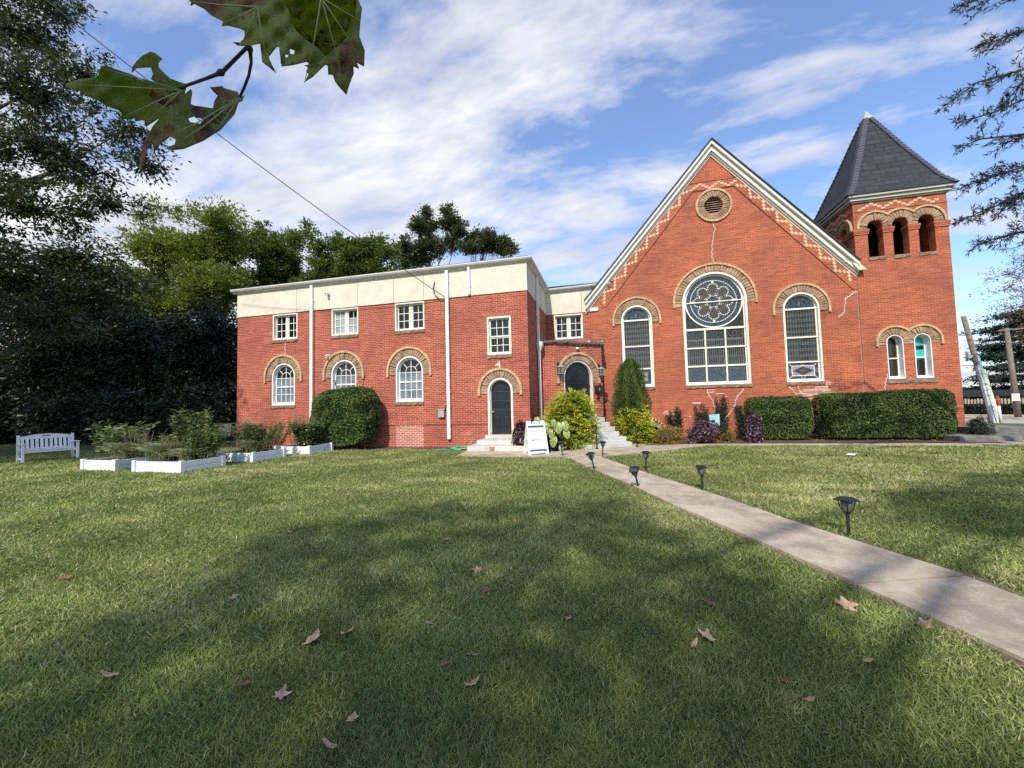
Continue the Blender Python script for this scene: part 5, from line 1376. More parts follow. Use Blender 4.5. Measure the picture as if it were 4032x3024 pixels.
LV = {
    'oak': leaf_mat('oak_leaf', ((0, (.024, .032, .016)), (.5, (.046, .060, .024)), (.85, (.085, .10, .036)), (.97, (.12, .09, .04)), (1, (.16, .07, .03))), .22, .35, .5),
    'under': leaf_mat('understory_leaf', ((0, (.014, .021, .012)), (.6, (.028, .038, .020)), (1, (.066, .078, .032))), .15, .4, .4),
    'golden': leaf_mat('yellowing_leaf', ((0, (.080, .105, .022)), (.5, (.16, .185, .036)), (.85, (.26, .27, .055)), (1, (.34, .31, .08))), .35),
    'mid': leaf_mat('mid_green_leaf', ((0, (.060, .085, .020)), (.6, (.12, .155, .036)), (1, (.20, .235, .06))), .35),
    'tall': leaf_mat('dull_green_leaf', ((0, (.036, .052, .020)), (.6, (.075, .096, .036)), (1, (.14, .12, .05))), .25),
    'box': leaf_mat('hedge_leaf', ((0, (.022, .044, .012)), (.5, (.055, .098, .024)), (1, (.15, .20, .055))), .2, .42, .3),
    'privet': leaf_mat('golden_privet_leaf', ((0, (.09, .14, .018)), (.3, (.25, .31, .032)), (.7, (.55, .55, .050)), (1, (.72, .66, .10))), .3, .45, .35),
    'cypress': leaf_mat('cypress_leaf', ((0, (.045, .075, .018)), (.6, (.10, .15, .034)), (1, (.18, .23, .06))), .2),
    'yew': leaf_mat('yew_leaf', ((0, (.014, .024, .012)), (.7, (.030, .045, .020)), (1, (.085, .09, .025))), .15),
    'spirea': leaf_mat('spirea_leaf', ((0, (.16, .15, .03)), (.5, (.34, .26, .05)), (.8, (.42, .20, .05)), (1, (.50, .14, .05))), .3),
    'purple': leaf_mat('purple_leaf', ((0, (.040, .020, .032)), (.5, (.085, .040, .060)), (.85, (.16, .10, .13)), (1, (.26, .22, .24))), .15, .35, .5),
    'darkp': leaf_mat('dark_purple_leaf', ((0, (.018, .010, .014)), (.7, (.050, .020, .032)), (1, (.10, .05, .06))), .15, .4, .5),
    'herb': leaf_mat('bed_plant_leaf', ((0, (.055, .085, .022)), (.5, (.11, .15, .045)), (.85, (.20, .24, .09)), (1, (.30, .30, .14))), .3),
    'strap': leaf_mat('strap_leaf', ((0, (.10, .13, .05)), (.6, (.19, .22, .09)), (1, (.36, .32, .19))), .3),
    'dry': leaf_mat('dry_stalk', ((0, (.22, .17, .10)), (1, (.45, .37, .25))), .1),
    'willow': leaf_mat('willow_oak_leaf', ((0, (.018, .024, .020)), (.7, (.034, .042, .030)), (1, (.09, .085, .045))), .15, .4, .5),
    'sparse': leaf_mat('rusty_leaf', ((0, (.13, .075, .05)), (.6, (.24, .15, .10)), (1, (.32, .22, .15))), .2),
    'cedar': leaf_mat('cedar_leaf', ((0, (.012, .024, .018)), (.6, (.026, .046, .032)), (1, (.055, .080, .055))), .12),
    'syc': leaf_mat('sycamore_canopy_leaf', ((0, (.06, .085, .02)), (1, (.13, .14, .04))), .2),
    'grass': leaf_mat('grass_blade', ((0, (.145, .185, .055)), (.4, (.27, .305, .098)), (.7, (.38, .395, .155)), (.87, (.50, .47, .26)), (1, (.66, .58, .39))), .3, .6, .25),
}
def tree(name, label, cat, base, trunk_h, trunk_r, blobs, ncl, nleaf, L, W, clr, material, group=None, shell=.5, flat=.6, limbs=14, lean=None, droop=.25, rbias=0):
    base = Vector(base); t_ = thing(name, label, cat, base, group=group)
    B = np.array([b[:6] for b in blobs], float); vol = np.prod(B[:, 3:6], axis=1) ** .85
    pick = RNG.choice(len(B), ncl, p=vol / vol.sum()); d = unit(ncl)
    r = 1 - shell * RNG.random(ncl) ** 1.4 * 1.6; r = np.clip(r + RNG.normal(0, .06, ncl), .08, 1.12)
    Cc = B[pick, :3] + d * B[pick, 3:6] * r[:, None]
    cid = np.repeat(np.arange(ncl), nleaf); n = len(cid)
    csz = (clr * (.6 + .8 * RNG.random(ncl)))[cid]
    off = RNG.normal(size=(n, 3)) * csz[:, None] * np.array([.55, .55, .55 * flat])
    P = Cc[cid] + off
    T = norm(off + d[cid] * .4 * clr + RNG.normal(size=(n, 3)) * clr * .5 + np.array([0, 0, -droop * clr]))
    Nn = norm(RNG.normal(size=(n, 3)) * .7 + np.array([0, -.25, .8]))
    rnd = np.clip(RNG.random(n) * .65 + (RNG.random(ncl)[cid]) * .35 + rbias, 0, 1)
    s = .7 + .6 * RNG.random(n)
    leaf_mesh('crown', P, T, Nn, L * s, W * s, rnd, material, t_)
    mb = MB(); top = base + Vector((0, 0, trunk_h)); 
    cen = Vector(B[:, :3].mean(axis=0)); tx = Vector((cen.x, cen.y, max(trunk_h, cen.z))) if lean is None else Vector(lean)
    path = [base - Vector((0, 0, .1)), base + Vector((.03, .02, trunk_h * .4)), top, top.lerp(tx, .6), tx]
    mb.tube(path, [trunk_r * 1.25, trunk_r, trunk_r * .85, trunk_r * .5, trunk_r * .2], 10); mb.build('trunk', M_['bark'], t_, smooth=True)
    mb = MB()
    for k in RNG.choice(ncl, min(limbs, ncl), replace=False):
        e = Vector(Cc[k]); f = random.uniform(.2, 1); s0 = top.lerp(tx, f * .8)
        m_ = s0.lerp(e, .5) + Vector((random.uniform(-.3, .3), random.uniform(-.3, .3), random.uniform(-.1, .5)))
        mb.tube([s0, m_, e], [trunk_r * .35, trunk_r * .2, .012], 6)
    if limbs: mb.build('limb', M_['bark'], t_, smooth=True)
    return t_
def bl(x, y, Y, rx, ry=None, rz=None):       # crown lobe seen at survey point (x, y) in the 2212 px view
    p = at(x * 1.8228, y * 1.8228, Y); return (p.x, p.y, p.z, rx, ry or rx, rz or rx)
def gx(x, Y): return at(x * 1.8228, 1560, Y).x

OAK = [bl(30, 60, 11.5, 2.6, 2.4, 2.0), bl(120, 20, 12, 1.3), bl(60, 200, 11, 2.6, 2.4, 1.6), bl(190, 170, 12, 1.5, 1.6, .9), bl(110, 330, 11.5, 2.7, 2.4, 1.3), bl(255, 290, 12.2, 1.5, 1.5, .8), bl(320, 355, 12.5, 1.0, 1.2, .65),
       bl(230, 440, 12, 1.6, 1.6, .9), bl(60, 450, 11, 2.3, 2.2, 1.0), bl(140, 560, 11.5, 2.2, 2.0, 1.1), bl(20, 600, 10.5, 2.0, 2.0, 1.2), bl(250, 620, 12.5, 1.5, 1.6, 1.0), bl(90, 700, 11.5, 2.2, 2.0, .8), bl(20, 750, 9.0, .8, .8, .45),
       (-29, 8, 12, 5, 4.5, 4), (-27, 5.5, 9, 4, 4, 3), (-33, 10, 14, 5, 5, 4), (-22, 1.0, 11, 4, 4, 2.5), (-26, 2, 10, 4, 4, 2.5), (-19.5, 3, 12.5, 2.5, 3, 1.8), (-31, 1, 9, 5, 5, 3), (-38, 3, 11, 5, 5, 3)]  # lobes added out of view to shade the bench and understory
tree('oak_tree', 'large dark oak filling the left edge of the view with overhanging branches', 'tree', (-29.5, 9.5, 0), 5, .45, OAK, 5000, 60, .19, .078, .50, LV['oak'], shell=.75, flat=.5, limbs=34, lean=(-26.5, 10.5, 15))
us = [(-38, 20, 8, (bl(20, 640, 20, 4.2, 3, 4), bl(20, 800, 19, 4.5, 3, 3))), (-31.5, 19.5, 7, (bl(140, 660, 20, 3.4, 2.6, 3.2), bl(130, 800, 19, 3.4, 2.4, 2.8))), (-27, 20, 5, (bl(250, 745, 20, 3.0, 2.6, 2.6), bl(240, 830, 19.2, 3.0, 2.2, 2.2))),
      (-23.5, 19.5, 5, (bl(345, 765, 20, 2.6, 2.4, 2.3), bl(335, 830, 19.5, 2.6, 2, 2.1))), (-20, 19, 5, (bl(440, 755, 20, 2.4, 2.2, 2.6), bl(440, 830, 19.5, 2.2, 1.8, 2.1)))]
ulab = ['dense dark understory tree at the far left behind the bench', 'dense dark understory tree directly behind the bench', 'dense dark tree behind the garden bed nearest the bench', 'dense dark tree left of the vine covered one beside the hall', 'dense dark tree beside the left end of the brick hall']
for (x, y, h_, bs), lab in zip(us, ulab):
    tree('understory_tree', lab, 'tree', (x, y, 0), 2.2, .18, list(bs), 640, 60, .24, .11, .6, LV['under'], 'understory trees left of the hall', shell=.55, limbs=10)
wall_b = [(-46 + 2.5 * k, 15.6 + (k % 2) * .8 + .1 * k, 1.3, 1.9, 1.0, 1.7) for k in range(11)] + [(-60 + 3.1 * k, 23.0 + (k % 2) * .8, 2.8, 2.6, 1.2, 3.4) for k in range(14)]
tree('laurel_thicket', 'unlit thicket of evergreen laurel closing the gap under the trees', 'thicket', (-30, 22.8, 0), 1.5, .1, wall_b, 2700, 50, .28, .13, .6, LV['under'], shell=.4, limbs=6)
def lumps(x, y, Y, hx, hy, n, r0, r1, spires=0):
    out = []
    while len(out) < n:
        a, b_ = random.uniform(-1, 1), random.uniform(-1, 1)
        if a * a + b_ * b_ > 1: continue
        r = random.uniform(r0, r1); out.append(bl(x + a * hx, y + b_ * hy, Y + random.uniform(-1.2, 1.2), r, r, r * random.uniform(.7, 1.0)))
    for k in range(spires):
        a = random.uniform(-.95, .95); yy = y - hy * math.sqrt(1 - a * a) * random.uniform(.85, 1.12); out.append(bl(x + a * hx, yy, Y + random.uniform(-.8, .8), .45, .45, random.uniform(.9, 1.5)))
    return out
tree('yellowing_tree', 'tall yellow green tree rising behind the dark understory', 'tree', (-32, 25, 0), 5, .28, lumps(385, 575, 25, 130, 125, 26, 1.3, 2.2, 16) + lumps(270, 640, 24.3, 60, 70, 8, 1.2, 1.9) + lumps(470, 640, 24.3, 60, 80, 8, 1.3, 2.0), 1700, 60, .25, .115, .60, LV['golden'], shell=.6, droop=-.6)
bt = [((-25, 29, 0), lumps(565, 580, 29, 70, 70, 14, 1.0, 1.7, 9), 'mid', 'light green tree over the left end of the hall roof', 700),
      ((-22, 31, 0), lumps(680, 570, 31, 75, 65, 14, 1.0, 1.6, 10), 'mid', 'light green tree above the middle of the hall roof', 640),
      ((-19, 32, 0), lumps(795, 575, 32, 65, 45, 11, .9, 1.4, 8), 'mid', 'light green tree where the cable crosses the hall roof', 480),
      ((-18.5, 38, 0), lumps(945, 500, 38, 50, 45, 12, .75, 1.25, 4) + lumps(890, 552, 38, 40, 26, 6, .8, 1.2), 'tall', 'taller dull green tree behind the right half of the hall', 480),
      ((-14.5, 38, 0), lumps(1058, 540, 38, 48, 28, 9, .75, 1.2, 3), 'tall', 'dull green tree furthest right behind the hall roof', 300)]
for base, bs, mk_, lab, ncl_ in bt:
    tree('background_tree', lab, 'tree', base, 6, .22, bs, ncl_, 50, .27, .125, .50, LV[mk_], 'trees behind the hall', shell=.6, limbs=14, droop=-.4)
# small leafy branch against the hall's left corner
# ---- shrubs
def shrub_ell(name, label, cat, c, rx, ry, rz, n, L, W, material, group=None, core=True, lump=.12, up=.2, depth=.22, taper=0, rb=0, stems=0, twig=0):
    base = Vector((c[0], c[1], 0)); t_ = thing(name, label, cat, base, group=group)
    d = unit(n); d[:, 2] = np.where(d[:, 2] < -.75, -d[:, 2], d[:, 2])
    k1, k2 = unit(7) * 3.2, RNG.random(7) * 6.28
    bumpv = np.sin(d @ k1.T + k2).mean(axis=1)
    k3, k4 = unit(9) * 9, RNG.random(9) * 6.28
    bumpv = bumpv + .6 * np.sin(d @ k3.T + k4).mean(axis=1)
    r = (1 + lump * 2.2 * bumpv) * (1 - depth * RNG.random(n) ** 1.6)
    ax = np.array([rx, ry, rz])
    P = np.array([c[0], c[1], c[2]]) + d * ax * r[:, None]
    if taper:
        f = np.clip((P[:, 2] - .1) / (c[2] + rz), 0, 1); s = 1 - taper * f; P[:, 0] = c[0] + (P[:, 0] - c[0]) * s; P[:, 1] = c[1] + (P[:, 1] - c[1]) * s
    P[:, 2] = np.maximum(P[:, 2], .03 + .05 * RNG.random(n))
    Nn = norm(d * .8 + RNG.normal(size=(n, 3)) * .6 + np.array([0, 0, .3])); T = norm(np.cross(Nn, unit(n)) + np.array([0, 0, up]) + d * .35)
    s = .7 + .6 * RNG.random(n)
    rnd = np.clip(RNG.random(n) * .8 + .25 * bumpv + .1 + rb, 0, 1)
    leaf_mesh('foliage', P, T, Nn, L * s, W * s, rnd, material, t_)
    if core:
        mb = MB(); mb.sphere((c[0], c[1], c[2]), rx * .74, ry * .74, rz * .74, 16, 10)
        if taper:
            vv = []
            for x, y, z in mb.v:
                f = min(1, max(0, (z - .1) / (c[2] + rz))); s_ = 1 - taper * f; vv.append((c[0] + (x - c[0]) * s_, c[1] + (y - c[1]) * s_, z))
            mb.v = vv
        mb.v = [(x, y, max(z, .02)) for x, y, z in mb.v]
        mb.build('dark_core', M_['core'], t_, smooth=True)  # solid dark core added behind the leaves, darkening the gaps
    return t_
def hedge_box(name, label, x0, x1, y0, y1, h, n, group, L=.062, W=.036, z0=.0, pw=7, cat='hedge'):
    cx, cy = (x0 + x1) / 2, (y0 + y1) / 2; t_ = thing(name, label, cat, (cx, cy, 0), group=group)
    A = [(x1 - x0) * h * 1.3, (x1 - x0) * (y1 - y0), (y1 - y0) * h, (y1 - y0) * h]
    f = RNG.choice(4, n, p=np.array(A) / sum(A)); u, v = RNG.random(n), RNG.random(n)
    hx, hy = (x1 - x0) / 2, (y1 - y0) / 2
    d = np.zeros((n, 3)); P = np.zeros((n, 3))
    P[f == 0] = np.c_[u, 0 * u, v][f == 0] * 1; d[f == 0] = (0, -1, 0)
    P[f == 1] = np.c_[u, v, 0 * u + 1][f == 1]; d[f == 1] = (0, 0, 1)
    P[f == 2] = np.c_[0 * u, u, v][f == 2]; d[f == 2] = (-1, 0, 0)
    P[f == 3] = np.c_[0 * u + 1, u, v][f == 3]; d[f == 3] = (1, 0, 0)
    Q = np.c_[(P[:, 0] * 2 - 1), (P[:, 1] * 2 - 1), (P[:, 2] * 2 - 1)]
    m4 = (np.abs(Q) ** pw).sum(axis=1) ** (1 / pw); Q = Q / m4[:, None] * np.clip(m4, 0, 1.0)[:, None] ** .0
    k1, k2 = unit(8) * 2.6, RNG.random(8) * 6.28; bp = np.sin(Q @ k1.T + k2).mean(axis=1)
    k3, k4 = unit(9) * 11, RNG.random(9) * 6.28; bp2 = np.sin(Q @ k3.T + k4).mean(axis=1)
    r = 1 + (.06 if pw > 5 else .09) * bp + .05 * bp2
    dep = .14 * RNG.random(n) ** 1.5 - .02; stray = RNG.random(n) < .03; dep[stray] -= .05 * RNG.random(stray.sum())
    W3 = Q * np.array([hx, hy, h / 2]) * r[:, None] - d * dep[:, None]
    low = np.clip((.35 - (W3[:, 2] + h / 2) / h) / .35, 0, 1); W3[:, 0] *= 1 - .12 * low; W3[:, 1] *= 1 - .2 * low
    P = W3 + np.array([cx, cy, h / 2 + z0]); P[:, 2] = np.maximum(P[:, 2], .08 + .1 * RNG.random(n))
    Nn = norm(d * .7 + RNG.normal(size=(n, 3)) * .55 + np.array([0, 0, .25])); T = norm(np.cross(Nn, unit(n)) + d * .3 + np.array([0, 0, .15]))
    s = .7 + .6 * RNG.random(n); rnd = np.clip(RNG.random(n) * .75 + .45 * bp2 + .2, 0, 1)
    leaf_mesh('foliage', P, T, Nn, L * s, W * s, rnd, LV['box'], t_)
    mb = MB(); k_ = 0 if pw > 5 else .25; mb.box(x0 + .22 + k_, y0 + .22 + k_, .25, x1 - .22 - k_, y1 - .2, h - .17 - k_); mb.build('dark_core', M_['core'], t_)
    mb = MB()
    for k in range(5): xx = x0 + (x1 - x0) * (k + .8) / 5.6; mb.tube([(xx, cy - .1, 0), (xx + random.uniform(-.1, .1), cy - .1, .35)], .025, 6)
    mb.build('stem', M_['bark'], t_)
    return t_
hx1 = gx(3075.6 / 1.8228, 16.9)
hedge_box('clipped_hedge', 'single clipped hedge block below the right lancet window', hx1 - .98, hx1 + .98, 16.75, 17.9, 1.62, 17000, 'clipped box hedges')
hx2 = gx(3388 / 1.8228, 16.9); hx3 = gx(3624 / 1.8228, 16.9)
hedge_box('clipped_hedge', 'left block of the joined pair of hedges in front of the tower', hx2 - 1.12, hx2 + 1.06, 16.75, 18.0, 1.66, 19000, 'clipped box hedges')
hedge_box('clipped_hedge', 'right block of the joined pair of hedges, below the twin tower windows', hx3 - 1.03, hx3 + 1.0, 16.75, 18.0, 1.74, 18000, 'clipped box hedges')
hedge_box('rounded_shrub', 'large rounded dark shrub covering the middle arched window of the hall', -11.42, -8.80, 13.0, 14.4, 2.40, 30000, None, .078, .046, pw=3.4, cat='shrub')
def sprigs(t_, c, pts, L, W, material):
    P = []; T = []
    mb = MB()
    for a, b_ in pts:
        a, b_ = Vector(a), Vector(b_); mb.tube([a, a.lerp(b_, .5) + Vector((.02, 0, .03)), b_], [.012, .009, .004], 5)
        n = 26
        for k in range(n):
            q = a.lerp(b_, random.uniform(.2, 1.0)); P.append(q + Vector([random.uniform(-.05, .05) for _ in range(3)])); T.append(Vector([random.uniform(-1, 1) for _ in range(3)]) + (b_ - a).normalized())
    mb.build('sprig_stem', M_['twig'], t_)
    P = np.array([tuple(p) for p in P]); T = np.array([tuple(p) for p in T]); leaf_mesh('sprig', P, T, unit(len(P)), L, W, RNG.random(len(P)), material, t_)
rs = bpy.data.objects['rounded_shrub']
sprigs(rs, None, [((-9.6, 13.9, 2.2), (-9.35, 13.9, 2.85)), ((-9.4, 13.8, 2.2), (-8.9, 13.8, 2.4)), ((-10.6, 13.8, 2.3), (-10.65, 13.8, 2.7)), ((-10.9, 13.7, 2.0), (-11.2, 13.7, 2.3))], .07, .04, LV['box'])

def layered(name, label, c, rx, ry, h, n, L, W, material, group, ntier=16):
    """loose shrub built of drooping fronds"""
    t_ = thing(name, label, 'shrub', (c[0], c[1], 0), group=group)
    nf = n // 26; P = []; T = []; R_ = []
    ang = RNG.random(nf) * 2 * PI; f = RNG.random(nf) ** .8; z = .08 + f * (h - .1)
    prof = (.82 + .18 * np.sin(f * PI)) * (1 - .55 * f ** 3.2)
    prof = prof * (1 + .16 * np.sin(ang * 3 + f * 7) + .10 * np.sin(ang * 7 - f * 11))
    rad = prof * (.50 + .42 * RNG.random(nf) ** .5)
    base = np.c_[c[0] + np.cos(ang) * rx * rad, c[1] + np.sin(ang) * ry * rad, z]
    d = np.c_[np.cos(ang), np.sin(ang), .35 - .5 * RNG.random(nf) + .25 * f]
    d = norm(d + RNG.normal(size=(nf, 3)) * .35); ln = .28 + .25 * RNG.random(nf)
    for k in range(26):
        s = k / 26
        side = norm(np.cross(d, np.array([0, 0, 1.0])))
        p = base + d * (s * ln)[:, None] + np.array([0, 0, -.10]) * (s * s) + side * (((k % 2) * 2 - 1) * (.035 + .03 * (1 - s)) + RNG.normal(0, .018, nf))[:, None] + RNG.normal(0, .014, (nf, 3))
        P.append(p); T.append(norm(d * .7 + side * ((k % 2) * 2 - 1) * .8 + RNG.normal(0, .25, (nf, 3)))); R_.append(np.clip(.12 + .62 * s + RNG.normal(0, .18, nf) + .22 * np.sin(ang * 3 + z * 5), 0, 1))
    P = np.concatenate(P); T = np.concatenate(T); R_ = np.concatenate(R_)
    P[:, 2] = np.maximum(P[:, 2], .03); m_ = len(P); s = .7 + .6 * RNG.random(m_)
    leaf_mesh('foliage', P, T, norm(RNG.normal(size=(m_, 3)) * .35 + np.array([0, -.3, 1.0])), L * s, W * s, R_, material, t_)
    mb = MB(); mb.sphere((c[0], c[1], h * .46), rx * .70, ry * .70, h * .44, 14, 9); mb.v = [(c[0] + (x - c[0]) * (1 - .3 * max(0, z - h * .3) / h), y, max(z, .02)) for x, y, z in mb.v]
    mb.build('dark_core', M_['core'], t_, smooth=True)
    return t_
layered('golden_privet', 'tall bright yellow green shrub between the sign and the porch steps', (-1.36, 14.25), .76, .74, 1.88, 32000, .062, .030, LV['privet'], 'golden privet shrubs')
layered('golden_privet', 'smaller yellow green shrub at the foot of the cypress right of the steps', (.84, 16.0), .50, .44, 1.28, 19000, .060, .030, LV['privet'], 'golden privet shrubs')
# cypress: upright plumes
cxp = at(1900 + 1600 / 2.765, 1560, 16.4).x
t_ = thing('cypress', 'narrow conical cypress right of the porch steps', 'conifer', (cxp, 16.4, 0))
n = 22000; z = .1 + 3.15 * RNG.random(n) ** 1.05; f = z / 3.25; ang = RNG.random(n) * 2 * PI
rr_ = .66 * np.interp(f, [0, .1, .4, .62, .82, .93, 1.0], [.8, .95, 1.0, .88, .66, .48, .14]) * (1 + .20 * np.sin(ang * 5 + z * 1.1) + .12 * np.sin(ang * 11 + z * 3.1) + .10 * np.sin(z * 5.2 + ang * 2)) * (1 - .45 * RNG.random(n) ** 1.6)
P = np.c_[cxp + np.cos(ang) * rr_ + .05 * f, 16.4 + np.sin(ang) * rr_, z]
T = norm(np.c_[np.cos(ang) * .35, np.sin(ang) * .35, np.ones(n)] + RNG.normal(size=(n, 3)) * .22)
leaf_mesh('foliage', P, T, norm(np.c_[np.cos(ang), np.sin(ang), .2 * np.ones(n)] + RNG.normal(size=(n, 3)) * .5), .13 * (.6 + .8 * RNG.random(n)), .024, np.clip(RNG.random(n) * .8 + .25 * np.sin(ang * 7 + z * 1.3), 0, 1), LV['cypress'], t_)
mb = MB(); mb.tube([(cxp, 16.4, .05), (cxp, 16.4, 1.6), (cxp + .05, 16.4, 2.9)], [.38, .34, .10], 12); mb.build('dark_core', M_['core'], t_, smooth=True)
def yew(label, x, y, w, h, n=4200):
    t_ = thing('yew', label, 'shrub', (x, y, 0), group='young upright yews')
    ns = 16; a = RNG.random(ns) * 2 * PI; top = h * (.62 + .38 * RNG.random(ns)); top[0] = h; r = w * .5 * np.sqrt(RNG.random(ns)); r[0] *= .3
    sid = RNG.integers(0, ns, n); s = RNG.random(n) ** .85
    P = np.c_[x + np.cos(a[sid]) * r[sid] * (.45 + .6 * s), y + np.sin(a[sid]) * r[sid] * (.45 + .6 * s), .05 + top[sid] * s]
    th = .10 * (1.15 - s) + .03
    P += RNG.normal(size=(n, 3)) * th[:, None] * np.array([.8, .8, .5])
    P[:, 2] = np.maximum(P[:, 2], .03)
    T = norm(RNG.normal(size=(n, 3)) * .7 + np.array([0, 0, .9]))
    leaf_mesh('foliage', P, T, unit(n), .075, .022, np.clip(RNG.random(n) * .75 + .3 * (s > .9) + (.15 if 'right' in label else 0), 0, 1), LV['yew'], t_)
    mb = MB()
    for k in range(ns): mb.tube([(x, y, .02), (x + math.cos(a[k]) * r[k], y + math.sin(a[k]) * r[k], top[k] * .9)], [.018, .006], 5)
    mb.build('stem', M_['bark'], t_)
yew('upright young yew nearest the cypress', 2.42, 16.95, .62, 1.30); yew('broad young yew behind the left purple shrub', at(2600 + 447 / 2.765, 1560, 16.95).x, 16.95, .62, 1.38)
yew('tallest young yew, just right of the aqua flag', at(2600 + 670 / 2.765, 1560, 17.1).x, 17.1, .50, 1.72); yew('young yew between the flag and the clipped hedge', at(2600 + 885 / 2.765, 1560, 17.2).x, 17.2, .55, 1.32)
yew('smallest yew in front of the basement arch between the hedges', at(2600 + 1712 / 2.765, 1560, 17.3).x, 17.3, .52, .90, 3000)
shrub_ell('spirea', 'low orange and gold spirea beside the walkway', 'shrub', (1.95, 15.75, .26), .55, .42, .36, 5200, .042, .018, LV['spirea'], 'gold spireas', lump=.25, up=.9, depth=.6)
shrub_ell('spirea', 'tiny gold spirea at the foot of the tallest yew', 'shrub', (at(2600 + 715 / 2.765, 1560, 16.5).x, 16.5, .2), .22, .2, .26, 1800, .04, .02, LV['spirea'], 'gold spireas', lump=.25, up=.6, depth=.6, rb=-.2)
def purple(label, x, y, rx, h, n):
    shrub_ell('purple_shrub', label, 'shrub', (x, y, h * .42), rx, rx * .75, h * .52, n, .10, .046, LV['purple'], 'purple leaved shrubs', lump=.28, up=-.35, depth=.5)
purple('wide purple leaved shrub left of the aqua flag', at(2600 + 440 / 2.765, 1560, 15.85).x, 15.85, .52, .86, 1900)
purple('narrow purple leaved shrub against the clipped hedge', at(2600 + 1015 / 2.765, 1560, 16.1).x, 16.1, .29, .98, 1100)
shrub_ell('dark_shrub', 'dark straggly shrub at the right corner of the tower', 'shrub', (12.05, 17.0, .34), .30, .34, .42, 1700, .07, .03, LV['yew'], lump=.3, depth=.6)
shrub_ell('dark_purple_plant', 'drooping dark purple plant behind the left edge of the sign', 'plant', (-3.05, 13.55, .42), .30, .3, .52, 900, .16, .07, LV['darkp'], 'dark purple plants', lump=.3, up=-.9, depth=.6)
shrub_ell('dark_purple_plant', 'dark purple plant in the shade right of the sign', 'plant', (-1.92, 13.30, .22), .34, .2, .30, 500, .15, .07, LV['darkp'], 'dark purple plants', lump=.3, up=-.9, depth=.6)
# caladiums: big heart leaves with pale veins
m, nt, b, o = mat('caladium_leaf')
uvn = N(nt, 'ShaderNodeUVMap').outputs[0]; sep = N(nt, 'ShaderNodeSeparateXYZ'); nt.links.new(uvn, sep.inputs[0])
an_ = N(nt, 'ShaderNodeMath', operation='ARCTAN2'); nt.links.new(sep.outputs[0], an_.inputs[0]); nt.links.new(sep.outputs[1], an_.inputs[1])
mu = N(nt, 'ShaderNodeMath', operation='MULTIPLY'); mu.inputs[1].default_value = 7; nt.links.new(an_.outputs[0], mu.inputs[0])
co_ = N(nt, 'ShaderNodeMath', operation='COSINE'); nt.links.new(mu.outputs[0], co_.inputs[0])
rr0 = N(nt, 'ShaderNodeVectorMath', operation='LENGTH'); nt.links.new(uvn, rr0.inputs[0])
ed = ramp(nt, rr0.outputs['Value'], ((.62, 1.0), (.95, 0.0)))
vn = ramp(nt, co_.outputs[0], ((.62, 0.0), (.95, 1.0)))
mm = N(nt, 'ShaderNodeMath', operation='MULTIPLY'); nt.links.new(ed, mm.inputs[0]); nt.links.new(vn, mm.inputs[1])
nt.links.new(mixc(nt, mm.outputs[0], (.14, .21, .035), (.46, .40, .17)), b.inputs['Base Color']); sI(b, Roughness=.45)
M_['caladium'] = m
t_ = thing('caladium', 'clump of large heart shaped leaves with pale veins beside the sign', 'plant', (-1.9, 13.0, 0))
def heart(n=22):
    out = []
    for i in range(n):
        a = 2 * PI * i / n; r = 1 - .28 * math.cos(a) ** 1 * (1 if math.cos(a) > 0 else .2)
        r = .62 + .38 * (1 - math.cos(a)) / 2 + (.10 if abs(a - PI) < .5 else 0)
        if abs(a) < .25 or abs(a - 2 * PI) < .25: r = .30
        out.append((r * math.sin(a) * .78, r * math.cos(a) * 1.0))
    return out
spots_c = [(1290 / 4.366, 770 / 4.366), (1415 / 4.366, 740 / 4.366), (1180 / 4.366, 880 / 4.366), (1220 / 4.366, 1010 / 4.366), (1440 / 4.366, 880 / 4.366), (1110 / 4.366, 760 / 4.366), (1210 / 4.366, 700 / 4.366), (930 / 4.366, 665 / 4.366), (1350 / 4.366, 1140 / 4.366), (1080 / 4.366, 850 / 4.366)]
mbs = MB()
for i, (x, y) in enumerate(spots_c):
    p = at(1900 + x, 1500 + y, 12.95 + (i % 3) * .08 + (.6 if i == 7 else 0)); R_ = .82 * (.25, .22, .21, .24, .21, .17, .17, .2, .15, .16)[i]
    dn = Vector((random.uniform(-.35, .35), -.35, -1)).normalized(); nn_ = Vector((random.uniform(-.3, .3), -1, .55)).normalized()
    nn_ = (nn_ - dn * nn_.dot(dn)).normalized(); sd_ = dn.cross(nn_)
    h_ = heart(); me = bpy.data.meshes.new('leaf'); vs = [tuple(p)] + [tuple(p + sd_ * (u * R_) + dn * (-v * R_) * 1.15 - nn_ * (.22 * R_ * (u * u + v * v))) for u, v in h_]
    k_ = len(h_); me.from_pydata(vs, [], [(0, 1 + j, 1 + (j + 1) % k_) for j in range(k_)])
    uvl = me.uv_layers.new(name='UVMap').data; uv0 = [(0, 0)] + h_
    for pl_ in me.polygons:
        for li in pl_.loop_indices: uvl[li].uv = uv0[me.loops[li].vertex_index]
    me.materials.append(M_['caladium']); link('leaf', me, t_)
    mbs.tube([p, (p.x * .5 - .95, 13.2, .35), (-1.9, 13.2, .02)], [.008, .011, .014], 6)
mbs.build('stalk', LV['herb'], t_, smooth=True)

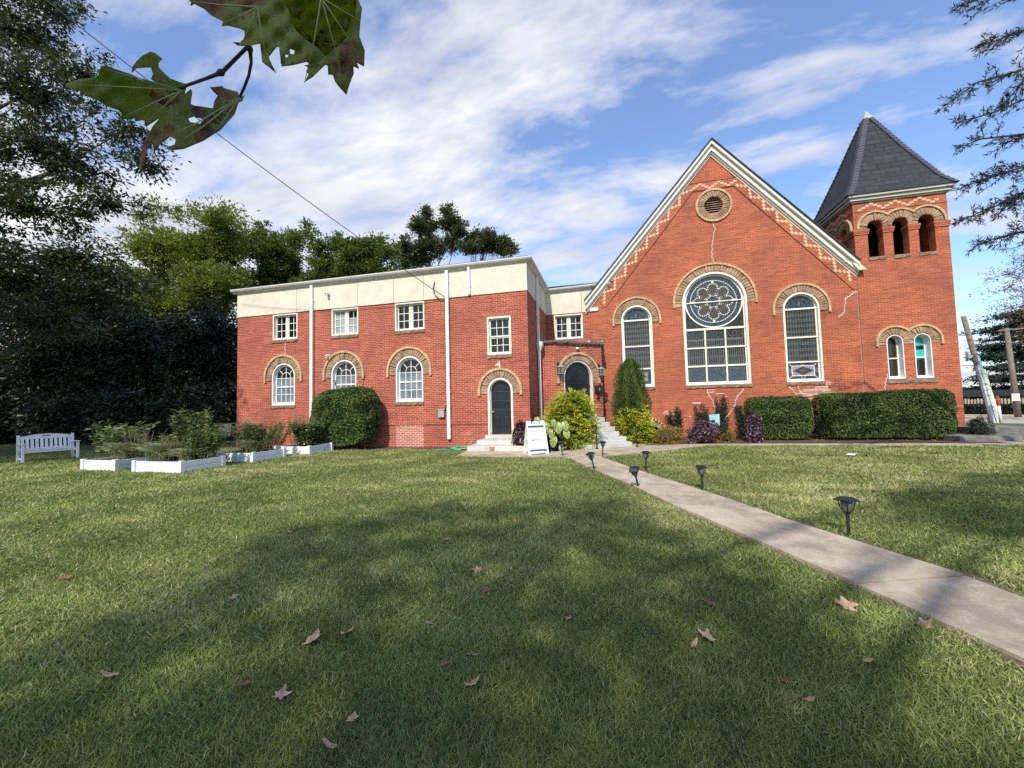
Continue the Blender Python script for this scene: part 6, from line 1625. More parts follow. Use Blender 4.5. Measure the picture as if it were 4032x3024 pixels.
# ---- garden bed plants
def grass_clump(label, c, n, h, spread, material, z0=.24, wide=.016, group='plants in the raised beds', name='grass_clump'):
    t_ = thing(name, label, 'plant', (c[0], c[1], z0), group=group)
    a = RNG.random(n) * 2 * PI; out = spread * RNG.random(n) ** .7; hh = h * (.55 + .45 * RNG.random(n))
    P = []; T = []; LL = []; seg = 5
    b0 = np.c_[c[0] + RNG.normal(0, spread * .22, n), c[1] + RNG.normal(0, spread * .22, n), np.full(n, z0)]
    dirh = np.c_[np.cos(a), np.sin(a), 0 * a]
    def pos(s): return b0 + dirh * (out * s ** 1.6)[:, None] + np.c_[0 * a, 0 * a, hh * (1.55 * s - .75 * s ** 2.2)]
    for k in range(seg):
        p0_, p1_ = pos(k / seg), pos((k + 1) / seg); P.append((p0_ + p1_) / 2); T.append(p1_ - p0_); LL.append(np.linalg.norm(p1_ - p0_, axis=1) * 1.25)
    P, T, LL = np.concatenate(P), np.concatenate(T), np.concatenate(LL)
    rnd = np.tile(RNG.random(n), seg); leaf_mesh('blades', P, T, norm(np.tile(np.c_[-np.sin(a), np.cos(a), .3 + 0 * a], (seg, 1)) * .5 + np.array([0, -.8, .5])), LL, wide, rnd, material, t_, fold=0)
    return t_
def stalk_plant(label, c, ns, h, spread, L, W, material, z0=.24, per=42, group='plants in the raised beds', name='leafy_plant', dry=False):
    t_ = thing(name, label, 'plant', (c[0], c[1], z0), group=group)
    mb = MB(); P = []; T = []
    for k in range(ns):
        a = random.uniform(0, 2 * PI); r = spread * math.sqrt(random.random()); b0 = Vector((c[0] + r * .5 * math.cos(a), c[1] + r * .5 * math.sin(a), z0)); hk = h * random.uniform(.6, 1)
        e = Vector((c[0] + r * math.cos(a), c[1] + r * math.sin(a), z0 + hk)); m_ = b0.lerp(e, .5) + Vector((random.uniform(-.05, .05), random.uniform(-.05, .05), .05))
        mb.tube([b0, m_, e], [.008, .007, .003], 5)
        if dry:
            for j in range(5): q = b0.lerp(e, random.uniform(.4, .9)); mb.tube([q, q + Vector((random.uniform(-.25, .25), random.uniform(-.1, .1), random.uniform(.05, .3)))], [.005, .002], 4)
            continue
        for j in range(per):
            s = random.uniform(.15, 1.02) ** .8; q = (b0.lerp(m_, s * 2) if s < .5 else m_.lerp(e, s * 2 - 1)); aa = j * 2.4; d_ = Vector((math.cos(aa), math.sin(aa), random.uniform(-.2, .7)))
            P.append(q + d_ * L * .5); T.append(d_)
    mb.build('stalk', LV['dry'] if dry else LV['herb'], t_, smooth=True)
    if P: P = np.array([tuple(p) for p in P]); T = np.array([tuple(p) for p in T]); n = len(P); s = .6 + .7 * RNG.random(n); leaf_mesh('foliage', P, T, norm(RNG.normal(size=(n, 3)) * .5 + np.array([0, -.3, .9])), L * s, W * s, RNG.random(n), material, t_)
    return t_
grass_clump('arching grass hanging over the front of the widest bed', (-12.3, 8.75), 620, .66, .66, LV['strap']); grass_clump('fine green grass at the right end of the widest bed', (-11.4, 8.75), 560, .46, .52, LV['strap'])
stalk_plant('tall leafy plant rising highest over the widest bed', (-12.2, 9.5), 30, 1.62, .62, .13, .042, LV['herb'], z0=.1, per=70); stalk_plant('leafy plant sprawling at the back of the widest bed', (-11.4, 9.1), 26, 1.0, .60, .11, .038, LV['herb'], per=60)
stalk_plant('bare straw coloured stalks standing in the widest bed', (-12.0, 8.7), 10, .75, .25, .1, .02, LV['dry'], dry=True); stalk_plant('bare straw coloured stalks in the bed nearest the bench', (-13.7, 9.0), 10, 1.0, .4, .1, .02, LV['dry'], dry=True)
grass_clump('arching grass in the bed nearest the bench', (-13.9, 8.9), 560, .66, .62, LV['strap']); stalk_plant('broad leaved milkweed reaching towards the bench', (-15.2, 9.5), 22, 1.30, .80, .19, .060, LV['herb'], z0=.05, per=30)
stalk_plant('leafy plant at the left end of the bed nearest the bench', (-14.4, 9.1), 22, .95, .55, .14, .046, LV['herb'], per=40); stalk_plant('leafy weeds between the two nearest beds', (-13.1, 9.4), 22, 1.0, .5, .12, .04, LV['herb'], z0=0, per=50)
stalk_plant('dense leafy mound in the third bed along', (-11.4, 10.9), 44, .95, .70, .11, .038, LV['herb'], per=70); stalk_plant('dry branched stalks leaning out of the third bed', (-11.9, 11.0), 18, 1.3, .6, .1, .02, LV['dry'], dry=True); grass_clump('tufted grass in the third bed along', (-11.2, 10.6), 520, .55, .55, LV['strap'])
stalk_plant('bright leafy plant in the bed beside the rounded shrub', (-10.85, 12.6), 46, .95, .62, .13, .058, LV['herb'], per=60); stalk_plant('dry stalks at the back of the bed beside the rounded shrub', (-11.6, 12.9), 16, 1.3, .5, .1, .02, LV['dry'], dry=True); stalk_plant('mixed weeds along the hall wall behind the beds', (-12.9, 12.6), 46, 1.15, 1.2, .11, .04, LV['herb'], z0=.0, per=55)
stalk_plant('slim leafy weed growing up the drainpipe of the hall', (-12.3, 13.6), 7, 1.5, .35, .10, .04, LV['herb'], z0=0, per=30)

# ---- willow oak boughs coming in from the right
WO = thing('willow_oak', 'willow oak whose slender dark boughs reach in at the right edge', 'tree', (13.5, 6.0, 0))
mb = MB(); mb.tube([(13.5, 6, -.1), (13.4, 6, 3), (13.2, 6.2, 7), (13.0, 6.5, 12)], [.38, .3, .24, .1], 10); mb.build('trunk', M_['bark'], WO, smooth=True)
boughs = [([(2330, 130), (2212, 150), (2110, 178), (2020, 245)], 9.6, 1.0), ([(2340, 190), (2212, 215), (2140, 245), (2075, 262)], 9.9, .8), ([(2340, 270), (2212, 290), (2120, 300), (2062, 322)], 9.5, .7), ([(2350, 330), (2212, 360), (2130, 385), (2062, 412)], 9.3, 1.15), ([(2340, 400), (2212, 425), (2130, 452), (2066, 482)], 9.6, .9),
          ([(2330, 470), (2212, 500), (2150, 515), (2096, 536)], 9.2, .8), ([(2330, 40), (2212, 66), (2150, 88), (2105, 100)], 9.9, .75), ([(2260, -25), (2150, -12), (2098, 4), (2064, 18)], 9.7, .7), ([(2360, 90), (2260, 120), (2190, 200), (2160, 235)], 10.2, .9), ([(2350, 340), (2250, 395), (2190, 430), (2150, 470)], 9.9, .8)]
for pl_, Yb, dens in boughs:
    pts = [at(x * 1.8228, y * 1.8228, Yb + .25 * i) for i, (x, y) in enumerate(reversed(pl_))][::-1]
    mb = MB(); mb.tube([(13.1, 6.3, pts[0].z * .8 + 1)] + pts, [.07, .035, .022, .014, .004], 6)
    P = []; T = []
    for k in range(int(46 * dens)):
        s = random.random() ** .8 * 2.999; i = min(int(s), 2); q = pts[i].lerp(pts[i + 1], s - i); sl = (.75 - .2 * s) * random.uniform(.4, 1)
        ax_ = (pts[i + 1] - pts[i]).normalized(); d_ = (ax_ + Vector([random.gauss(0, .55) for _ in range(3)]) + Vector((0, 0, -.1))).normalized(); e = q + d_ * sl
        mb.tube([q, e], [.006, .002], 4, cap=False)
        for j in range(int(30 * sl / .5)):
            f = random.uniform(.1, 1.05); lp = q.lerp(e, f); ld = (d_ * .8 + Vector([random.gauss(0, .5) for _ in range(3)])).normalized(); P.append(lp + ld * .05); T.append(ld)
    br_ = mb.build('bough', M_['twig'], WO)
    P = np.array([tuple(p) for p in P]); T = np.array([tuple(p) for p in T]); n = len(P)
    leaf_mesh('leaves', P, T, unit(n), .105 * (.7 + .5 * RNG.random(n)), .020, RNG.random(n), LV['willow'], br_)
# sparse rusty tree further off
SP = thing('sparse_tree', 'thinly leaved rusty tree behind the willow oak boughs at the right edge', 'tree', (24.5, 22, 0))
mb = MB(); mb.tube([(24.5, 22, -.1), (24.3, 22, 4), (23.8, 22, 9)], [.2, .16, .06], 8); mb.build('trunk', M_['bark'], SP, smooth=True)
mb = MB(); P = []
for k in range(26):
    x0_, y0_ = 2290 + random.uniform(0, 60), random.uniform(480, 700); x1_, y1_ = 2140 + random.uniform(-25, 60), y0_ + random.uniform(-10, 60)
    a_, b2 = at(x0_ * 1.8228, y0_ * 1.8228, 22 + random.uniform(-1, 1)), at(x1_ * 1.8228, y1_ * 1.8228, 22 + random.uniform(-1, 1)); m_ = a_.lerp(b2, .5) + Vector((0, 0, .3))
    mb.tube([a_, m_, b2], [.02, .012, .004], 5)
    for j in range(14):
        s = random.uniform(.2, 1); q = a_.lerp(m_, s * 2) if s < .5 else m_.lerp(b2, s * 2 - 1); e = q + Vector([random.gauss(0, .28) for _ in range(3)]); mb.tube([q, e], [.006, .003], 4, cap=False)
        for i in range(7): P.append(q.lerp(e, random.uniform(.4, 1.1)) + Vector([random.gauss(0, .06) for _ in range(3)]))
mb.build('bough', M_['twig'], SP); P = np.array([tuple(p) for p in P]); n = len(P); leaf_mesh('leaves', P, unit(n), unit(n), .075, .05, RNG.random(n), LV['sparse'], SP)
# far right greenery
cl = []
for k in range(9):
    zz = 1.2 + k * .95; wv = 7.6 * (1 - .075 * k)
    for j in range(3): cl.append((39.5 + (j - 1) * wv * .5 + random.uniform(-.6, .6), 49 + random.uniform(-1.5, 1.5), zz + random.uniform(-.25, .25), wv * .42, 3.0, .30))
tree('cedar_tree', 'broad dark cedar with layered branches across the street', 'conifer', (39.5, 49, 0), 6, .4, cl, 1500, 40, .30, .11, .75, LV['cedar'], shell=.9, flat=.35, limbs=24)
tree('far_shrubbery', 'green shrubbery under the cedar by the fence', 'shrub', (33, 44.5, 0), .6, .1, [(31 + 2.6 * k, 45.5, .8, 1.5, .9, .8) for k in range(6)], 260, 30, .2, .1, .4, LV['mid'], limbs=6)
fh0, fh1 = at(3700, 1600, 38.5), at(4200, 1600, 34)
n = 16000; u = RNG.random(n); t_ = thing('far_hedge', 'long low dark hedge on the far side of the street', 'hedge', ((fh0.x + fh1.x) / 2, (fh0.y + fh1.y) / 2, 0))
Pq = np.c_[fh0.x + (fh1.x - fh0.x) * u, fh0.y + (fh1.y - fh0.y) * u + RNG.random(n) * .9 + .2, .05 + .68 * RNG.random(n) ** .7 + .05 * np.sin(u * 60)]
leaf_mesh('foliage', Pq, unit(n), norm(unit(n) + np.array([0, -.6, .5])), .14, .08, RNG.random(n) * .8, LV['under'], t_)
mb = MB(); mb.bar((fh0.x, fh0.y + .75, .3), (fh1.x, fh1.y + .75, .3), .5, .55); mb.build('dark_core', M_['core'], t_)

# ---- sycamore: trunk and crown behind the viewer, a twig with three leaves in front
SUN_EL, SUN_AZ = math.radians(43), 4.6
SD = Vector((-math.sin(math.radians(SUN_AZ)) * math.cos(SUN_EL), -math.cos(math.radians(SUN_AZ)) * math.cos(SUN_EL), math.sin(SUN_EL)))
SY = thing('sycamore', 'sycamore shading the lawn, its ragged browning leaves hanging at the top left', 'tree', (-2.5, -7.5, 0))
shade = [gnd(x * 1.8228, y * 1.8228) for x, y in ((-350, 1560), (0, 1440), (250, 1335), (440, 1245), (640, 1140), (1000, 1088), (1330, 1085), (1400, 1130), (1520, 1200), (1760, 1330), (2050, 1560))]
SHP = [(p.x, p.y) for p in shade] + [(2.6, -.6), (3, -5), (-9, -5)]
SHP2 = [(p.x, p.y) for p in [gnd(x * 1.8228, y * 1.8228) for x, y in ((1930, 1075), (2080, 1035), (2320, 1010), (2450, 1150), (2212, 1190), (2050, 1150))]]
def caster(poly, n, hmin, hmax, jit):
    out = []
    xs = [p[0] for p in poly]; ys = [p[1] for p in poly]
    while len(out) < n:
        q = np.c_[RNG.uniform(min(xs), max(xs), 400), RNG.uniform(min(ys), max(ys), 400)]
        q = q[inside(q, poly)]
        h = RNG.uniform(hmin, hmax, len(q)); p = np.c_[q, 0 * h] + h[:, None] * np.array(SD) / SD.z
        v = p - np.array(EYE); zc = v @ np.array(fw); xc = v @ np.array(rt); yc = v @ np.array(upv)
        vis = (zc > 0.02) & (np.abs(xc) < zc * 1.34) & (np.abs(yc) < zc * 1.02)
        out.extend(p[~vis].tolist())
    return np.array(out[:n])
cc = np.concatenate([caster(SHP, 1050, 13, 25, 0), caster(SHP2, 150, 13, 24, 0)])
cid = np.repeat(np.arange(len(cc)), 11); n = len(cid)
P = cc[cid] + RNG.normal(size=(n, 3)) * np.array([.22, .22, .16])
v = P - np.array(EYE); zc = v @ np.array(fw); xc = v @ np.array(rt); yc = v @ np.array(upv)
P = P[~((zc > 0.02) & (np.abs(xc) < zc * 1.32) & (np.abs(yc) < zc * 1.0))]; n = len(P)
leaf_mesh('crown', P, unit(n), norm(unit(n) * .6 + np.array([0, 0, 1.0])), .20, .17, RNG.random(n), LV['syc'], SY)
mb = MB(); mb.tube([(-2.5, -7.5, -.1), (-2.4, -7.5, 2), (-2.2, -7.3, 4.5), (-1.8, -6.5, 8), (-1.5, -6, 11)], [.5, .4, .34, .22, .08], 12); mb.build('trunk', M_['bark'], SY, smooth=True)
mb = MB()
for k in range(12):
    e = Vector(cc[RNG.integers(0, len(cc))]); s0 = Vector((-2.1, -7.1, random.uniform(4, 9))); mb.tube([s0, s0.lerp(e, .5) + Vector((0, 0, .4)), e], [.10, .06, .015], 6)
mb.build('limb', M_['bark'], SY, smooth=True)
def syc_mat(nm, brown):
    m, nt, b, o = mat(nm)
    warp = N(nt, 'ShaderNodeTexCoord').outputs['Object']
    f1 = ramp(nt, noise(nt, 15, 8, .68), ((brown, 0.0), (brown + .025, 1.0)))
    f2 = ramp(nt, noise(nt, 48, 6, .7), ((.60, 0.0), (.63, 1.0)))
    g_ = mixc(nt, noise(nt, 30, 6, .7), (.15, .20, .035), (.30, .33, .085))
    br_ = mixc(nt, ramp(nt, noise(nt, 40, 6, .7), ((.35, 0.0), (.65, 1.0))), (.10, .055, .028), (.33, .20, .075))
    cc_ = mixc(nt, f1, g_, br_); cc_ = mixc(nt, f2, cc_, (.075, .042, .025))
    nt.links.new(cc_, b.inputs['Base Color']); sI(b, Roughness=.55)
    tr = N(nt, 'ShaderNodeBsdfTranslucent'); nt.links.new(mixc(nt, 1.0, cc_, (1.5, 1.5, .55), 'MULTIPLY'), tr.inputs[0]); mx = N(nt, 'ShaderNodeMixShader'); mx.inputs[0].default_value = .6
    nt.links.new(b.outputs[0], mx.inputs[1]); nt.links.new(tr.outputs[0], mx.inputs[2]); nt.links.new(mx.outputs[0], o.inputs[0])
    bump(nt, b, noise(nt, 90, 4), .5, .002)
    return m
M_['olive_vein'] = simple('leaf_vein', (.30, .32, .12), .6, .2, 30)
M_['syc_brown'] = syc_mat('browning_sycamore_leaf', .47); M_['syc_half'] = syc_mat('half_green_sycamore_leaf', .56)
m2 = simple('green_sycamore_leaf', (.17, .24, .045), .5, .25, 25, col2=(.27, .32, .08)); nt = m2.node_tree
o = [x for x in nt.nodes if x.type == 'OUTPUT_MATERIAL'][0]; b = [x for x in nt.nodes if x.type == 'BSDF_PRINCIPLED'][0]
tr = N(nt, 'ShaderNodeBsdfTranslucent'); tr.inputs[0].default_value = (.34, .42, .05, 1); mx = N(nt, 'ShaderNodeMixShader'); mx.inputs[0].default_value = .6
nt.links.new(b.outputs[0], mx.inputs[1]); nt.links.new(tr.outputs[0], mx.inputs[2]); nt.links.new(mx.outputs[0], o.inputs[0]); M_['syc_green'] = m2
Y1 = lambda p: (p[0] / 1.659, p[1] / 1.659)
Y3 = lambda p: (700 + p[0] / 2.212, p[1] / 2.212)
def big_leaf(pts, conv, d0, curl, material, parent, holes=(), label=None):
    o2 = [Vector(conv(p)) for p in pts]; hs_ = [[Vector(conv(p)) for p in h] for h in holes]
    xs = [p.x for p in o2]; ys = [p.y for p in o2]; ins = []
    st = 16
    for X in np.arange(min(xs), max(xs), st):
        for Yy in np.arange(min(ys), max(ys), st): ins.append((X + random.uniform(-4, 4), Yy + random.uniform(-4, 4)))
    q = np.array(ins); ok = inside(q, [(p.x, p.y) for p in o2])
    for h in hs_: ok &= ~inside(q, [(p.x, p.y) for p in h])
    q = q[ok]; vin = o2 + [p for h in hs_ for p in h] + [Vector(p) for p in q]
    faces_in = [list(range(len(o2)))]; edges = [(i, (i + 1) % len(o2)) for i in range(len(o2))]; k = len(o2)
    for h in hs_: edges += [(k + i, k + (i + 1) % len(h)) for i in range(len(h))]; k += len(h)
    vo, eo, fo, *_ = delaunay_2d_cdt(vin, edges, [], 1 if not hs_ else 2, .01)
    polys = [[(p.x, p.y) for p in o2]] + [[(p.x, p.y) for p in h] for h in hs_]
    cx_, cy_ = sum(xs) / len(xs), sum(ys) / len(ys)
    V_ = [tuple(dist(p.x, p.y, d0 + curl(p.x - cx_, p.y - cy_) + .004 * math.sin(p.x * .05) * math.cos(p.y * .06))) for p in vo]
    F_ = []
    for f in fo:
        c_ = np.array([[sum(vo[i].x for i in f) / len(f), sum(vo[i].y for i in f) / len(f)]])
        if inside(c_, polys[0])[0] and not any(inside(c_, h)[0] for h in polys[1:]): F_.append(tuple(f))
    me = bpy.data.meshes.new('leaf'); me.from_pydata(V_, [], F_); me.polygons.foreach_set('use_smooth', [True] * len(me.polygons)); me.materials.append(material)
    ob = link('leaf', me, parent)
    sm = ob.modifiers.new('solidify', 'SOLIDIFY'); sm.thickness = .0006
    if label: ob['label'] = label
    return ob
mb = MB(); tw = lambda pts, d: [dist(*Y3(p), d) for p in pts]
mb.tube(tw([(730, -160), (705, 0), (690, 100), (655, 230), (622, 385)], .60), [.0022, .0021, .002, .0019, .0024], 8)
mb.tube(tw([(622, 395), (605, 410), (500, 515), (400, 615), (378, 632), (340, 648), (230, 690), (75, 745), (-40, 800)], .60), [.0026, .0018, .0017, .0019, .0036, .0018, .0015, .0014, .0012], 8)
mb.tube(tw([(622, 395), (626, 430), (632, 460), (640, 545), (618, 660), (580, 760), (540, 845)], .60), [.0026, .0034, .002, .0015, .0014, .0014, .0012], 8)
twg = mb.build('twig', M_['twig'], SY, smooth=True)
big_leaf([(430, 550), (520, 520), (640, 500), (650, 460), (665, 430), (700, 428), (720, 440), (860, 485), (890, 500), (900, 515), (1000, 535), (1060, 570), (1110, 610), (1190, 580), (1160, 690), (1090, 740), (1010, 790), (950, 828), (945, 790), (880, 775), (800, 778), (790, 765), (797, 740), (780, 720), (700, 695), (640, 655), (600, 640), (520, 595), (480, 590)], Y1, .62, lambda u, v: .00010 * u + .0000010 * u * u, M_['syc_green'], twg, label='green pointed leaf lobe')
big_leaf([(860, 472), (862, 440), (890, 400), (930, 362), (985, 336), (1010, 345), (1058, 382), (1030, 410), (1035, 440), (1075, 480), (1110, 512), (1160, 530), (1220, 550), (1195, 600), (1150, 650), (1090, 600), (985, 515), (1000, 485), (985, 440), (940, 440), (885, 445)], Y1, .605, lambda u, v: .0003 * u, M_['syc_half'], twg)
big_leaf([(1225, 552), (1205, 620), (1250, 583), (1257, 605), (1245, 680), (1265, 690), (1330, 700), (1390, 708), (1400, 660), (1422, 625), (1395, 600), (1370, 570), (1450, 562), (1460, 575), (1550, 600), (1565, 635), (1597, 622), (1580, 662), (1555, 672), (1530, 750), (1440, 850), (1330, 920), (1200, 975), (1120, 982), (1085, 970), (1140, 945), (1150, 912), (1110, 893), (1085, 915), (1050, 940), (1010, 992), (1000, 940), (965, 960), (960, 1020), (935, 1070), (930, 1132), (915, 1110), (918, 1030), (940, 940), (1000, 830), (1060, 760), (1090, 705), (940, 600), (960, 585), (1060, 615), (1130, 655), (1180, 600)], Y1, .60, lambda u, v: -.0002 * v + .0000012 * u * u, M_['syc_brown'], twg, holes=[[(1230, 775), (1265, 763), (1332, 780), (1305, 808), (1245, 800)]], label='ragged brown leaf with holes')
big_leaf([(60, -30), (120, 20), (115, 52), (145, 35), (230, 80), (300, 140), (400, 190), (385, 228), (440, 225), (540, 250), (585, 268), (587, 330), (545, 375), (482, 370), (520, 395), (560, 402), (625, 400), (720, 380), (730, 480), (738, 545), (800, 590), (860, 642), (800, 520), (790, 455), (800, 490), (860, 410), (885, 410), (905, 560), (915, 500), (905, 580), (1000, 570), (1120, 538), (1148, 560), (1100, 570), (1140, 592), (1118, 622), (1140, 650), (1102, 718), (1180, 668), (1250, 600), (1282, 568), (1305, 572), (1310, 650), (1350, 652), (1370, 712), (1400, 752), (1467, 827), (1490, 740), (1530, 642), (1530, 580), (1577, 600), (1545, 520), (1560, 548), (1620, 580), (1628, 440), (1610, 400), (1580, 320), (1585, 200), (1602, 80), (1560, -30)], Y3, .50, lambda u, v: -.00012 * v + .0000004 * u * u, M_['syc_half'], twg, holes=[[(935, 475), (965, 478), (955, 505), (935, 500)], [(975, 425), (1018, 440), (1012, 478), (975, 470)]], label='largest leaf, cut by the top of the view')
big_leaf([(900, -40), (950, 60), (1000, 180), (1030, 270), (1110, 340), (1200, 400), (1290, 480), (1400, 400), (1480, 300), (1540, 180), (1560, -40)], Y3, .485, lambda u, v: .00008 * v, M_['syc_half'], twg)

mb = MB()
def vein(conv, pts, d): mb.tube([dist(*conv(p), d) for p in pts], [.0006, .0005, .0002][:len(pts)] if len(pts) == 3 else [.0008] + [.0005] * (len(pts) - 2) + [.0002], 5)
for e in ((450, 552), (700, 455), (820, 760), (960, 800)): vein(Y1, [(1185, 590), ((1185 + e[0]) / 2, (600 + e[1]) / 2 - 8), e], .575)
for e in ((1010, 930), (1110, 965), (1390, 880), (1440, 640)): vein(Y1, [(1560, 640), ((1560 + e[0]) / 2 - 10, (640 + e[1]) / 2 + 25), e], .565)
for e in ((90, 10), (420, 190), (560, 370), (780, 560)): vein(Y3, [(690, 60), ((690 + e[0]) / 2, (60 + e[1]) / 2 + 10), e], .47)
for e in ((1110, 690), (1460, 800), (1600, 520), (1590, 180)): vein(Y3, [(1250, -20), ((1250 + e[0]) / 2 + 10, (e[1]) / 2), e], .462)
mb.build('leaf_veins', M_['olive_vein'], twg, smooth=True)

# ---- fallen leaves: three shapes shared by all
def dead_leaf_mesh(nm, seed, material):
    rg = random.Random(seed); out = []
    tips = 5 if seed != 3 else 1
    if tips == 5:
        for i in range(30):
            a = 2 * PI * i / 30; l = max(.60, abs(math.cos((a - PI / 2) * 2.5)) ** 1.1) * (1 - .22 * (math.sin(a) < -.3)); r = .070 * l * rg.uniform(.78, 1.1); out.append((r * math.cos(a), r * math.sin(a) * 1.05))
    else:
        for i in range(16):
            a = 2 * PI * i / 16; out.append((.085 * math.cos(a), .026 * math.sin(a)))
    vs = [(0, 0, .012)] + [(x, y, .030 * (abs(x) / .08) ** 1.5 * rg.uniform(.5, 1.5) + .012 + .02 * (y / .08) ** 2) for x, y in out]
    me = bpy.data.meshes.new(nm); k = len(out); me.from_pydata(vs, [], [(0, 1 + i, 1 + (i + 1) % k) for i in range(k)]); me.materials.append(material)
    return me
DLM = [dead_leaf_mesh('fallen_leaf', 1, M_['deadleaf']), dead_leaf_mesh('fallen_leaf', 2, M_['deadleaf']), dead_leaf_mesh('fallen_leaf', 4, M_['deadleaf_dark']), dead_leaf_mesh('fallen_leaf', 3, M_['deadleaf'])]
def fallen(x, y, s, k, label='dry brown sycamore leaf fallen on the lawn', z=.022, tilt=None):
    o_ = bpy.data.objects.new('fallen_leaf', DLM[k]); COL.objects.link(o_); o_.location = (x, y, z); o_.scale = (s, s, s)
    o_.rotation_euler = tilt or (random.uniform(-.35, .35), random.uniform(-.35, .35), random.uniform(0, 6.28)); tag(o_, label, 'leaf', 'fallen leaves on the lawn')
q5 = lambda x, y: gnd(x / .635, 2200 + y / .635, .03)
q6 = lambda x, y: gnd(1900 + x / .5957, 2200 + y / .5957, .03)
dd = lambda x, y: gnd(x * 1.8228, y * 1.8228, .03)
named = [(q5(782, 205), 1.25, 0, 'largest pale tan sycamore leaf on the lawn, left of centre'), (q5(866, 188), 1.0, 1, 'tan leaf lying just right of the largest fallen leaf'), (q5(612, 318), 1.0, 2, 'dark reddish leaf in the shaded lawn left of centre'), (q6(853, 112), 1.2, 1, 'long curled tan leaf on the grass close to the path edge'), (q6(527, 187), 1.1, 0, 'pale curled leaf in the shade between centre and the path'), (q5(1181, 315), .85, 1, 'tan leaf in the near lawn at the middle of the view')]
for p, s, k, lab in named: fallen(p.x, p.y, s, k, lab, tilt=(.35, .1, random.uniform(0, 6)))
for p, s, k in [(q5(700, 342), .8, 1), (q5(272, 290), .6, 3), (q5(165, 47), .8, 2), (q5(1195, 28), .9, 1), (q5(1212, 78), .9, 2), (q5(1070, 160), .55, 1), (q5(1183, 242), .7, 1), (q5(880, 400), .6, 0), (q5(822, 465), .5, 3), (q5(1110, 262), .5, 2), (q5(455, 115), .5, 3), (q6(537, 105), .7, 2), (q6(755, 332), .7, 3), (q6(710, 287), .5, 2), (q6(905, 238), .5, 0), (dd(1035, 1178), .7, 1), (dd(964, 1166), .8, 1), (dd(625, 1150), .8, 1), (dd(750, 1070), .8, 1), (dd(2050, 1052), 1.2, 1), (dd(1930, 1065), 1.1, 2), (dd(1890, 1060), 1.0, 2), (dd(2000, 1350), .8, 0), (dd(1318, 1058), 1.0, 2), (dd(1540, 1007), 1.2, 2), (dd(1640, 1010), 1.0, 1), (dd(1552, 1010), 1.0, 1), (dd(1870, 985), 1.1, 1), (dd(560, 975), 1.1, 1), (dd(1445, 1000), 1.0, 0), (dd(1230, 1335), .5, 1), (dd(505, 1290), .6, 1), (dd(1500, 1390), .5, 3), ]: fallen(p.x, p.y, s, k)
n = 900                                     # leaf litter in the bed
P = np.c_[RNG.uniform(1.2, 12.5, n), RNG.uniform(15.3, 17.2, n), RNG.uniform(.02, .05, n)]; P = P[inside(P[:, :2], BED)]; n = len(P)
w_ = RNG.random(n) < np.clip(1.3 - (P[:, 0] - 1.2) * .25, .18, 1); P = P[w_]; n = len(P)
tag(leaf_mesh('leaf_litter', P, unit(n) * np.array([1, 1, .2]), norm(unit(n) * .4 + np.array([0, 0, 1])), .10, .07, RNG.random(n), LV['spirea']), kind='stuff')

# ---- lawn grass
def grass():
    n = 760000
    rmin, rmax = 1.35, 26.0; a_ = .42
    u = RNG.random(n); r = (rmin ** a_ + u * (rmax ** a_ - rmin ** a_)) ** (1 / a_)
    th = RNG.uniform(-math.radians(60), math.radians(60), n) + YAW
    xy = np.c_[-np.sin(th) * r, np.cos(th) * r]
    keep = ~inside(xy, PATH_L + PATH_R[::-1]) & ~inside(xy, WALK) & ~inside(xy, BED)
    keep &= ~((xy[:, 1] > 13.6 + .25 * np.sin(xy[:, 0] * 2.3)) & (xy[:, 0] < -4.8) & (xy[:, 0] > -17)) & ~((xy[:, 1] > 14.4) & (xy[:, 0] < 0) & (xy[:, 0] > -17)) & ~((xy[:, 1] > 15) & (xy[:, 0] < 11.5) & (xy[:, 0] > -1))
    for x0, x1, y0, y1, _ in BEDS: keep &= ~((xy[:, 0] > x0) & (xy[:, 0] < x1) & (xy[:, 1] > y0) & (xy[:, 1] < y1))
    # bare soil fringe beside the path
    for poly, wd in ((PATH_L, .05), (PATH_R, .12)):
        for (ax0, ay0), (bx0, by0) in zip(poly[:-1], poly[1:]):
            dx, dy = bx0 - ax0, by0 - ay0; tt = np.clip(((xy[:, 0] - ax0) * dx + (xy[:, 1] - ay0) * dy) / (dx * dx + dy * dy), 0, 1)
            ds = np.hypot(xy[:, 0] - ax0 - tt * dx, xy[:, 1] - ay0 - tt * dy); keep &= ~((ds < wd * 1.6) & (RNG.random(n) < .75))
    xy = xy[keep]; r = r[keep]; n = len(r)
    kk, ph = RNG.normal(size=(14, 2)) * 1.1, RNG.random(14) * 6.28; big = np.sin(xy @ kk.T + ph).sum(axis=1) / 3.7
    kk, ph = RNG.normal(size=(16, 2)) * 5, RNG.random(16) * 6.28; sm_ = np.sin(xy @ kk.T + ph).sum(axis=1) / 4
    L = (.040 + .030 * RNG.random(n)) * (1 + .22 * sm_) * np.clip(1 + (r - 2) * .03, 1, 1.5); W = .0042 * np.clip(r / 2, .8, 9) ** .74
    T = norm(np.c_[RNG.normal(size=(n, 2)) * .75, np.full(n, .62)])
    P = np.c_[xy, L * T[:, 2] * .42]
    rnd = np.clip(RNG.random(n) ** 1.1 * .72 + .13 * big + .13 * sm_ + .05 + .35 * (RNG.random(n) < .08), 0, 1)
    return tag(leaf_mesh('lawn_grass', P, T, norm(RNG.normal(size=(n, 3))), L, W, rnd, LV['grass'], fold=.1), kind='stuff')
gr_ = grass()

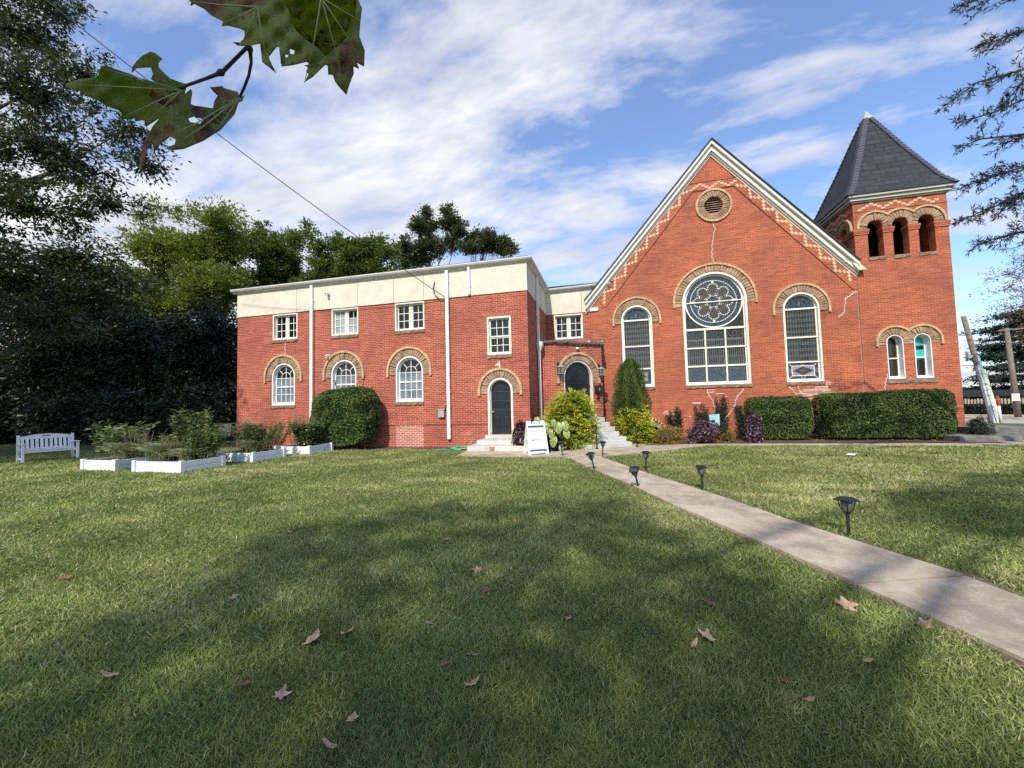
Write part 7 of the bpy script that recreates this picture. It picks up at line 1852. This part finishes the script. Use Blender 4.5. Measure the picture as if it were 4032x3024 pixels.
# ================================================================== SKY, SUN, RENDER
w = bpy.data.worlds.new('World'); SC.world = w; w.use_nodes = True; nt = w.node_tree; nt.nodes.clear()
out = N(nt, 'ShaderNodeOutputWorld'); bg = N(nt, 'ShaderNodeBackground'); nt.links.new(bg.outputs[0], out.inputs[0]); bg.inputs[1].default_value = .15
sky = N(nt, 'ShaderNodeTexSky', sky_type='NISHITA'); sky.sun_disc = False; sky.sun_elevation = SUN_EL; sky.sun_rotation = math.radians(180 + SUN_AZ); sky.air_density = 1.0; sky.dust_density = .6; sky.ozone_density = 2.0
tc = N(nt, 'ShaderNodeTexCoord'); sp_ = N(nt, 'ShaderNodeSeparateXYZ'); nt.links.new(tc.outputs['Generated'], sp_.inputs[0])
def mth(op, a, b_=None):
    n_ = N(nt, 'ShaderNodeMath', operation=op)
    for i, v in enumerate((a, b_)):
        if v is None: continue
        if isinstance(v, (int, float)): n_.inputs[i].default_value = v
        else: nt.links.new(v, n_.inputs[i])
    return n_.outputs[0]
zz = mth('ADD', mth('MAXIMUM', sp_.outputs[2], 0.0), .22)
cb = N(nt, 'ShaderNodeCombineXYZ'); nt.links.new(mth('DIVIDE', sp_.outputs[0], zz), cb.inputs[0]); nt.links.new(mth('DIVIDE', sp_.outputs[1], zz), cb.inputs[1])
def cl_noise(scale, rotd, sc, loc, det, rough, dist_=0):
    mp = N(nt, 'ShaderNodeMapping'); mp.inputs['Rotation'].default_value = (0, 0, math.radians(rotd)); mp.inputs['Scale'].default_value = sc; mp.inputs['Location'].default_value = loc; nt.links.new(cb.outputs[0], mp.inputs[0])
    n_ = N(nt, 'ShaderNodeTexNoise'); n_.inputs['Scale'].default_value = scale; n_.inputs['Detail'].default_value = det; n_.inputs['Roughness'].default_value = rough; n_.inputs['Distortion'].default_value = dist_; nt.links.new(mp.outputs[0], n_.inputs['Vector']); return n_.outputs['Fac']
c1 = cl_noise(1.5, 28, (1, 2.0, 1), (3.1, 1.7, 0), 9, .60, .35)
c2_ = cl_noise(3.2, 28, (1, 2.0, 1), (7, 2, 0), 6, .6, .2)
lft = mth('MULTIPLY', sp_.outputs[0], -.11)
hz = mth('MULTIPLY', mth('SUBTRACT', .42, sp_.outputs[2]), .17)
dens = mth('ADD', mth('ADD', mth('ADD', mth('MULTIPLY', c1, .74), mth('MULTIPLY', c2_, .26)), lft), hz)
cov = ramp(nt, dens, ((.435, .06), (.51, .55), (.60, 1.0)))
shade_ = ramp(nt, cl_noise(2.1, 28, (1, 1.6, 1), (1, 9, 0), 5, .55), ((.36, (3.5, 3.65, 4.1)), (.62, (5.0, 5.0, 5.15))))
skyc = mixc(nt, 1.0, sky.outputs[0], (.98, 1.12, 1.32), 'MULTIPLY')
nt.links.new(mixc(nt, cov, skyc, shade_), bg.inputs[0])
sun = bpy.data.lights.new('sun', 'SUN'); sun.energy = 3.5; sun.angle = math.radians(.53); sun.color = (1.0, .94, .85)
so = bpy.data.objects.new('sun', sun); COL.objects.link(so); so.location = (0, -20, 30); so.rotation_euler = SD.to_track_quat('Z', 'Y').to_euler()
SC.view_settings.view_transform = 'Standard'; SC.view_settings.look = 'None'; SC.view_settings.exposure = 0.42; SC.view_settings.gamma = 1.0
SC.cycles.max_bounces = 6; SC.cycles.diffuse_bounces = 3; SC.cycles.glossy_bounces = 2; SC.cycles.transmission_bounces = 3; SC.cycles.transparent_max_bounces = 4
SC.cycles.sample_clamp_indirect = 4; SC.cycles.use_adaptive_sampling = True; SC.cycles.adaptive_threshold = .015; SC.cycles.use_denoising = False
